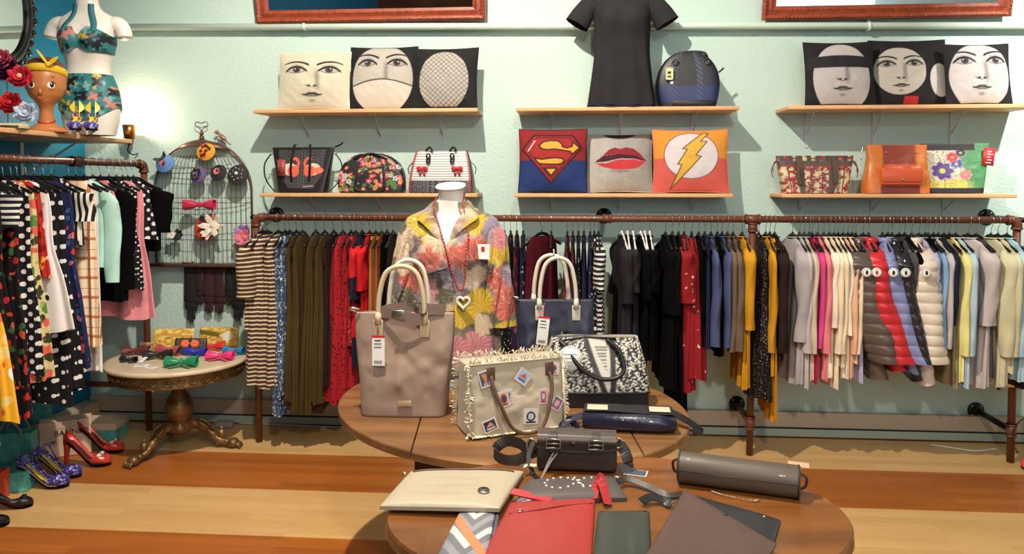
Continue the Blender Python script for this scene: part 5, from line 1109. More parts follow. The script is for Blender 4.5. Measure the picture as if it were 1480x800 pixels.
# flowers pinned on a stand at the far left
def blossom(loc, r_, m, label, rings=3, rot=(0, 0, 0), cup=.5, cname='flower hair clip', center=None):
    t = thing('flower_clip', label, cname, loc, rot=rot, group='flower hair clips by the doll head')
    for k in range(rings): petals(t, 7+k, r_*(1-.25*k), r_*.42*(1-.15*k), m, z=.008*k, cup=cup+.35*k, name='petal_ring', ph=k*.5)
    one(ell((0, 0, .03), r_*.2, r_*.2, r_*.15), 'flower_centre', center or m, t); return t
FR_ = (R(78), 0, R(24))
blossom(PY(16, 150, 3.6), .062, mat('carnation_red', (196, 30, 40), .6), 'deep red carnation hair clip low beside the doll head', 4, FR_)
blossom(PY(38, 164, 3.58), .058, mat('rose_white', (196, 204, 222), .6), 'white rose hair clip in front of the doll neck', 3, FR_)
blossom(PY(30, 112, 3.6), .062, mat('hibiscus_red', (206, 36, 60), .6), 'red hibiscus clip with a pale centre near the doll cheek', 3, FR_, center=mat('hib_centre', (236, 190, 150), .5))
blossom(PY(8, 100, 3.62), .075, mat('plum_petal', (84, 20, 70), .6), 'large plum coloured flower clip behind the red ones', 4, FR_)
blossom(PY(2, 86, 3.60), .055, mat('dark_pink', (206, 90, 110), .6), 'pink flower clip topmost at the left edge', 3, FR_)
# a slender stand carrying the clips
t = thing('clip_stand', 'thin metal stand holding the flower hair clips', 'stand', (PY(12, 180, 3.66).x, 3.66, SZL+.001)); one(lathe([(.05, 0), (.05, .006), (.006, .01), (.003, .02), (.003, .30)], 16), 'base_and_rod', BRASS, t); one(tube([(-.06, -.02, .13), (.06, -.03, .13)], .003, 6), 'cross_arm', BRASS, t); one(tube([(-.06, -.02, .27), (.04, -.03, .27)], .003, 6), 'cross_arm', BRASS, t)
# folded pale box beside the doll
t = thing('gift_box', 'small cream box with dark lid edge lying left on the shelf', 'box', (PY(14, 180, 3.45).x, 3.45, SZL+.001), R(10)); one(box((0, 0, .012), (.14, .08, .024), .003), 'box_body', mat('cream_box', (216, 206, 160), .5), t); one(box((0.01, -.041, .008), (.10, .003, .01)), 'dark_band', INK, t)
# oval black mirror with ornate rim, on the blue wall
q = PX(22, 8, XL+.06); mm = thing('oval_mirror', 'black ornate oval mirror on the blue wall behind the flowers', 'mirror', (XL+.03, 3.95, PX(20, 12, XL).z-.02), rot=(0, 0, R(0)))
g = G()
n = 64
for k in range(n):
    a = 2*pi*k/n; c = Vector((.012, .23*cos(a), .33*sin(a))); g.add(ell(c+Vector((0, .02*cos(a)*(k % 2), .02*sin(a)*(k % 2))), .016, .018+.006*(k % 3 == 0), .018+.006*(k % 3 == 0), 8, 5))
g.add(tube([(.01, .205*cos(2*pi*k/n), .30*sin(2*pi*k/n)) for k in range(n)], .022, 8, True)); g.add(tube([(.02, .185*cos(2*pi*k/n), .275*sin(2*pi*k/n)) for k in range(n)], .008, 8, True)); g.obj('ornate_rim', mat('black_lacquer', (16, 14, 16), .25, coat=.4, bs=60, bst=.3), mm)
V_ = [(.004, .20*cos(2*pi*k/48), .295*sin(2*pi*k/48)) for k in range(48)]+[(.010, .20*cos(2*pi*k/48), .295*sin(2*pi*k/48)) for k in range(48)]
one((V_, [tuple(range(48))[::-1], tuple(range(48, 96))]+[(i, (i+1) % 48, (i+1) % 48+48, i+48) for i in range(48)]), 'mirror_glass', MIR, mm, smooth=False)
# copper sconce
q = PY(187, 200, YW-.10); sc = thing('wall_sconce', 'copper cup wall light shining upwards at the end of the left shelf', 'lamp', (q.x, YW-.10, q.z)); COP = mat('copper', (206, 128, 72), .3, 1)
one(lathe([(.012, -.045), (.013, -.01), (.03, 0), (.036, .04), (.041, .085), (.038, .085), (.033, .04), (.02, .006), (.001, .005)], 28), 'cup', COP, sc)
one(tube(smoothpath([(0, 0, -.04), (-.012, .0, -.075), (0, .03, -.10), (.0, .09, -.09)], 5), .004, 8), 'bracket_arm', PK, sc)
em, t_, b_, N_, L_ = nt('warm_bulb'); b_.inputs['Emission Color'].default_value = (1, .85, .6, 1); b_.inputs['Emission Strength'].default_value = 30
one(ell((0, 0, .06), .016, .016, .022), 'bulb', em, sc)
light('POINT', 'sconce_light', (q.x, YW-.11, q.z+.115), 7, (1, .82, .58), size=.02)
# ---------------------------------------------------------------- centre tables
def woodmat(name, a, b_, c, sc=1.0, rough=.28):
    m, t, b, N, L = nt(name); setp(b, None, rough, coat=.15); tc = N('ShaderNodeTexCoord'); mp = N('ShaderNodeMapping'); mp.inputs['Scale'].default_value = (1.2*sc, 11*sc, 2); L(tc.outputs['Object'], mp.inputs[0])
    n = N('ShaderNodeTexNoise'); n.inputs['Scale'].default_value = 2.2; n.inputs['Detail'].default_value = 5; n.inputs['Distortion'].default_value = .6; L(mp.outputs[0], n.inputs['Vector']); r_ = ramp(N, [a, b_, c], False); r_.color_ramp.elements[0].position = .3; r_.color_ramp.elements[2].position = .72; L(n.outputs[0], r_.inputs[0]); L(r_.outputs[0], b.inputs['Base Color'])
    n2 = N('ShaderNodeTexNoise'); n2.inputs['Scale'].default_value = 4; L(tc.outputs['Object'], n2.inputs['Vector']); mr = N('ShaderNodeMapRange'); mr.inputs[3].default_value = rough-.08; mr.inputs[4].default_value = rough+.2; L(n2.outputs[0], mr.inputs[0]); L(mr.outputs[0], b.inputs['Roughness']); bump(t, N, L, b, 3, .12, .002, mp.outputs[0]); return m
TW = woodmat('worn_oak_top', (104, 70, 42), (130, 90, 54), (150, 108, 66), .5); TW1 = woodmat('varnished_oak_top', (96, 56, 22), (120, 72, 30), (138, 86, 40), .6, .3); DW = mat('dark_mahogany', (64, 32, 24), .35, coat=.2, var=.25, vs=12)
Z2, Z1 = .70, .75
def ellipse(a, b, n=96, ph=0, t0=0, t1=2*pi): return [(a*cos(t0+(t1-t0)*k/n), b*sin(t0+(t1-t0)*k/n)) for k in range(n)]
def top_mesh(poly, th, ov=.012):
    n = len(poly); V = []; 
    for (off, z) in ((-.004, -th), (0, -th+.004), (0, -.006), (-.004, 0)):
        for x, y in poly: r_ = hypot(x, y) or 1; V.append((x*(1+off/r_), y*(1+off/r_), z))
    Fs = [tuple(range(n))[::-1]]+quads(n, 4, True)+[tuple(range(3*n, 4*n))]; return V, Fs
t2 = thing('drop_leaf_table', 'large round drop leaf wood table carrying the four big handbags', 'table', (-.233, 2.852, 0), 0)
A2, B2 = .698, .602; ang2 = atan2(.632, -.775)
E2 = [(A2*cos(a)*cos(ang2)-B2*sin(a)*sin(ang2), A2*cos(a)*sin(ang2)+B2*sin(a)*cos(ang2)) for a in [2*pi*k/180 for k in range(180)]]
def clip(poly, nx, ny, d): # keep nx*x+ny*y<=d
    out = []
    for i in range(len(poly)):
        p, q = poly[i-1], poly[i]; a = nx*p[0]+ny*p[1]-d; b = nx*q[0]+ny*q[1]-d
        if (a <= 0) != (b <= 0): k = a/(a-b); out.append((p[0]+(q[0]-p[0])*k, p[1]+(q[1]-p[1])*k))
        if b <= 0: out.append(q)
    return out
sa, sb = PZ(593, 655, Z2)-Vector((-.233, 2.852, Z2)), PZ(612, 590, Z2)-Vector((-.233, 2.852, Z2)); dv = (sb-sa).normalized(); nx, ny = dv.y, -dv.x
d1 = nx*sa.x+ny*sa.y; sc_ = PZ(930, 655, Z2)-Vector((-.233, 2.852, Z2)); d2 = nx*sc_.x+ny*sc_.y
def top_slab(poly, th): n = len(poly); return top_mesh(poly, th)
def pslab(poly, z0, z1, r_=.004):
    n = len(poly); cx = sum(p[0] for p in poly)/n; cy = sum(p[1] for p in poly)/n; V = []
    for k, z in ((.003, z0), (0, z0+r_), (0, z1-r_), (.004, z1)):
        for x, y in poly: l = hypot(x-cx, y-cy); V.append((x-(x-cx)/l*k, y-(y-cy)/l*k, z))
    return V, [tuple(range(n))[::-1]]+quads(n, 4, True)+[tuple(range(3*n, 4*n))]
one(pslab(clip(E2, nx, ny, d1-.0015), Z2-.028, Z2), 'table_leaf', TW, t2, smooth=False)
one(pslab(clip(clip(E2, -nx, -ny, -d1-.0015), nx, ny, d2-.0015), Z2-.028, Z2), 'table_top', TW, t2, smooth=False)
one(pslab(clip(E2, -nx, -ny, -d2-.0015), Z2-.028, Z2), 'table_leaf', TW, t2, smooth=False)
ap = [(-.21, -.40), (.36, -.40), (.36, .40), (-.21, .40)]; g = G()
for i in range(4): p, q = ap[i-1], ap[i]; g.add(b2((min(p[0], q[0])-.012, min(p[1], q[1])-.012, Z2-.15), (max(p[0], q[0])+.012, max(p[1], q[1])+.012, Z2-.029)), smooth=False)
g.obj('apron', DW, t2); one(b2((-.265, -.475, .36), (.42, -.452, Z2-.029), .004), 'folded_panel', DW, t2, smooth=False)
for x, y in ap: one(lathe([(.018, 0), (.028, .02), (.02, .05), (.024, .2), (.034, .3), (.022, .34), (.036, .38), (.036, Z2-.15), (.034, Z2-.03)], 16), 'leg', DW, t2, T=Matrix.Translation((x, y, .001)))
t1 = thing('oval_table', 'oval varnished wood table in the foreground with flat pouches on it', 'table', (.111, 1.808, 0), R(4.9))
one(pslab(ellipse(.548, .372, 120), Z1-.030, Z1, .006), 'table_top', TW1, t1, smooth=False)
g = G(); g.add(tube([(.546*cos(a), .370*sin(a), Z1-.027) for a in [2*pi*k/96 for k in range(96)]], .004, 6, True)); g.obj('edge_moulding', TW1, t1)
one(lathe([(.05, Z1-.03), (.05, .60), (.03, .56), (.045, .5), (.06, .4), (.05, .25), (.035, .2), (.05, .16), (.04, .12)], 24), 'pedestal', DW, t1)
for k in range(4): a = R(45+90*k); one(tube(smoothpath([(.03*cos(a), .03*sin(a), .18), (.15*cos(a), .15*sin(a), .13), (.26*cos(a), .26*sin(a), .04), (.32*cos(a), .32*sin(a), .022)], 5), .022, 10), 'foot', DW, t1)
# ---------------------------------------------------------------- mannequin in the floral blouse
YM = 3.13; mq = PY(652, 400, YM); mn = thing('bust_mannequin', 'white headless bust mannequin standing on the back table wearing the floral blouse', 'mannequin', (mq.x, YM, Z2+.001), R(-3))
zz_ = lambda py: PY(652, py, YM).z-Z2
ZT = zz_(268)  # neck top
NB = Torso(smooth_secs([(.0, .22, .17, .0), (.015, .22, .17, 0), (.02, .05, .05, 0), (.10, .05, .05, 0), (.105, .30, .19, 0), (.20, .33, .21, 0), (.32, .26, .17, 0), (.42, .24, .16, 0), (.52, .29, .19, 0), (.60, .30, .18, .0), (.66, .36, .15, .01), (.70, .32, .125, .015), (.73, .17, .115, .012), (.755, .118, .112, .008), (.79, .100, .104, .002), (.82, .104, .106, 0), (ZT, .124, .122, -.006)], 140), .035, .55, .075, .055)
g = G(); V_, F_ = NB.shell(0, ZT, nu=64, nv=120); V_ = np.array(V_); V_[:, 2] += np.clip((V_[:, 2]-ZT+.06)/.06, 0, 1)*V_[:, 1]*.26; g.add((V_, F_)); g.add((V_[-64:], [tuple(range(64))])); g.obj('torso_form', MAN, mn)
BLO = attm('floral_blouse_cloth', .8, .1, 200, .1, .001)
rs = np.random.RandomState(21); PAL = dict(k=(196, 92, 78), y=(206, 170, 44), o=(88, 84, 58), l=(150, 134, 152), p=(206, 128, 134), c=(206, 182, 150))
FLW = []
for (px, py, r_, k) in [(600, 325, .055, 'y'), (622, 335, .04, 'y'), (690, 325, .04, 'y'), (712, 330, .045, 'l'), (575, 350, .07, 'c'), (640, 345, .06, 'c'), (600, 300, .04, 'l'), (712, 360, .035, 'l'), (650, 318, .035, 'k'), (665, 370, .05, 'k'), (690, 360, .05, 'k'), (597, 405, .06, 'k'), (625, 375, .05, 'k'), (580, 385, .05, 'c'), (645, 420, .05, 'o'), (670, 455, .055, 'y'), (697, 440, .06, 'y'), (717, 370, .05, 'y'), (720, 405, .05, 'k'), (738, 440, .06, 'k'), (715, 470, .05, 'o'), (690, 500, .07, 'p'), (660, 505, .07, 'p'), (680, 530, .06, 'p'), (640, 470, .06, 'l'), (615, 450, .06, 'l'), (660, 400, .045, 'l'), (690, 400, .04, 'c'), (585, 440, .05, 'o'), (735, 475, .04, 'y'), (725, 345, .04, 'p'), (700, 470, .04, 'c'), (570, 330, .04, 'o'), (740, 400, .04, 'l'), (620, 420, .045, 'p')]:
    q = PY(px, py, YM-.1); FLW.append((q.x-mq.x, q.z-Z2, r_, k))
def f_blo(V_, back=False):
    x = V_[:, 0]; z = V_[:, 2]; y = V_[:, 1]; n = fbm(x*13+5, z*13+y*9+2); n2 = fbm(x*22+1, z*22+7+y*9)
    c = np.tile(np.array([140, 122, 122.]), x.shape+(1,)); c = mixc(c, (190, 166, 138), ss(.50-n, .05)); c = mixc(c, (100, 82, 92), ss(n-.40, .05)); c = mixc(c, (98, 92, 66), ss(n2-.36, .05)*.8)
    for a, b, r_, k in FLW:
        xx = x-a+(n2-.45)*.035; zq = z-b+(n-.45)*.045; d = np.hypot(xx, zq); an = np.arctan2(zq, xx); rr = r_*1.08*(.8+.2*np.abs(np.cos(3.5*an+a*40)))+(n2-.5)*.03; m = ss(d-rr, .006); q = np.array(PAL[k], float); c = mixc(c, q, m*.92); lines = (np.sin(an*17+d*60) > .35)*ss(d-rr*.9, .006); c = mixc(c, q*.62 if k != 'c' else (150, 126, 110), lines*.55); 
    w2 = np.abs(vn(x*60+z*20, z*60)-.5); return todcol(mixc(c, (232, 220, 206), ss(w2-.035, .02)*(vn(x*9, z*9) > .4)*.5))
BT_ = Torso(smooth_secs([(.10, .40, .27, 0), (.20, .39, .26, 0), (.32, .345, .235, 0), (.42, .33, .22, 0), (.52, .34, .225, 0), (.60, .36, .205, .0), (.655, .40, .17, .01), (.69, .37, .145, .015), (.715, .25, .13, .012), (.735, .17, .125, .01), (.76, .15, .12, .008)], 120), .03, .55, .08, .06)
zv = zz_(352)
tz = lambda t_: .755-np.where(np.sin(t_) < 0, (.755-zv)*np.clip(1-np.abs(np.cos(t_))/.42, 0, 1)**.9*1.0, 0)
# parametrised from the back seam; top edge dips into the V neck
v = BT_.shell(lambda t_: zz_(520)+0*t_+.01*np.sin(5*t_), tz, .004, nu=420, nv=300, fold=.008); v = (np.asarray(v[0]), v[1]); G().add(v, col=f_blo(v[0])).obj('blouse_body', BLO, mn)
for s in (-1, 1):
    L_ = [(s*.125, .01, .665), (s*.165, .01, .635), (s*.182, 0, .57), (s*.192, -.01, .46), (s*.203, -.02, .35), (s*.212, -.03, .245 if s > 0 else .27)]
    P = smoothpath(L_, 30); m_ = len(P); V_, F_ = sweep(P, circ(.050, 90, .062), side=(1, 0, .3), scale=[.8+.45*(i/m_)**.8 for i in range(m_)], caps=False)
    V_ = np.array(V_); a = np.arange(len(V_)); V_[:, 0] += .006*np.sin(a % 90*.4+V_[:, 2]*30); V_[:, 1] += .006*np.cos(a % 90*.56+V_[:, 2]*24)
    G().add((V_, F_), col=f_blo(V_)).obj('sleeve', BLO, mn)
def frontpt(px, py, off=.012):
    q = PY(px, py, YM-.12); x = q.x-mq.x; z = q.z-Z2; best = None
    for k in range(181):
        th = -pi+pi*k/180; xx, yy_ = BT_.at(np.array(th), np.array(z), off)
        if best is None or abs(xx-x) < best[0]: best = (abs(xx-x), float(yy_))
    return Vector((x, best[1], z))
def patch(pts, name, m, par, off=.012, col=True, th=.003, sub=6):
    c = [frontpt(*p, off) for p in pts]; n = sub+1
    def f(U, V):
        X = (c[0].x*(1-U)+c[1].x*U)*(1-V)+(c[3].x*(1-U)+c[2].x*U)*V; Z = (c[0].z*(1-U)+c[1].z*U)*(1-V)+(c[3].z*(1-U)+c[2].z*U)*V; Y = (c[0].y*(1-U)+c[1].y*U)*(1-V)+(c[3].y*(1-U)+c[2].y*U)*V-.006*np.sin(U*pi)
        return X, Y, Z
    v = grid(f, 22, 14); v = (np.asarray(v[0]), v[1]); g = G(); cc = f_blo(v[0]) if col else None; g.add(v, col=cc if col else None)
    b = v[0].copy(); b[:, 1] += th; g.add((b, v[1]), col=cc if col else None); return g.obj(name, m, par)
patch([(594, 366), (646, 350), (651, 386), (612, 398)], 'pocket_flap', BLO, mn, .016); patch([(686, 352), (712, 356), (710, 380), (690, 374)], 'pocket_flap', BLO, mn, .016)
# collar: two pointed flaps rising round the neck
for s in (-1, 1):
    z0 = .74
    pts = [(s*.022, -.10, zv-.01), (s*.055, -.115, zv+.05), (s*.092, -.10, .665), (s*.128, -.07, .695), (s*.10, -.005, .728), (s*.075, .055, .745)]
    inn = [(s*.008, -.10, zv-.01), (s*.022, -.105, zv+.05), (s*.045, -.09, .685), (s*.064, -.068, .712), (s*.070, -.02, .748), (s*.055, .05, .765)]
    A = smoothpath(pts, 5); Bp = smoothpath(inn, 5); V_ = []
    for p, q in zip(A, Bp): V_ += [tuple(p), tuple((p+q)/2+Vector((0, -.012, .006))), tuple(q)]
    n = len(A); Fs = [];
    for i in range(n-1):
        for j in range(2): a = i*3+j; Fs.append((a, a+1, a+4, a+3))
    V_ = np.array(V_); cc = f_blo(V_); g = G().add((V_, Fs), col=cc); w2 = V_.copy(); w2[:, 1] += .003; g.add((w2, Fs), col=cc); g.obj('collar', BLO, mn)
# beads and heart
nk_ = thing('bead_necklace', 'long red bead necklace with an open heart pendant hanging on the mannequin', 'necklace', (mq.x, YM, Z2+.001), R(-3)); BD = mat('red_cream_beads', (176, 60, 60), .4, var=.5, vs=200)
pp = [frontpt(632, 320, .02), frontpt(645, 350, .022), frontpt(656, 385, .022), frontpt(663, 410, .022), frontpt(669, 418, .024), frontpt(675, 405, .022), frontpt(678, 370, .022), frontpt(678, 335, .022)]
ppp = [Vector((-.05, .04, .79)), Vector((-.062, -.05, .745))]+pp+[Vector((.062, -.05, .745)), Vector((.05, .04, .79))]
pth = smoothpath(ppp, 14); g = G(); g.add(tube(pth, .0022, 6)); 
for p in pth[::2]: g.add(ell(p, .0042, .0042, .0042, 7, 5))
g.obj('bead_string', BD, nk_)
hc = frontpt(673, 436, .026); g = G(); H_ = [hc+Vector((.026*(16*sin(a)**3)/16*1.0, 0, .026*(13*cos(a)-5*cos(2*a)-2*cos(3*a)-cos(4*a))/16)) for a in [2*pi*k/40 for k in range(40)]]; g.add(tube(H_, .006, 8, True)); g.obj('heart_pendant', mat('pearl_heart', (222, 212, 190), .3), nk_)
t = thing('price_tag', 'white tag with dark mark pinned at the blouse shoulder pocket', 'tag', (mq.x, YM, Z2+.001), R(-3)); tp = frontpt(700, 364, .024); g = G(); g.add(box(tp, (.052, .003, .06)), T=Matrix.Identity(4), smooth=False); g.add(box(tp+Vector((.0, -.002, .01)), (.014, .001, .02)), 1, smooth=False); g.obj('card', [WHITE, REDP], t)
# ---------------------------------------------------------------- handbags on the back table
CREAML = mat('cream_leather', (206, 186, 150), .45, coat=.1, bs=120, bst=.1, bd=.001); CREAM2 = mat('ivory_leather', (214, 204, 184), .45, coat=.1)
def f_one(c, amp=.12, sc=3):
    def f(u, v): return np.array(c, float)*(1-amp/2+amp*fbm(u*sc+3, v*sc+8))[..., None]
    return f
NYL = attm('bag_nylon', .5, .1, 30, .2, .003)
def bigtag(t, x, y, z, w_, h, tilt=0):
    g = G(); T = Matrix.Translation((x, y, z))@Matrix.Rotation(tilt, 4, 'Y'); g.add(box((0, 0, -h/2), (w_, .0015, h), 0), 0, T=T, smooth=False); g.add(box((0, -.0006, -.003), (w_+.002, .002, .008)), 1, T=T, smooth=False)
    for k in range(3): g.add(box((-.002, -.0014, -h*.16-k*h*.11), (w_*(.6 if k else .5), .0006, .0025 if k else .004)), 2, T=T, smooth=False)
    for k in range(9): g.add(box((-w_*.3+k*w_*.072, -.0014, -h*.88), (w_*(.03+.02*(k % 3 == 0)), .0006, .011)), 2, T=T, smooth=False)
    g.obj('hang_tag', [WHITE, REDP, INK], t); one(tube([(x, y, z), (x-.002, y+.004, z+.03), (x, y+.008, z+.055)], .0014, 5), 'tag_loop', REDP, t)
def tote(px0, px1, pyt, pyb, ybase, depth, c, label, rz, hp, htop, hm, tagx, dk=None, top_w=1.19, Ny=90):
    a = PZ((px0+px1)/2, pyb, Z2); s_ = 1100/a.y; w_ = (px1-px0)/s_; h = (pyb-pyt)/s_*1.01
    t = thing('tote_bag', label, 'handbag', (a.x, a.y+depth/2*.9, Z2+.002), R(rz), group='handbags on the back table')
    def fc(u, v):
        k = f_one(c)(u, v); return mixc(k, np.array(c)*.72, (np.abs(u) > .992).astype(float)) if dk is None else k
    panel(w_/top_w, h, depth, fc, 'body', NYL, t, Ny, 60, wid=lambda v: 1+(top_w-1)*v**.8-.02*np.sin(v*pi*2), shape=lambda v: 1-.80*v**1.3, round_=.3, dent=.045)
    return t, w_, h, s_
t, w_, h, s_ = tote(505, 656, 452, 602, 0, .15, (146, 122, 106), 'large taupe tote bag with cream arched handles', 2, None, .2, CREAML, 0)
dep = .075
def hnd(t, x0, x1, zt, top, y, m, r_=.0085, tab=True, name='handle'):
    xm_ = (x0+x1)/2; hw = (x1-x0)/2
    P = [(x0, y, zt), (x0+.005, y, zt+top*.45), (x0+hw*.35, y, zt+top*.87), (xm_, y, zt+top), (x1-hw*.35, y, zt+top*.87), (x1-.005, y, zt+top*.45), (x1, y, zt)]
    one(tube(smoothpath(P, 8), r_, 10), name, m, t)
    if tab:
        for x in (x0, x1):
            g = G().add(box((x, y-.002, zt-.03), (.034, .005, .062), .002)); g.add(tube([(x, y, zt-.012), (x, y, zt+.03)], r_, 10, scale=[1.7, 1.0])); 
            for e in (-1, 1): g.add(ell((x+e*.009, y-.005, zt-.012), .0025, .002, .0025, 8, 5), 1)
            g.obj('handle_tab', [m, BRASS], t)
xa = lambda px, t=t: (px-580)/s_
hnd(t, xa(542), xa(612), h-.025, .195, -.034, CREAML, .0092); hnd(t, xa(548)+.01, xa(606)+.02, h-.015, .20, .034, CREAM2, .0085)
g = G(); P = smoothpath([(xa(545), -.03, h+.004), (xa(575), -.055, h-.002), (xa(603), -.052, h-.02), (xa(612), -.04, h-.005), (xa(600), -.03, h+.012), (xa(640), -.02, h+.012)], 6); g.add(ribbon(P, .04, .003, (0, 0, 1)), smooth=False); P = smoothpath([(xa(545), -.028, h-.002), (xa(560), -.02, h+.012), (xa(600), -.005, h+.014), (xa(642), .0, h+.004)], 6); g.add(ribbon(P, .04, .003, (0, 0, 1)), smooth=False); g.obj('side_bow', mat('taupe_web', (124, 102, 92), .7), t)
g = G(); g.add(box((xa(574), -.062, h-.001), (.045, .003, .032), .001)); g.obj('bow_keeper', BRASS, t)
one(tube(smoothpath([(-w_/2+.005, -.01, h+.0), (-w_/2-.015, -.02, h+.012), (-w_/2-.005, -.03, h+.018), (-w_/2+.02, -.02, h+.01)], 4), .004, 7), 'side_ring', BRASS, t); one(tube([(-w_/2, 0, h), (-.05, -.004, h-.008), (.05, -.004, h-.008), (w_/2, 0, h)], .004, 7), 'top_zip', BLR, t)
bigtag(t, xa(545), -.068, h-.075, .045, .108); one(box((xa(584), -.0795, .050), (.052, .003, .022), .003), 'name_plate', mat('tan_plate', (196, 168, 130), .35, .3), t)
# navy tote
t, w_, h, s_ = tote(744, 858, 436, 562, 0, .14, (24, 27, 50), 'navy tote bag with ivory arched handles behind the printed bowling bag', 4, None, .2, CREAM2, 0, top_w=1.08)
xb = lambda px: (px-801)/s_
hnd(t, xb(778), xb(832), h-.02, .195, -.03, CREAM2, .0085); hnd(t, xb(770), xb(822), h-.01, .19, .032, CREAM2, .0085)
bigtag(t, xb(785), -.062, h-.06, .045, .115, R(6)); one(tube(smoothpath([(-w_/2, 0, h), (-w_/2-.012, -.015, h+.012), (-w_/2+.01, -.02, h+.01)], 4), .004, 7), 'side_ring', BRASS, t); one(tube([(xb(799), -.03, h+.165), (xb(799), -.03, h+.21)], .003, 6), 'tag_string', BRASS, t)
# black and white bowling bag
a = PZ(860, 588, Z2); s_ = 1100/a.y; w_ = 160/s_; h = 98/s_; t = thing('bowling_bag', 'black and white patterned bowling bag with black base and handles', 'handbag', (a.x, a.y+.07, Z2+.002), R(3), group='handbags on the back table')
def f_bw(u, v):
    x = u*26; y = v*17; m = np.abs(vn(x+3, y+4)-.5) < .27; q = (np.sin(x*1.7+2*np.sin(y*1.4))*np.sin(y*2.1+np.sin(x)) > -.38); c = np.tile(np.array([212, 206, 190.]), u.shape+(1,)); c = mixc(c, (30, 26, 28), (m & q).astype(float))
    V1 = inpoly(u, v, [(-.18, 1), (.36, 1), (.24, -.6), (.05, -.6)]); c = mixc(c, (206, 200, 184), V1.astype(float)); V2 = inpoly(u, v, [(-.05, .82), (.24, .82), (.20, .0)]); c = mixc(c, (120, 116, 110), (V2 & (np.sin(v*70) > 0)).astype(float))
    c = mixc(c, (34, 28, 30), ss(seg(u, v, [(-.22, .95), (.17, -.6)], False)-.055)); c = mixc(c, (34, 28, 30), ss(seg(u, v, [(.36, .95), (.30, -.6)], False)-.05))
    c = mixc(c, (18, 18, 24), (v < -.56).astype(float)); return c
panel(w_, h, .17, f_bw, 'body', PRS, t, 110, 80, wid=lambda v: np.where(v < .22, .98, .99-.20*((v-.22)/.78)**1.6), shape=lambda v: np.where(v < .22, 1, 1-.62*((v-.22)/.78)**1.5), round_=.35, dent=.01)
xb = lambda px: (px-860)/s_
one(tube(smoothpath([(-w_*.49, -.07, h*.22), (-.1, -.087, h*.22), (.1, -.087, h*.22), (w_*.49, -.07, h*.22)], 5), .004, 7), 'base_piping', BLR, t)
for (p0, y0) in (((812, 486), -.055),):
    P = [(xb(808), -.045, h*.95), (xb(818), -.07, h*.86), (xb(835), -.095, h*.62), (xb(862), -.105, h*.46), (xb(888), -.105, h*.47), (xb(899), -.095, h*.6), (xb(892), -.07, h*.85), (xb(876), -.045, h*.98)]; one(tube(smoothpath(P, 6), .0085, 10), 'handle', BLR, t)
    one(tube(smoothpath([(xb(812), .04, h*.95), (xb(816), .06, h*1.02), (xb(845), .07, h*.9), (xb(880), .05, h*.97)], 6), .0085, 10), 'handle', BLR, t)
g = G(); T = Matrix.Translation((xb(822), -.088, h*.74))@Matrix.Rotation(R(80), 4, 'X'); g.add(lathe([(.045, 0), (.045, .0015), (.002, .0015)], 32), 0, T=T)
for k in range(3): g.add(box((0, .014-.014*k, .002), (.05-.012*k, .003, .0008)), 1, T=T, smooth=False)
g.add(tube([(.041*cos(a), .041*sin(a), .002) for a in [2*pi*k/32 for k in range(32)]], .0006, 5, True), 1, T=T); g.obj('round_tag', [WHITE, mat('grey_ink', (140, 138, 136), .6)], t)
one(tube([(xb(812), -.05, h*.97), (xb(845), -.03, h*1.01), (xb(890), -.04, h*.99)], .004, 6), 'top_zip', BLR, t)
# fringed canvas tote with stamp patches
a = PZ(740, 628, Z2); s_ = 1100/a.y; w_ = .345; h = .235; ft = thing('canvas_bag', 'cream fringed canvas bag with travel stamp patches and brown handles', 'handbag', (a.x-.012, a.y+.085, Z2+.004), R(25), group='handbags on the back table'); t = ft
CAN = attm('canvas_cloth', .9, .1, 300, .3, .0015); panel(w_, h, .17, f_one((186, 172, 150), .2), 'body', CAN, t, 80, 50, wid=lambda v: 1+.0*v, shape=lambda v: 1-.35*v, round_=.12, dent=.03)
FRG = mat('cream_fringe', (218, 206, 178), .9); rs = np.random.RandomState(4); g = G()
def fr(x, y, z, dx, dz, dy=0, n=1):
    l = rs.uniform(.6, 1.6); P = [(x, y, z), (x+dx*.5*l+rs.uniform(-.003, .003), y+dy*.5+rs.uniform(-.004, .004), z+dz*.6*l), (x+dx*l+rs.uniform(-.006, .006), y+dy+rs.uniform(-.006, .006), z+dz*l)]; g.add(ribbon(P, .0042, .0014, (1, .3, .2)), smooth=False)
for k in range(150):
    x = rs.uniform(-w_/2, w_/2); fr(x, rs.choice([-.055, .055]), h-.003, rs.uniform(-.01, .01), .017)
    if k < 110: fr(x, -.082, .006, rs.uniform(-.006, .006), -.001, -.012)
    if k < 90:
        z = rs.uniform(.005, h); yf = -.085*(1-.35*z/h)+.004
        fr(-w_/2+.003, yf, z, -.006+rs.uniform(-.008, .014), rs.uniform(-.01, .006), -.012); fr(w_/2-.003, yf, z, .008, rs.uniform(-.006, .006), -.008); fr(-w_/2+.003, -yf, z, -.012, rs.uniform(-.006, .006), .004)
g.add(tube([(-w_/2+.004, -.056, h), (w_/2-.004, -.056, h)], .004, 6)); g.add(tube([(-w_/2+.003, -.08, .004), (-w_/2+.001, -.054, h)], .0045, 6)); g.add(tube([(w_/2-.003, -.08, .004), (w_/2-.001, -.054, h)], .0045, 6)); g.obj('fringe', FRG, t)['kind'] = 'stuff'
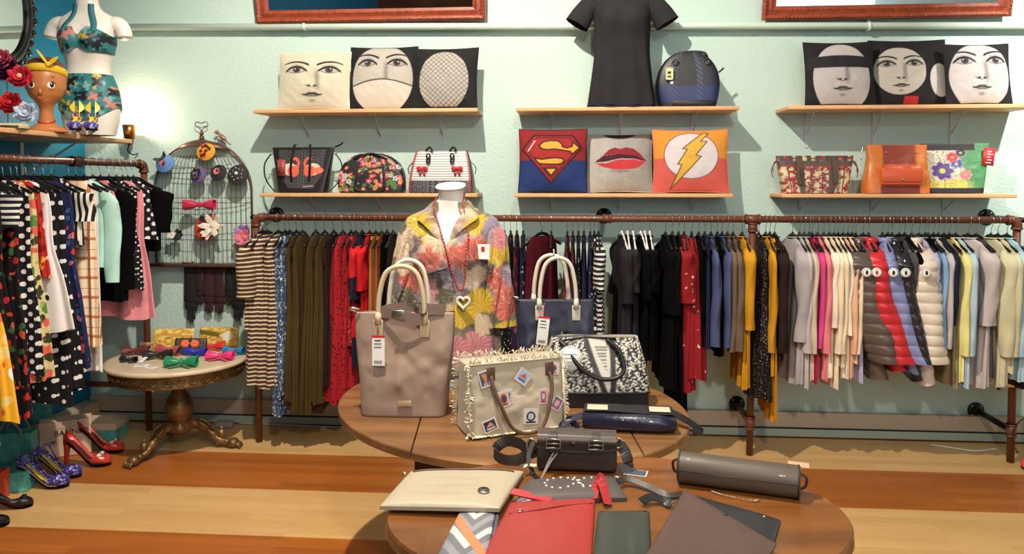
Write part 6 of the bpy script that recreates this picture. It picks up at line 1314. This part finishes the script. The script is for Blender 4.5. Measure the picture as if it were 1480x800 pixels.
def stamp(u0, v0, w2, rot, cols, fn):
    x = u0*w_/2; z = v0*h; y = -.085*(1-.35*v0)-.006; T = Matrix.Translation((x, y, z))@Matrix.Rotation(rot, 4, 'Y')@Matrix.Rotation(R(-5), 4, 'X')
    def f(U, V): return (U-.5)*w2[0], -.0012+0*U, (V-.5)*w2[1]
    n = 36; v = grid(f, n, n); U, V = np.meshgrid(np.linspace(-1, 1, n), np.linspace(-1, 1, n)); c = todcol(fn(U.ravel(), V.ravel())); g = G().add(v, col=c, T=T); g.add(box((0, .0006, 0), (w2[0], .0024, w2[1])), col=srgb(206, 198, 190), T=T, smooth=False); g.obj('stamp_patch', PRS, ft)
def mk(bg, mid, fg, kind):
    def f(u, v):
        c = np.tile(np.array([214, 206, 200.]), u.shape+(1,)); c = mixc(c, bg, ((np.abs(u) < .82) & (np.abs(v) < .82)).astype(float))
        if kind == 0: c = mixc(c, mid, inpoly(u, v, [(-.5, .7), (.5, .5), (.1, -.5), (-.1, -.5)]).astype(float)); c = mixc(c, fg, ((v < -.45) & (np.abs(u) < .6) & (np.sin(u*16) > 0)).astype(float))
        if kind == 1: c = mixc(c, mid, ss(np.hypot(u, v)-.62)); c = mixc(c, fg, ss(np.hypot(u, v)-.42)); c = mixc(c, mid, ((np.abs(v+.75) < .1) & (np.abs(u) < .7)).astype(float))
        if kind == 2: c = mixc(c, mid, inpoly(u, v, [(-.6, -.2), (.6, -.2), (.1, .55)]).astype(float)); c = mixc(c, fg, ((np.abs(v+.5) < .13) & (np.abs(u) < .6)).astype(float))
        return c
    return f
stamp(-.66, .80, (.042, .056), R(-14), 0, mk((74, 70, 96), (196, 130, 90), (214, 190, 190), 0))
stamp(-.60, .16, (.050, .040), R(-18), 0, mk((52, 46, 70), (206, 150, 130), (214, 200, 190), 2))
stamp(-.30, .50, (.036, .052), R(-8), 0, mk((206, 170, 150), (150, 70, 60), (70, 60, 60), 1)); stamp(-.20, .52, (.030, .052), R(-6), 0, mk((190, 190, 196), (120, 80, 90), (214, 150, 130), 0))
stamp(.12, .78, (.048, .048), R(38), 0, mk((170, 186, 214), (196, 90, 80), (80, 100, 150), 2))
stamp(.24, .22, (.052, .052), R(4), 0, mk((206, 204, 206), (36, 30, 44), (186, 190, 204), 1))
stamp(.52, .48, (.030, .050), R(3), 0, mk((206, 150, 150), (150, 60, 80), (200, 190, 190), 1)); stamp(.76, .86, (.042, .040), R(6), 0, mk((206, 200, 206), (196, 90, 60), (60, 90, 150), 1)); stamp(.80, .36, (.038, .046), R(36), 0, mk((90, 96, 130), (206, 110, 130), (220, 190, 190), 1))
HB = mat('brown_leather_handle', (92, 66, 52), .4, coat=.15)
for x in (-.33*w_/1, .28*w_): one(box((x+.02, -.0665, h-.033), (.03, .004, .045), .0015), 'handle_tab', HB, t)
P = [(-.092, -.068, h-.04), (-.092, -.086, h-.07), (-.07, -.105, .10), (-.035, -.115, .03), (.02, -.122, .008), (.075, -.115, .03), (.105, -.102, .10), (.118, -.085, .16), (.116, -.068, h-.045)]; one(tube(smoothpath([(p[0]-.0, p[1], p[2]) for p in P], 6), .0062, 10), 'handle', HB, t)
one(tube(smoothpath([(-.06, .045, h-.02), (-.065, .07, h-.04), (-.04, .10, .06), (.02, .11, .02), (.08, .10, .06), (.095, .06, h-.03)], 6), .0062, 10), 'handle', HB, t)
# navy and black clutch with straps behind the messenger bag
NAV = mat('navy_snake_leather', (24, 27, 52), .35, coat=.3, bs=90, bst=.5, bd=.003); BKC = mat('black_canvas', (28, 26, 30), .7)
a = PZ(910, 628, Z2); s_ = 1100/a.y; t = thing('clutch_bag', 'navy and black fold over clutch with cream corners on the back table', 'handbag', (a.x, a.y+.05, Z2+.002), R(-3), group='handbags on the back table')
one(tube([(-.155, -.02, .03), (-.15, -.02, .03), (.10, -.02, .03), (.155, -.015, .028)], .029, 16, scale=[.3, 1, 1, .8]), 'rolled_front', NAV, t); g = G().add(box((0, .055, .030), (.31, .12, .05), .012)); g.obj('body', BKC, t)
g = G().add(grid(lambda U, V: ((U-.5)*.30, -.015+V*.11, .062-.006*V+.003*np.sin(U*6)), 14, 6)); g.add(grid(lambda U, V: ((U-.5)*.30, -.015+V*.11, .060-.006*V), 14, 6)); g.obj('flap', BKC, t)
for x in (-.105, .105): g = G(); g.add(box((x, .03, .0635), (.07, .055, .003), .001)); g.obj('cream_panel', mat('cream_panel', (214, 196, 172), .5), t)
strap(t, [(.13, .08, .05), (.19, .04, .03), (.235, .01, .006), (.21, -.02, .004)], .03, BLR, (0, 1, .4)); strap(t, [(-.14, .02, .04), (-.19, .0, .03), (-.22, -.03, .012), (-.17, -.05, .004), (-.2, .04, .012)], .028, NAV, (0, 1, .5)); one(ell((-.02, -.047, .045), .004, .003, .004), 'stud', BRASS, t)
# ---------------------------------------------------------------- items on the front table
GRL = mat('grey_brown_leather', (50, 41, 38), .42, coat=.12, bs=160, bst=.25, bd=.001, var=.1)
a = PZ(834, 684, Z1); t = thing('messenger_bag', 'small grey brown satchel with two silver buckles at the back of the front table', 'handbag', (a.x, a.y+.045, Z1+.003), R(-2), group='small bags on the front table')
one(box((0, 0, .045), (.218, .085, .09), .014, 4), 'body', GRL, t)
V_ = []; 
def f(U, V):
    p = V*3; y = np.interp(p, [0, 1, 2, 3], [.046, -.02, -.050, -.050]); z = np.interp(p, [0, .6, 1, 1.7, 2, 3], [.085, .104, .106, .100, .088, .070]); return (U-.5)*.214, y-.0, z-.010*np.where(V > .9, np.sin(U*pi), 0)
g = G(); g.add(grid(f, 24, 26)); g.add(grid(lambda U, V: tuple(q-d for q, d in zip(f(U, V), (0, .0, .004))), 24, 26)); g.obj('flap', mat('flap_grey_leather', (72, 60, 54), .4, coat=.15, bs=160, bst=.25, bd=.001), t)
for x in (-.062, .052):
    g = G(); g.add(tube([(x+sx*.019, -.062, .083+sz*.012) for sx, sz in ((-1, -1), (-1, 1), (1, 1), (1, -1))], .0026, 7, True)); g.add(tube([(x-.019, -.0625, .083), (x+.019, -.0625, .083)], .002, 6)); g.obj('buckle', BRASS, t); strap(t, [(x, -.03, .107), (x, -.050, .100), (x, -.0555, .086), (x, -.0545, .058)], .020, GRL, name='buckle_strap', th=.002)
one(box((-.008, -.0535, .082), (.014, .002, .01)), 'stud_plate', GRL, t)
strap(t, [(-.108, .0, .06), (-.125, -.01, .035), (-.16, .02, .05), (-.205, .05, .045), (-.235, .035, .02), (-.20, -.002, .01), (-.15, -.005, .02), (-.118, -.02, .07)], .030, GRL, (0, .15, 1), 'shoulder_strap'); strap(t, [(.108, 0, .07), (.128, -.01, .055), (.14, -.02, .02), (.12, -.03, .006)], .03, GRL, (0, .4, 1), 'strap'); strap(t, [(-.118, -.03, .075), (-.13, -.05, .04), (-.115, -.075, .004), (-.10, -.10, .002)], .012, GRL, (1, 0, 0), 'thin_strap')
one(tube([(.112+.012*cos(a), -.012, .074+.014*sin(a)) for a in [2*pi*k/12 for k in range(12)]], .0025, 6, True), 'ring', BRASS, t); one(tube([(-.125+.012*cos(a), -.02, .06+.02*sin(a)) for a in [2*pi*k/12 for k in range(12)]], .0025, 6, True), 'ring', BRASS, t)
def pouch(corn, z, th, fn, label, name='clutch_bag', m=None, n=(70, 40), puff=1., lift=(0, 0, 0, 0), cat='clutch bag', group='flat pouches on the front table', amp=.004):
    """corn: pixel corners back-left, back-right, front-right, front-left on the table top"""
    c = [PZ(*p, z+.004) for p in corn]; cen = (c[0]+c[1]+c[2]+c[3])/4; t = thing(name, label, cat, (cen.x, cen.y, z+.001), group=group)
    L_ = [Vector((p.x-cen.x, p.y-cen.y, l)) for p, l in zip(c, lift)]
    def srf(top):
        def f(U, V):
            X = (L_[3].x*(1-U)+L_[2].x*U)*(1-V)+(L_[0].x*(1-U)+L_[1].x*U)*V; Y = (L_[3].y*(1-U)+L_[2].y*U)*(1-V)+(L_[0].y*(1-U)+L_[1].y*U)*V; Zl = (lift[3]*(1-U)+lift[2]*U)*(1-V)+(lift[0]*(1-U)+lift[1]*U)*V
            k = np.clip((1-np.abs(U*2-1)**4)*(1-np.abs(V*2-1)**4), 0, 1)**.5; zz = th*.35+th*.65*k*puff+amp*(fbm(U*4+cen.x*9, V*3+cen.y*7)-.5)*k if top else .0*U
            return X, Y, Zl+np.maximum(zz, 0.0005 if top else 0)
        return f
    nu, nv = n; V_, F_ = grid(srf(True), nu, nv); U, V = np.meshgrid(np.linspace(-1, 1, nu), np.linspace(-1, 1, nv)); col = todcol(fn(U.ravel(), V.ravel())); g = G().add((V_, F_), col=col)
    W, F2 = grid(srf(False), nu, nv, flip=True); g.add((W, F2), col=col)
    ring = [i for i in range(nu)]+[j*nu+nu-1 for j in range(1, nv)]+[(nv-1)*nu+i for i in range(nu-2, -1, -1)]+[j*nu for j in range(nv-2, 0, -1)]; N_ = nu*nv; V3 = [tuple(V_[i]) for i in ring]+[tuple(W[i]) for i in ring]; m3 = len(ring); g.add((V3, [(i+m3, (i+1) % m3+m3, (i+1) % m3, i) for i in range(m3)]), col=col[0]*.8)
    g.obj('body', m or PRS, t)
    def pt(u, v, dz=0):
        U = (u+1)/2; V = (v+1)/2; X, Y, Z = srf(True)(np.array(U), np.array(V)); return Vector((float(X), float(Y), float(Z)+dz))
    return t, pt
PLT = attm('pouch_leather', .5, 0, 160, .25, .0015, .08); SNK = attm('snake_emboss', .5, 0, 70, .5, .003, .05)
def f_snk(u, v):
    c = np.tile(np.array([178, 165, 142.]), u.shape+(1,)); a = np.abs(((u*9+np.where((v*16).astype(int) % 2 == 0, .5, 0)) % 1)-.5); b = np.abs((v*16) % 1-.5); k = ss(.44-np.maximum(a, b), .02)*np.exp(-((u-.0)/.5)**2-((v+.2)/.6)**2); return mixc(c, (150, 134, 110), k*.7)
def f_chev(u, v):
    d = (v*1.15-.62*np.abs(u-.05)*1.0); k = np.floor(d*4.2+6) % 4; c = np.tile(np.array([118, 118, 126.]), u.shape+(1,)); c = mixc(c, (206, 204, 204), (k == 1).astype(float)); c = mixc(c, (150, 150, 156), (k == 3).astype(float))
    return mixc(c, (206, 132, 88), ss(np.abs(v+.62*u-.18)-.15))
def f_rug(c, a_=.1): return f_one(c, a_, 5)
# dark slim clutch beneath the brown bag
t, pt = pouch([(985, 712), (1128, 752), (1118, 786), (960, 760)], Z1, .014, f_one((40, 38, 44), .1), 'slim dark clutch lying under the large brown pouch', m=PLT); one(ell(pt(.72, .65, .001), .0035, .0035, .002), 'stud', BRASS, t)
t, pt = pouch([(990, 708), (1122, 786), (1085, 850), (905, 850)], Z1+.018, .014, f_one((88, 66, 60), .1), 'large brown leather pouch lying at an angle at the front right', m=PLT)
g = G(); g.add(b2((-.01, -.01, -.018), (.02, .02, -.001))); one(ell(pt(.0, .9, .001), .005, .005, .003), 'snap', INK, t)
t, pt = pouch([(864, 740), (938, 739), (944, 850), (852, 850)], Z1, .016, f_one((56, 62, 56), .12), 'dark green leather pouch between the red and brown ones', m=PLT); one(tube([pt(-.9, .93, .001), pt(.9, .93, .001)], .0015, 6), 'seam', INK, t)
t, pt = pouch([(738, 728), (860, 722), (852, 850), (672, 850)], Z1, .020, f_one((164, 48, 44), .06), 'coral red leather pouch with a slanted zip', m=PLT)
one(tube(smoothpath([pt(-.86, .56, .001), pt(-.3, .58, .001), pt(.3, .68, .001), pt(.95, .80, .001)], 5), .0018, 6), 'zip', mat('red_zip', (120, 30, 34), .5), t); one(tube([pt(-.62, .57, .003)+Vector((.006*cos(a), .006*sin(a), 0)) for a in [2*pi*k/10 for k in range(10)]], .0016, 6, True), 'zip_pull', BRASS, t)
q0 = pt(.95, .97); g = G(); g.add(ribbon(smoothpath([q0, q0+Vector((.012, .035, .03)), q0+Vector((.02, .02, .04)), q0+Vector((.036, -.03, .0))], 5), .026, .003, (0, 1, .6)), smooth=False); g.obj('wrist_strap', mat('red_strap', (176, 50, 56), .5), t); q1 = pt(-.9, .98); g = G(); g.add(ribbon(smoothpath([q1+Vector((-.01, .035, .012)), q1+Vector((.03, .022, .010)), q1+Vector((.09, .012, .004))], 5), .024, .003, (0, 1, .2)), smooth=False); g.obj('shoulder_strap', mat('red_strap', (176, 50, 56), .5), t)
t, pt = pouch([(664, 742), (716, 742), (698, 850), (610, 850)], Z1, .018, f_chev, 'white grey and orange chevron patterned pouch at the front edge', m=PRS, n=(150, 220))
g = G(); e0, e1 = pt(1, 1), pt(1, -1); g.add(tube([e0+Vector((.006, 0, 0)), e1+Vector((.006, 0, 0))], .005, 6)); g.obj('zip_edge', mat('grey_zip', (96, 100, 112), .5), t)
# studded grey pouch
t, pt = pouch([(760, 699), (888, 693), (906, 722), (746, 728)], Z1, .026, f_one((84, 74, 72), .1), 'grey leather pouch studded with pearl hearts and leaves', m=PLT)
for k in range(11): a = R(25+31*k); one(ell(pt(.02+.30*cos(a)-.25, .05+.55*sin(a), .001), .0036, .0036, .0025, 8, 5), 'stud', PEARL, t)
for k in range(10): a = R(10+36*k); one(ell(pt(.40+.26*cos(a), -.0+.42*sin(a), .001), .0036, .0036, .0025, 8, 5), 'stud', PEARL, t)
for k in range(4): one(ell(pt(.08+.05*k, .5-.32*k, .001), .0036, .0036, .0025, 8, 5), 'stud', PEARL, t)
q = pt(-.65, .9); one(tube(smoothpath([q+Vector((.0, -.01, 0)), q+Vector((.02, .05, .02)), q+Vector((.038, .085, .035)), q+Vector((.03, .09, .036)), q+Vector((.012, .04, .016)), q+Vector((0, -.01, .001))], 5), .0026, 7), 'wrist_loop', mat('grey_loop', (120, 116, 112), .4), t); q = pt(.92, .9); one(tube([q, q+Vector((.014, -.006, .002)), q+Vector((.028, -.006, 0))], .0028, 6), 'zip_pull', BRASS, t)
# cream snake pouch overhanging the table's left edge
t, pt = pouch([(594, 684), (757, 684), (722, 745), (549, 738)], Z1+.004, .026, f_snk, 'cream snake embossed clutch with a dark zip and round badge', m=SNK, n=(130, 70), lift=(0, 0, .012, .006))
one(tube(smoothpath([pt(-.9+1.78*k/24, .74+.06*sin(k/24*pi), .0018) for k in range(25)], 2), .0026, 6), 'zip', mat('brown_zip', (86, 60, 44), .5), t)
q = pt(.62, -.5, .001); g = G(); g.add(lathe([(.015, 0), (.015, .003), (.013, .0045), (.002, .0045)], 24), 0, T=Matrix.Translation(q)); g.add(tube([q+Vector((.012*cos(a), .012*sin(a), .005)) for a in [2*pi*k/20 for k in range(20)]], .0012, 5, True), 1); g.add(tube(smoothpath([q+Vector((-.005, -.003, .005)), q+Vector((0, .006, .005)), q+Vector((.005, -.003, .005))], 4), .0012, 5), 1); g.obj('round_badge', [BRASS, INK], t)
q = pt(-.97, .6); one(ell(q+Vector((-.008, .004, .004)), .006, .004, .004), 'zip_end', BRASS, t); q = pt(1, .95); g = G(); g.add(grid(lambda U, V: (q.x+.0+U*.035, q.y+.002+V*.02+.01*np.sin(U*5), q.z+.006+.01*U+.004*np.cos(V*6)), 8, 5)); g.obj('fluffy_tassel', FRG, t)
# grey roll bag
a = PZ(982, 700, Z1); b = PZ(1160, 724, Z1); r_ = .040; m_ = (a+b)/2; t = thing('barrel_bag', 'grey brown cylindrical barrel bag lying on the front table', 'handbag', (m_.x, m_.y+.02, Z1+r_+.001), atan2(b.y-a.y, b.x-a.x), group='small bags on the front table'); hl = (b-a).length/2
RL = mat('taupe_grey_leather', (84, 72, 62), .5, coat=.05, bs=150, bst=.2, bd=.001, var=.08)
one(tube([(-hl, 0, 0), (-hl+.006, 0, 0), (-hl*.3, 0, 0), (hl*.3, 0, 0), (hl-.006, 0, 0), (hl, 0, 0)], r_, 32, scale=[.95, 1, .985, .985, 1, .95]), 'body', RL, t)
for s in (-1, 1): one(tube([(s*(hl-.004), r_*cos(a_), r_*sin(a_)) for a_ in [2*pi*k/28 for k in range(28)]], .0022, 6, True), 'end_piping', GRL, t); one(tube(smoothpath([(s*hl, 0, .02), (s*(hl+.014), 0, .012), (s*(hl+.012), 0, -.01), (s*hl, 0, -.018)], 4), .0035, 6), 'end_tab', GRL, t)
one(tube([(-hl+.004, -r_*.995, .004), (hl-.004, -r_*.995, .004)], .001, 5), 'seam', GRL, t); g = G(); cp = smoothpath([(-.06, -.045, -r_+.004), (-.02, -.062, -r_+.004), (.04, -.068, -r_+.004), (.055, -.055, -r_+.004)], 10)
for p in cp: g.add(ell(p, .0024, .0018, .0018, 6, 4))
g.obj('chain', BRASS, t); g = G(); g.add(box((hl-.005, .02, r_-.004), (.05, .035, .0015)), T=Matrix.Identity(4), smooth=False); g.obj('clear_tag', mat('peach_card', (206, 160, 130), .4), t)
# blue swing tag and loose straps
a = PZ(919, 684, Z1); g = None; t = thing('price_tag', 'slate blue square swing tag with pale border lying on the front table', 'tag', (a.x, a.y, Z1+.001), R(-14)); one(box((0, 0, .001), (.062, .042, .002)), 'card', mat('tag_border', (196, 190, 186), .5), t, smooth=False); one(box((0, 0, .0023), (.054, .035, .0008)), 'blue_face', mat('slate_tag', (70, 82, 98), .4), t, smooth=False)
one(tube(smoothpath([(.0, .015, .003), (-.02, .05, .004), (-.035, .08, .012)], 4), .001, 5), 'tag_cord', INK, t)
a = PZ(945, 712, Z1); t = thing('leather_strap', 'loose dark brown strap curling between tag and brown pouch', 'strap', (a.x, a.y, Z1+.002)); strap(t, [(-.09, .02, .016), (-.065, .04, .016), (-.02, .015, .012), (.03, -.03, .007), (.07, -.02, .007)], .016, GRL, (0, 1, .5), 'band')
a = PZ(942, 732, Z1); t = thing('leather_strap', 'short black strap end folded above the green pouch', 'strap', (a.x, a.y, Z1+.002)); strap(t, [(-.025, -.004, .012), (.0, .015, .016), (.03, .01, .012), (.045, -.01, .009)], .022, BLR, (0, 1, .4), 'band')
# ---------------------------------------------------------------- shoes
def shoe(loc, rz, m, min_, label, heel=.10, sc=1., tbar=False, deco=None, flat=False, name='high_heel_shoe', grp='shoes on the floor by the blue wall'):
    t = thing(name, label, 'shoe', loc, rz, group=grp); t.scale = (sc, sc, sc)
    XS = [-.105, -.095, -.07, -.03, .01, .045, .08, .11, .128, .135]
    BZ = [heel, heel, heel*.93, heel*.62, heel*.25, .008, .006, .006, .007, .010]
    WS = [.012, .027, .033, .030, .030, .041, .044, .036, .020, .002]
    HS = [.070, .074, .070, .058, .054, .058, .058, .048, .036, .016]
    PH = [104, 104, 98, 90, 86, 98, 165, 180, 180, 180]
    def f(U, V):
        s = V*9; g_ = lambda L_: np.interp(s, range(10), L_); ph = g_(PH)*pi/180; a = (U*2-1)*ph
        return g_(XS), g_(WS)*np.sign(np.sin(a))*np.abs(np.sin(a))**.8, g_(BZ)+g_(HS)*(1-np.cos(a))/2
    g = G().add(grid(f, 28, 50)); rim = []
    g.obj('upper', m, t)
    g = G()
    def f2(U, V):
        s = V*6.2; g_ = lambda L_: np.interp(s, range(10), L_); return g_(XS)+.002, (U*2-1)*g_(WS)*.93, g_(BZ)+.006
    g.add(grid(f2, 6, 30)); g.obj('insole', min_, t)
    P = []; Wd = []
    g = G(); n = 24
    def f3(U, V): s = V*9; g_ = lambda L_: np.interp(s, range(10), L_); return g_(XS), (U*2-1)*g_(WS)*.9, g_(BZ)-.0+.0*U
    V_, F_ = grid(f3, 4, 30); W = np.array(V_); W[:, 2] -= .005; g.add((V_, F_)); g.add((W, F_)); g.obj('sole', BLR, t)
    if not flat: one(tube([(-.088, 0, heel+.005), (-.090, 0, heel*.7), (-.094, 0, heel*.3), (-.096, 0, .001)], .022, 12, scale=[1, .72, .50, .46]), 'heel', m, t)
    if tbar:
        one(ribbon(smoothpath([(.055, 0, .05), (.02, 0, .075), (-.03, 0, heel+.055)], 5), .009, .002, (0, 1, 0)), 't_strap', m, t); one(tube([(-.045+.038*cos(a)*1.2, .028*sin(a), heel+.055+.012*cos(a)) for a in [2*pi*k/24 for k in range(24)]], .004, 6, True, ry=.0015), 'ankle_strap', m, t)
    if deco == 'bow':
        g = G(); WB = mat('white_bow_dots', (222, 214, 200), .5)
        for e in (-1, 1): g.add(ell((.078, e*.018, .055), .014, .018, .010), 0); 
        g.add(ell((.078, 0, .056), .008, .007, .009), 1)
        for e in (-1, 1): g.add(tube([(.066, e*.008, .064), (.088, e*.030, .060)], .0015, 5), 1)
        g.obj('bow', [WB, BLR], t)
    if deco == 'blackbow':
        g = G(); g.add(box((.085, 0, .060), (.022, .05, .018), .006)); g.add(box((.085, 0, .066), (.028, .014, .022), .005)); g.obj('bow', BLR, t)
    if deco == 'wing':
        g = G(); YW_ = mat('yellow_wing', (230, 186, 50), .45)
        for e in (-1, 1): g.add(grid(lambda U, V: (-.06-.03*V, e*(.012+.03*np.sin(V*2.4)*U), heel+.02+V*.085*(1-.3*U)), 6, 8)); g.add(ell((-.03, e*.018, heel+.0), .02, .004, .02))
        g.obj('wing', YW_, t)
    return t
RED_ = mat('red_patent', (200, 62, 48), .25, coat=.4); DIN = mat('dark_insole', (70, 44, 40), .5); YIN = mat('yellow_insole', (222, 190, 60), .5)
PURP = floral('purple_white_marble', (58, 44, 120), [(150, 140, 200), (84, 70, 160), (190, 184, 220)], 60, .42, .04, rough=.3)
PB_ = lambda px, py: PZ(px, py, .001)
def shoe_between(hpx, tpx, *a, **k):
    h = PB_(*hpx); q = PB_(*tpx); d = q-h; L = d.length; sc = L/.225; m = (h+q)/2; return shoe((m.x-.02*sc*d.x/L, m.y-.02*sc*d.y/L, .001+.005*sc), atan2(d.y, d.x), *a, sc=sc, **k)
shoe_between((97, 674), (161, 671), RED_, DIN, 'red high heel with black and white bow, nearer of the pair', heel=.135, deco='bow')
shoe_between((117, 654), (179, 652), RED_, DIN, 'red high heel with black and white bow, nearer the wall', heel=.135, deco='bow')
shoe_between((30, 706), (100, 702), PURP, YIN, 'purple ankle strap heel with yellow insole, nearest the camera of its pair', heel=.115, tbar=True)
shoe_between((54, 690), (118, 688), PURP, YIN, 'purple ankle strap heel with yellow insole, closer to the red heels', heel=.115, tbar=True)
shoe_between((-12, 738), (48, 730), BLR, mat('red_insole', (150, 30, 30), .5), 'black patent shoe with a square bow at the lower left', heel=.07, deco='blackbow')
shoe_between((-52, 772), (14, 756), BLR, DIN, 'black patent shoe cut by the lower left frame edge', heel=.07)
for px, dx in ((104, 0), (122, .03)):
    q = PY(px+6, 188, 3.72); shoe((q.x, 3.72+dx, SZL+.006), R(-62), PURP, YIN, 'purple high heel with yellow wings on the left shelf, '+('next to the doll head' if px == 104 else 'next to the torso'), heel=.10, sc=.8, deco='wing', grp='winged heels on the left shelf')
# ---------------------------------------------------------------- boxes and bags on the floor
TEALB = mat('teal_patterned_card', (84, 166, 158), .5, var=.35, vs=22); CRB = mat('cream_card', (216, 186, 156), .55); REDB = mat('red_card', (204, 66, 44), .5)
def carton(px, py, w_, d, h, rz, m, label, lid=None, z=0):
    q = PZ(px, py, .0); t = thing('shoe_box', label, 'box', (q.x, q.y, z+.001), R(rz), group='boxes by the blue wall'); one(box((0, 0, h*.5-.012), (w_, d, h-.026), .002), 'box_body', m, t, smooth=False); one(box((0, 0, h-.02), (w_+.006, d+.006, .04), .002), 'lid', lid or m, t, smooth=False); return t
carton(140, 632, .30, .17, .11, 8, TEALB, 'teal shoe box with a cream lid furthest back by the corner', CRB)
t = carton(96, 655, .25, .10, .20, 33, CRB, 'cream shoe box with printed brand lettering behind the red heels')
text('BANNED', .042, INK, t, Matrix.Translation((.03, -.0535, .135))@Matrix.Rotation(R(90), 4, 'X'))
carton(58, 640, .11, .10, .25, 20, TEALB, 'tall teal box standing left of the cream box'); carton(20, 706, .17, .11, .10, 15, TEALB, 'low teal box in front of the gift bag'); carton(-14, 722, .13, .09, .14, 10, REDB, 'red box at the lower left frame edge')
def giftbag(px, py, w_, d, h, rz, label):
    q = PZ(px, py, 0); t = thing('gift_bag', label, 'bag', (q.x, q.y, .001), R(rz), group='boxes by the blue wall'); g = G(); th = .002
    for a, b in (((-w_/2, -d/2), (w_/2, -d/2+th)), ((-w_/2, d/2-th), (w_/2, d/2)), ((-w_/2, -d/2), (-w_/2+th, d/2)), ((w_/2-th, -d/2), (w_/2, d/2))): g.add(b2((*a, 0), (*b, h)), smooth=False)
    g.add(b2((-w_/2, -d/2, 0), (w_/2, d/2, th)), smooth=False); g.obj('bag_body', TEALB, t)
    for s in (-1, 1): one(tube(smoothpath([(-.05, s*d/2, h-.03), (-.05, s*(d/2+.006), h+.02), (0, s*(d/2+.012), h+.07), (.05, s*(d/2+.006), h+.02), (.05, s*d/2, h-.03)], 6), .004, 7), 'rope_handle', mat('rope_tan', (170, 140, 96), .8), t)
giftbag(22, 682, .20, .08, .22, 12, 'teal paper gift bag with tan rope handles'); giftbag(40, 632, .20, .10, .20, 8, 'second teal gift bag behind the first')
# white cable, adapter, black cord
t = thing('power_adapter', 'small grey power adapter on the floor behind the pedestal table', 'adapter', (PZ(325, 612, .02).x, 4.56, .001)); one(box((0, 0, .02), (.11, .05, .036), .006), 'case', mat('grey_plastic', (150, 148, 142), .5), t)
pts = [PZ(p, y, .006) for p, y in ((345, 611), (400, 613), (470, 616), (540, 617))]; o = one(tube(smoothpath(pts, 6), .0035, 6), 'electric_cable', WPL); tag(o, 'thin white cable running under the striped clothes', 'cable')
pts = [PZ(p, y, .006) for p, y in ((1345, 642), (1385, 648), (1410, 651), (1440, 648))]; o = one(tube(smoothpath(pts, 6), .005, 7), 'electric_cable', WPL); tag(o, 'white cable on the floor near the right rack post', 'cable')
pts = [PY(1492, 600, 4.2), PY(1474, 608, 4.2), PY(1464, 628, 4.2), PZ(1470, 652, .006), PZ(1490, 660, .006)]; o = one(tube(smoothpath(pts, 6), .0035, 7), 'electric_cable', BLACK); tag(o, 'black cord looping down at the right frame edge', 'cable')
# right edge rack with floral dress
rx = PZ(1492, 664, 0); t = thing('clothes_rack', 'second brown pipe rack cut by the right frame edge', 'clothes rack', (rx.x, rx.y, 0)); one(tube([(0, 0, .001), (0, 0, ZR-.02)], .019, 14), 'post', PB, t); one(tube([(0, 0, ZR), (0, -2.2, ZR)], .019, 14), 'rail', PB, t); elbow(t, (0, 0, ZR), (0, -1, 0), (0, 0, -1)); one(tube([(0, -2.2, .001), (0, -2.2, ZR)], .019, 14), 'post', PB, t)
garment((rx.x, rx.y-.12, ZR), 0, 'dress', fl_dark, .80, .03, 'dark dress with bright red and yellow flowers at the right edge', 'dress', group='clothes on the right edge rack', cat='clothing', hw=.19, hem=.27)
shoe((rx.x-.03, rx.y-.02-.10, .007), R(200), mat('coral_patent', (214, 90, 70), .3), DIN, 'coral shoe peeking in at the lower right rack post', heel=.05, sc=.9)
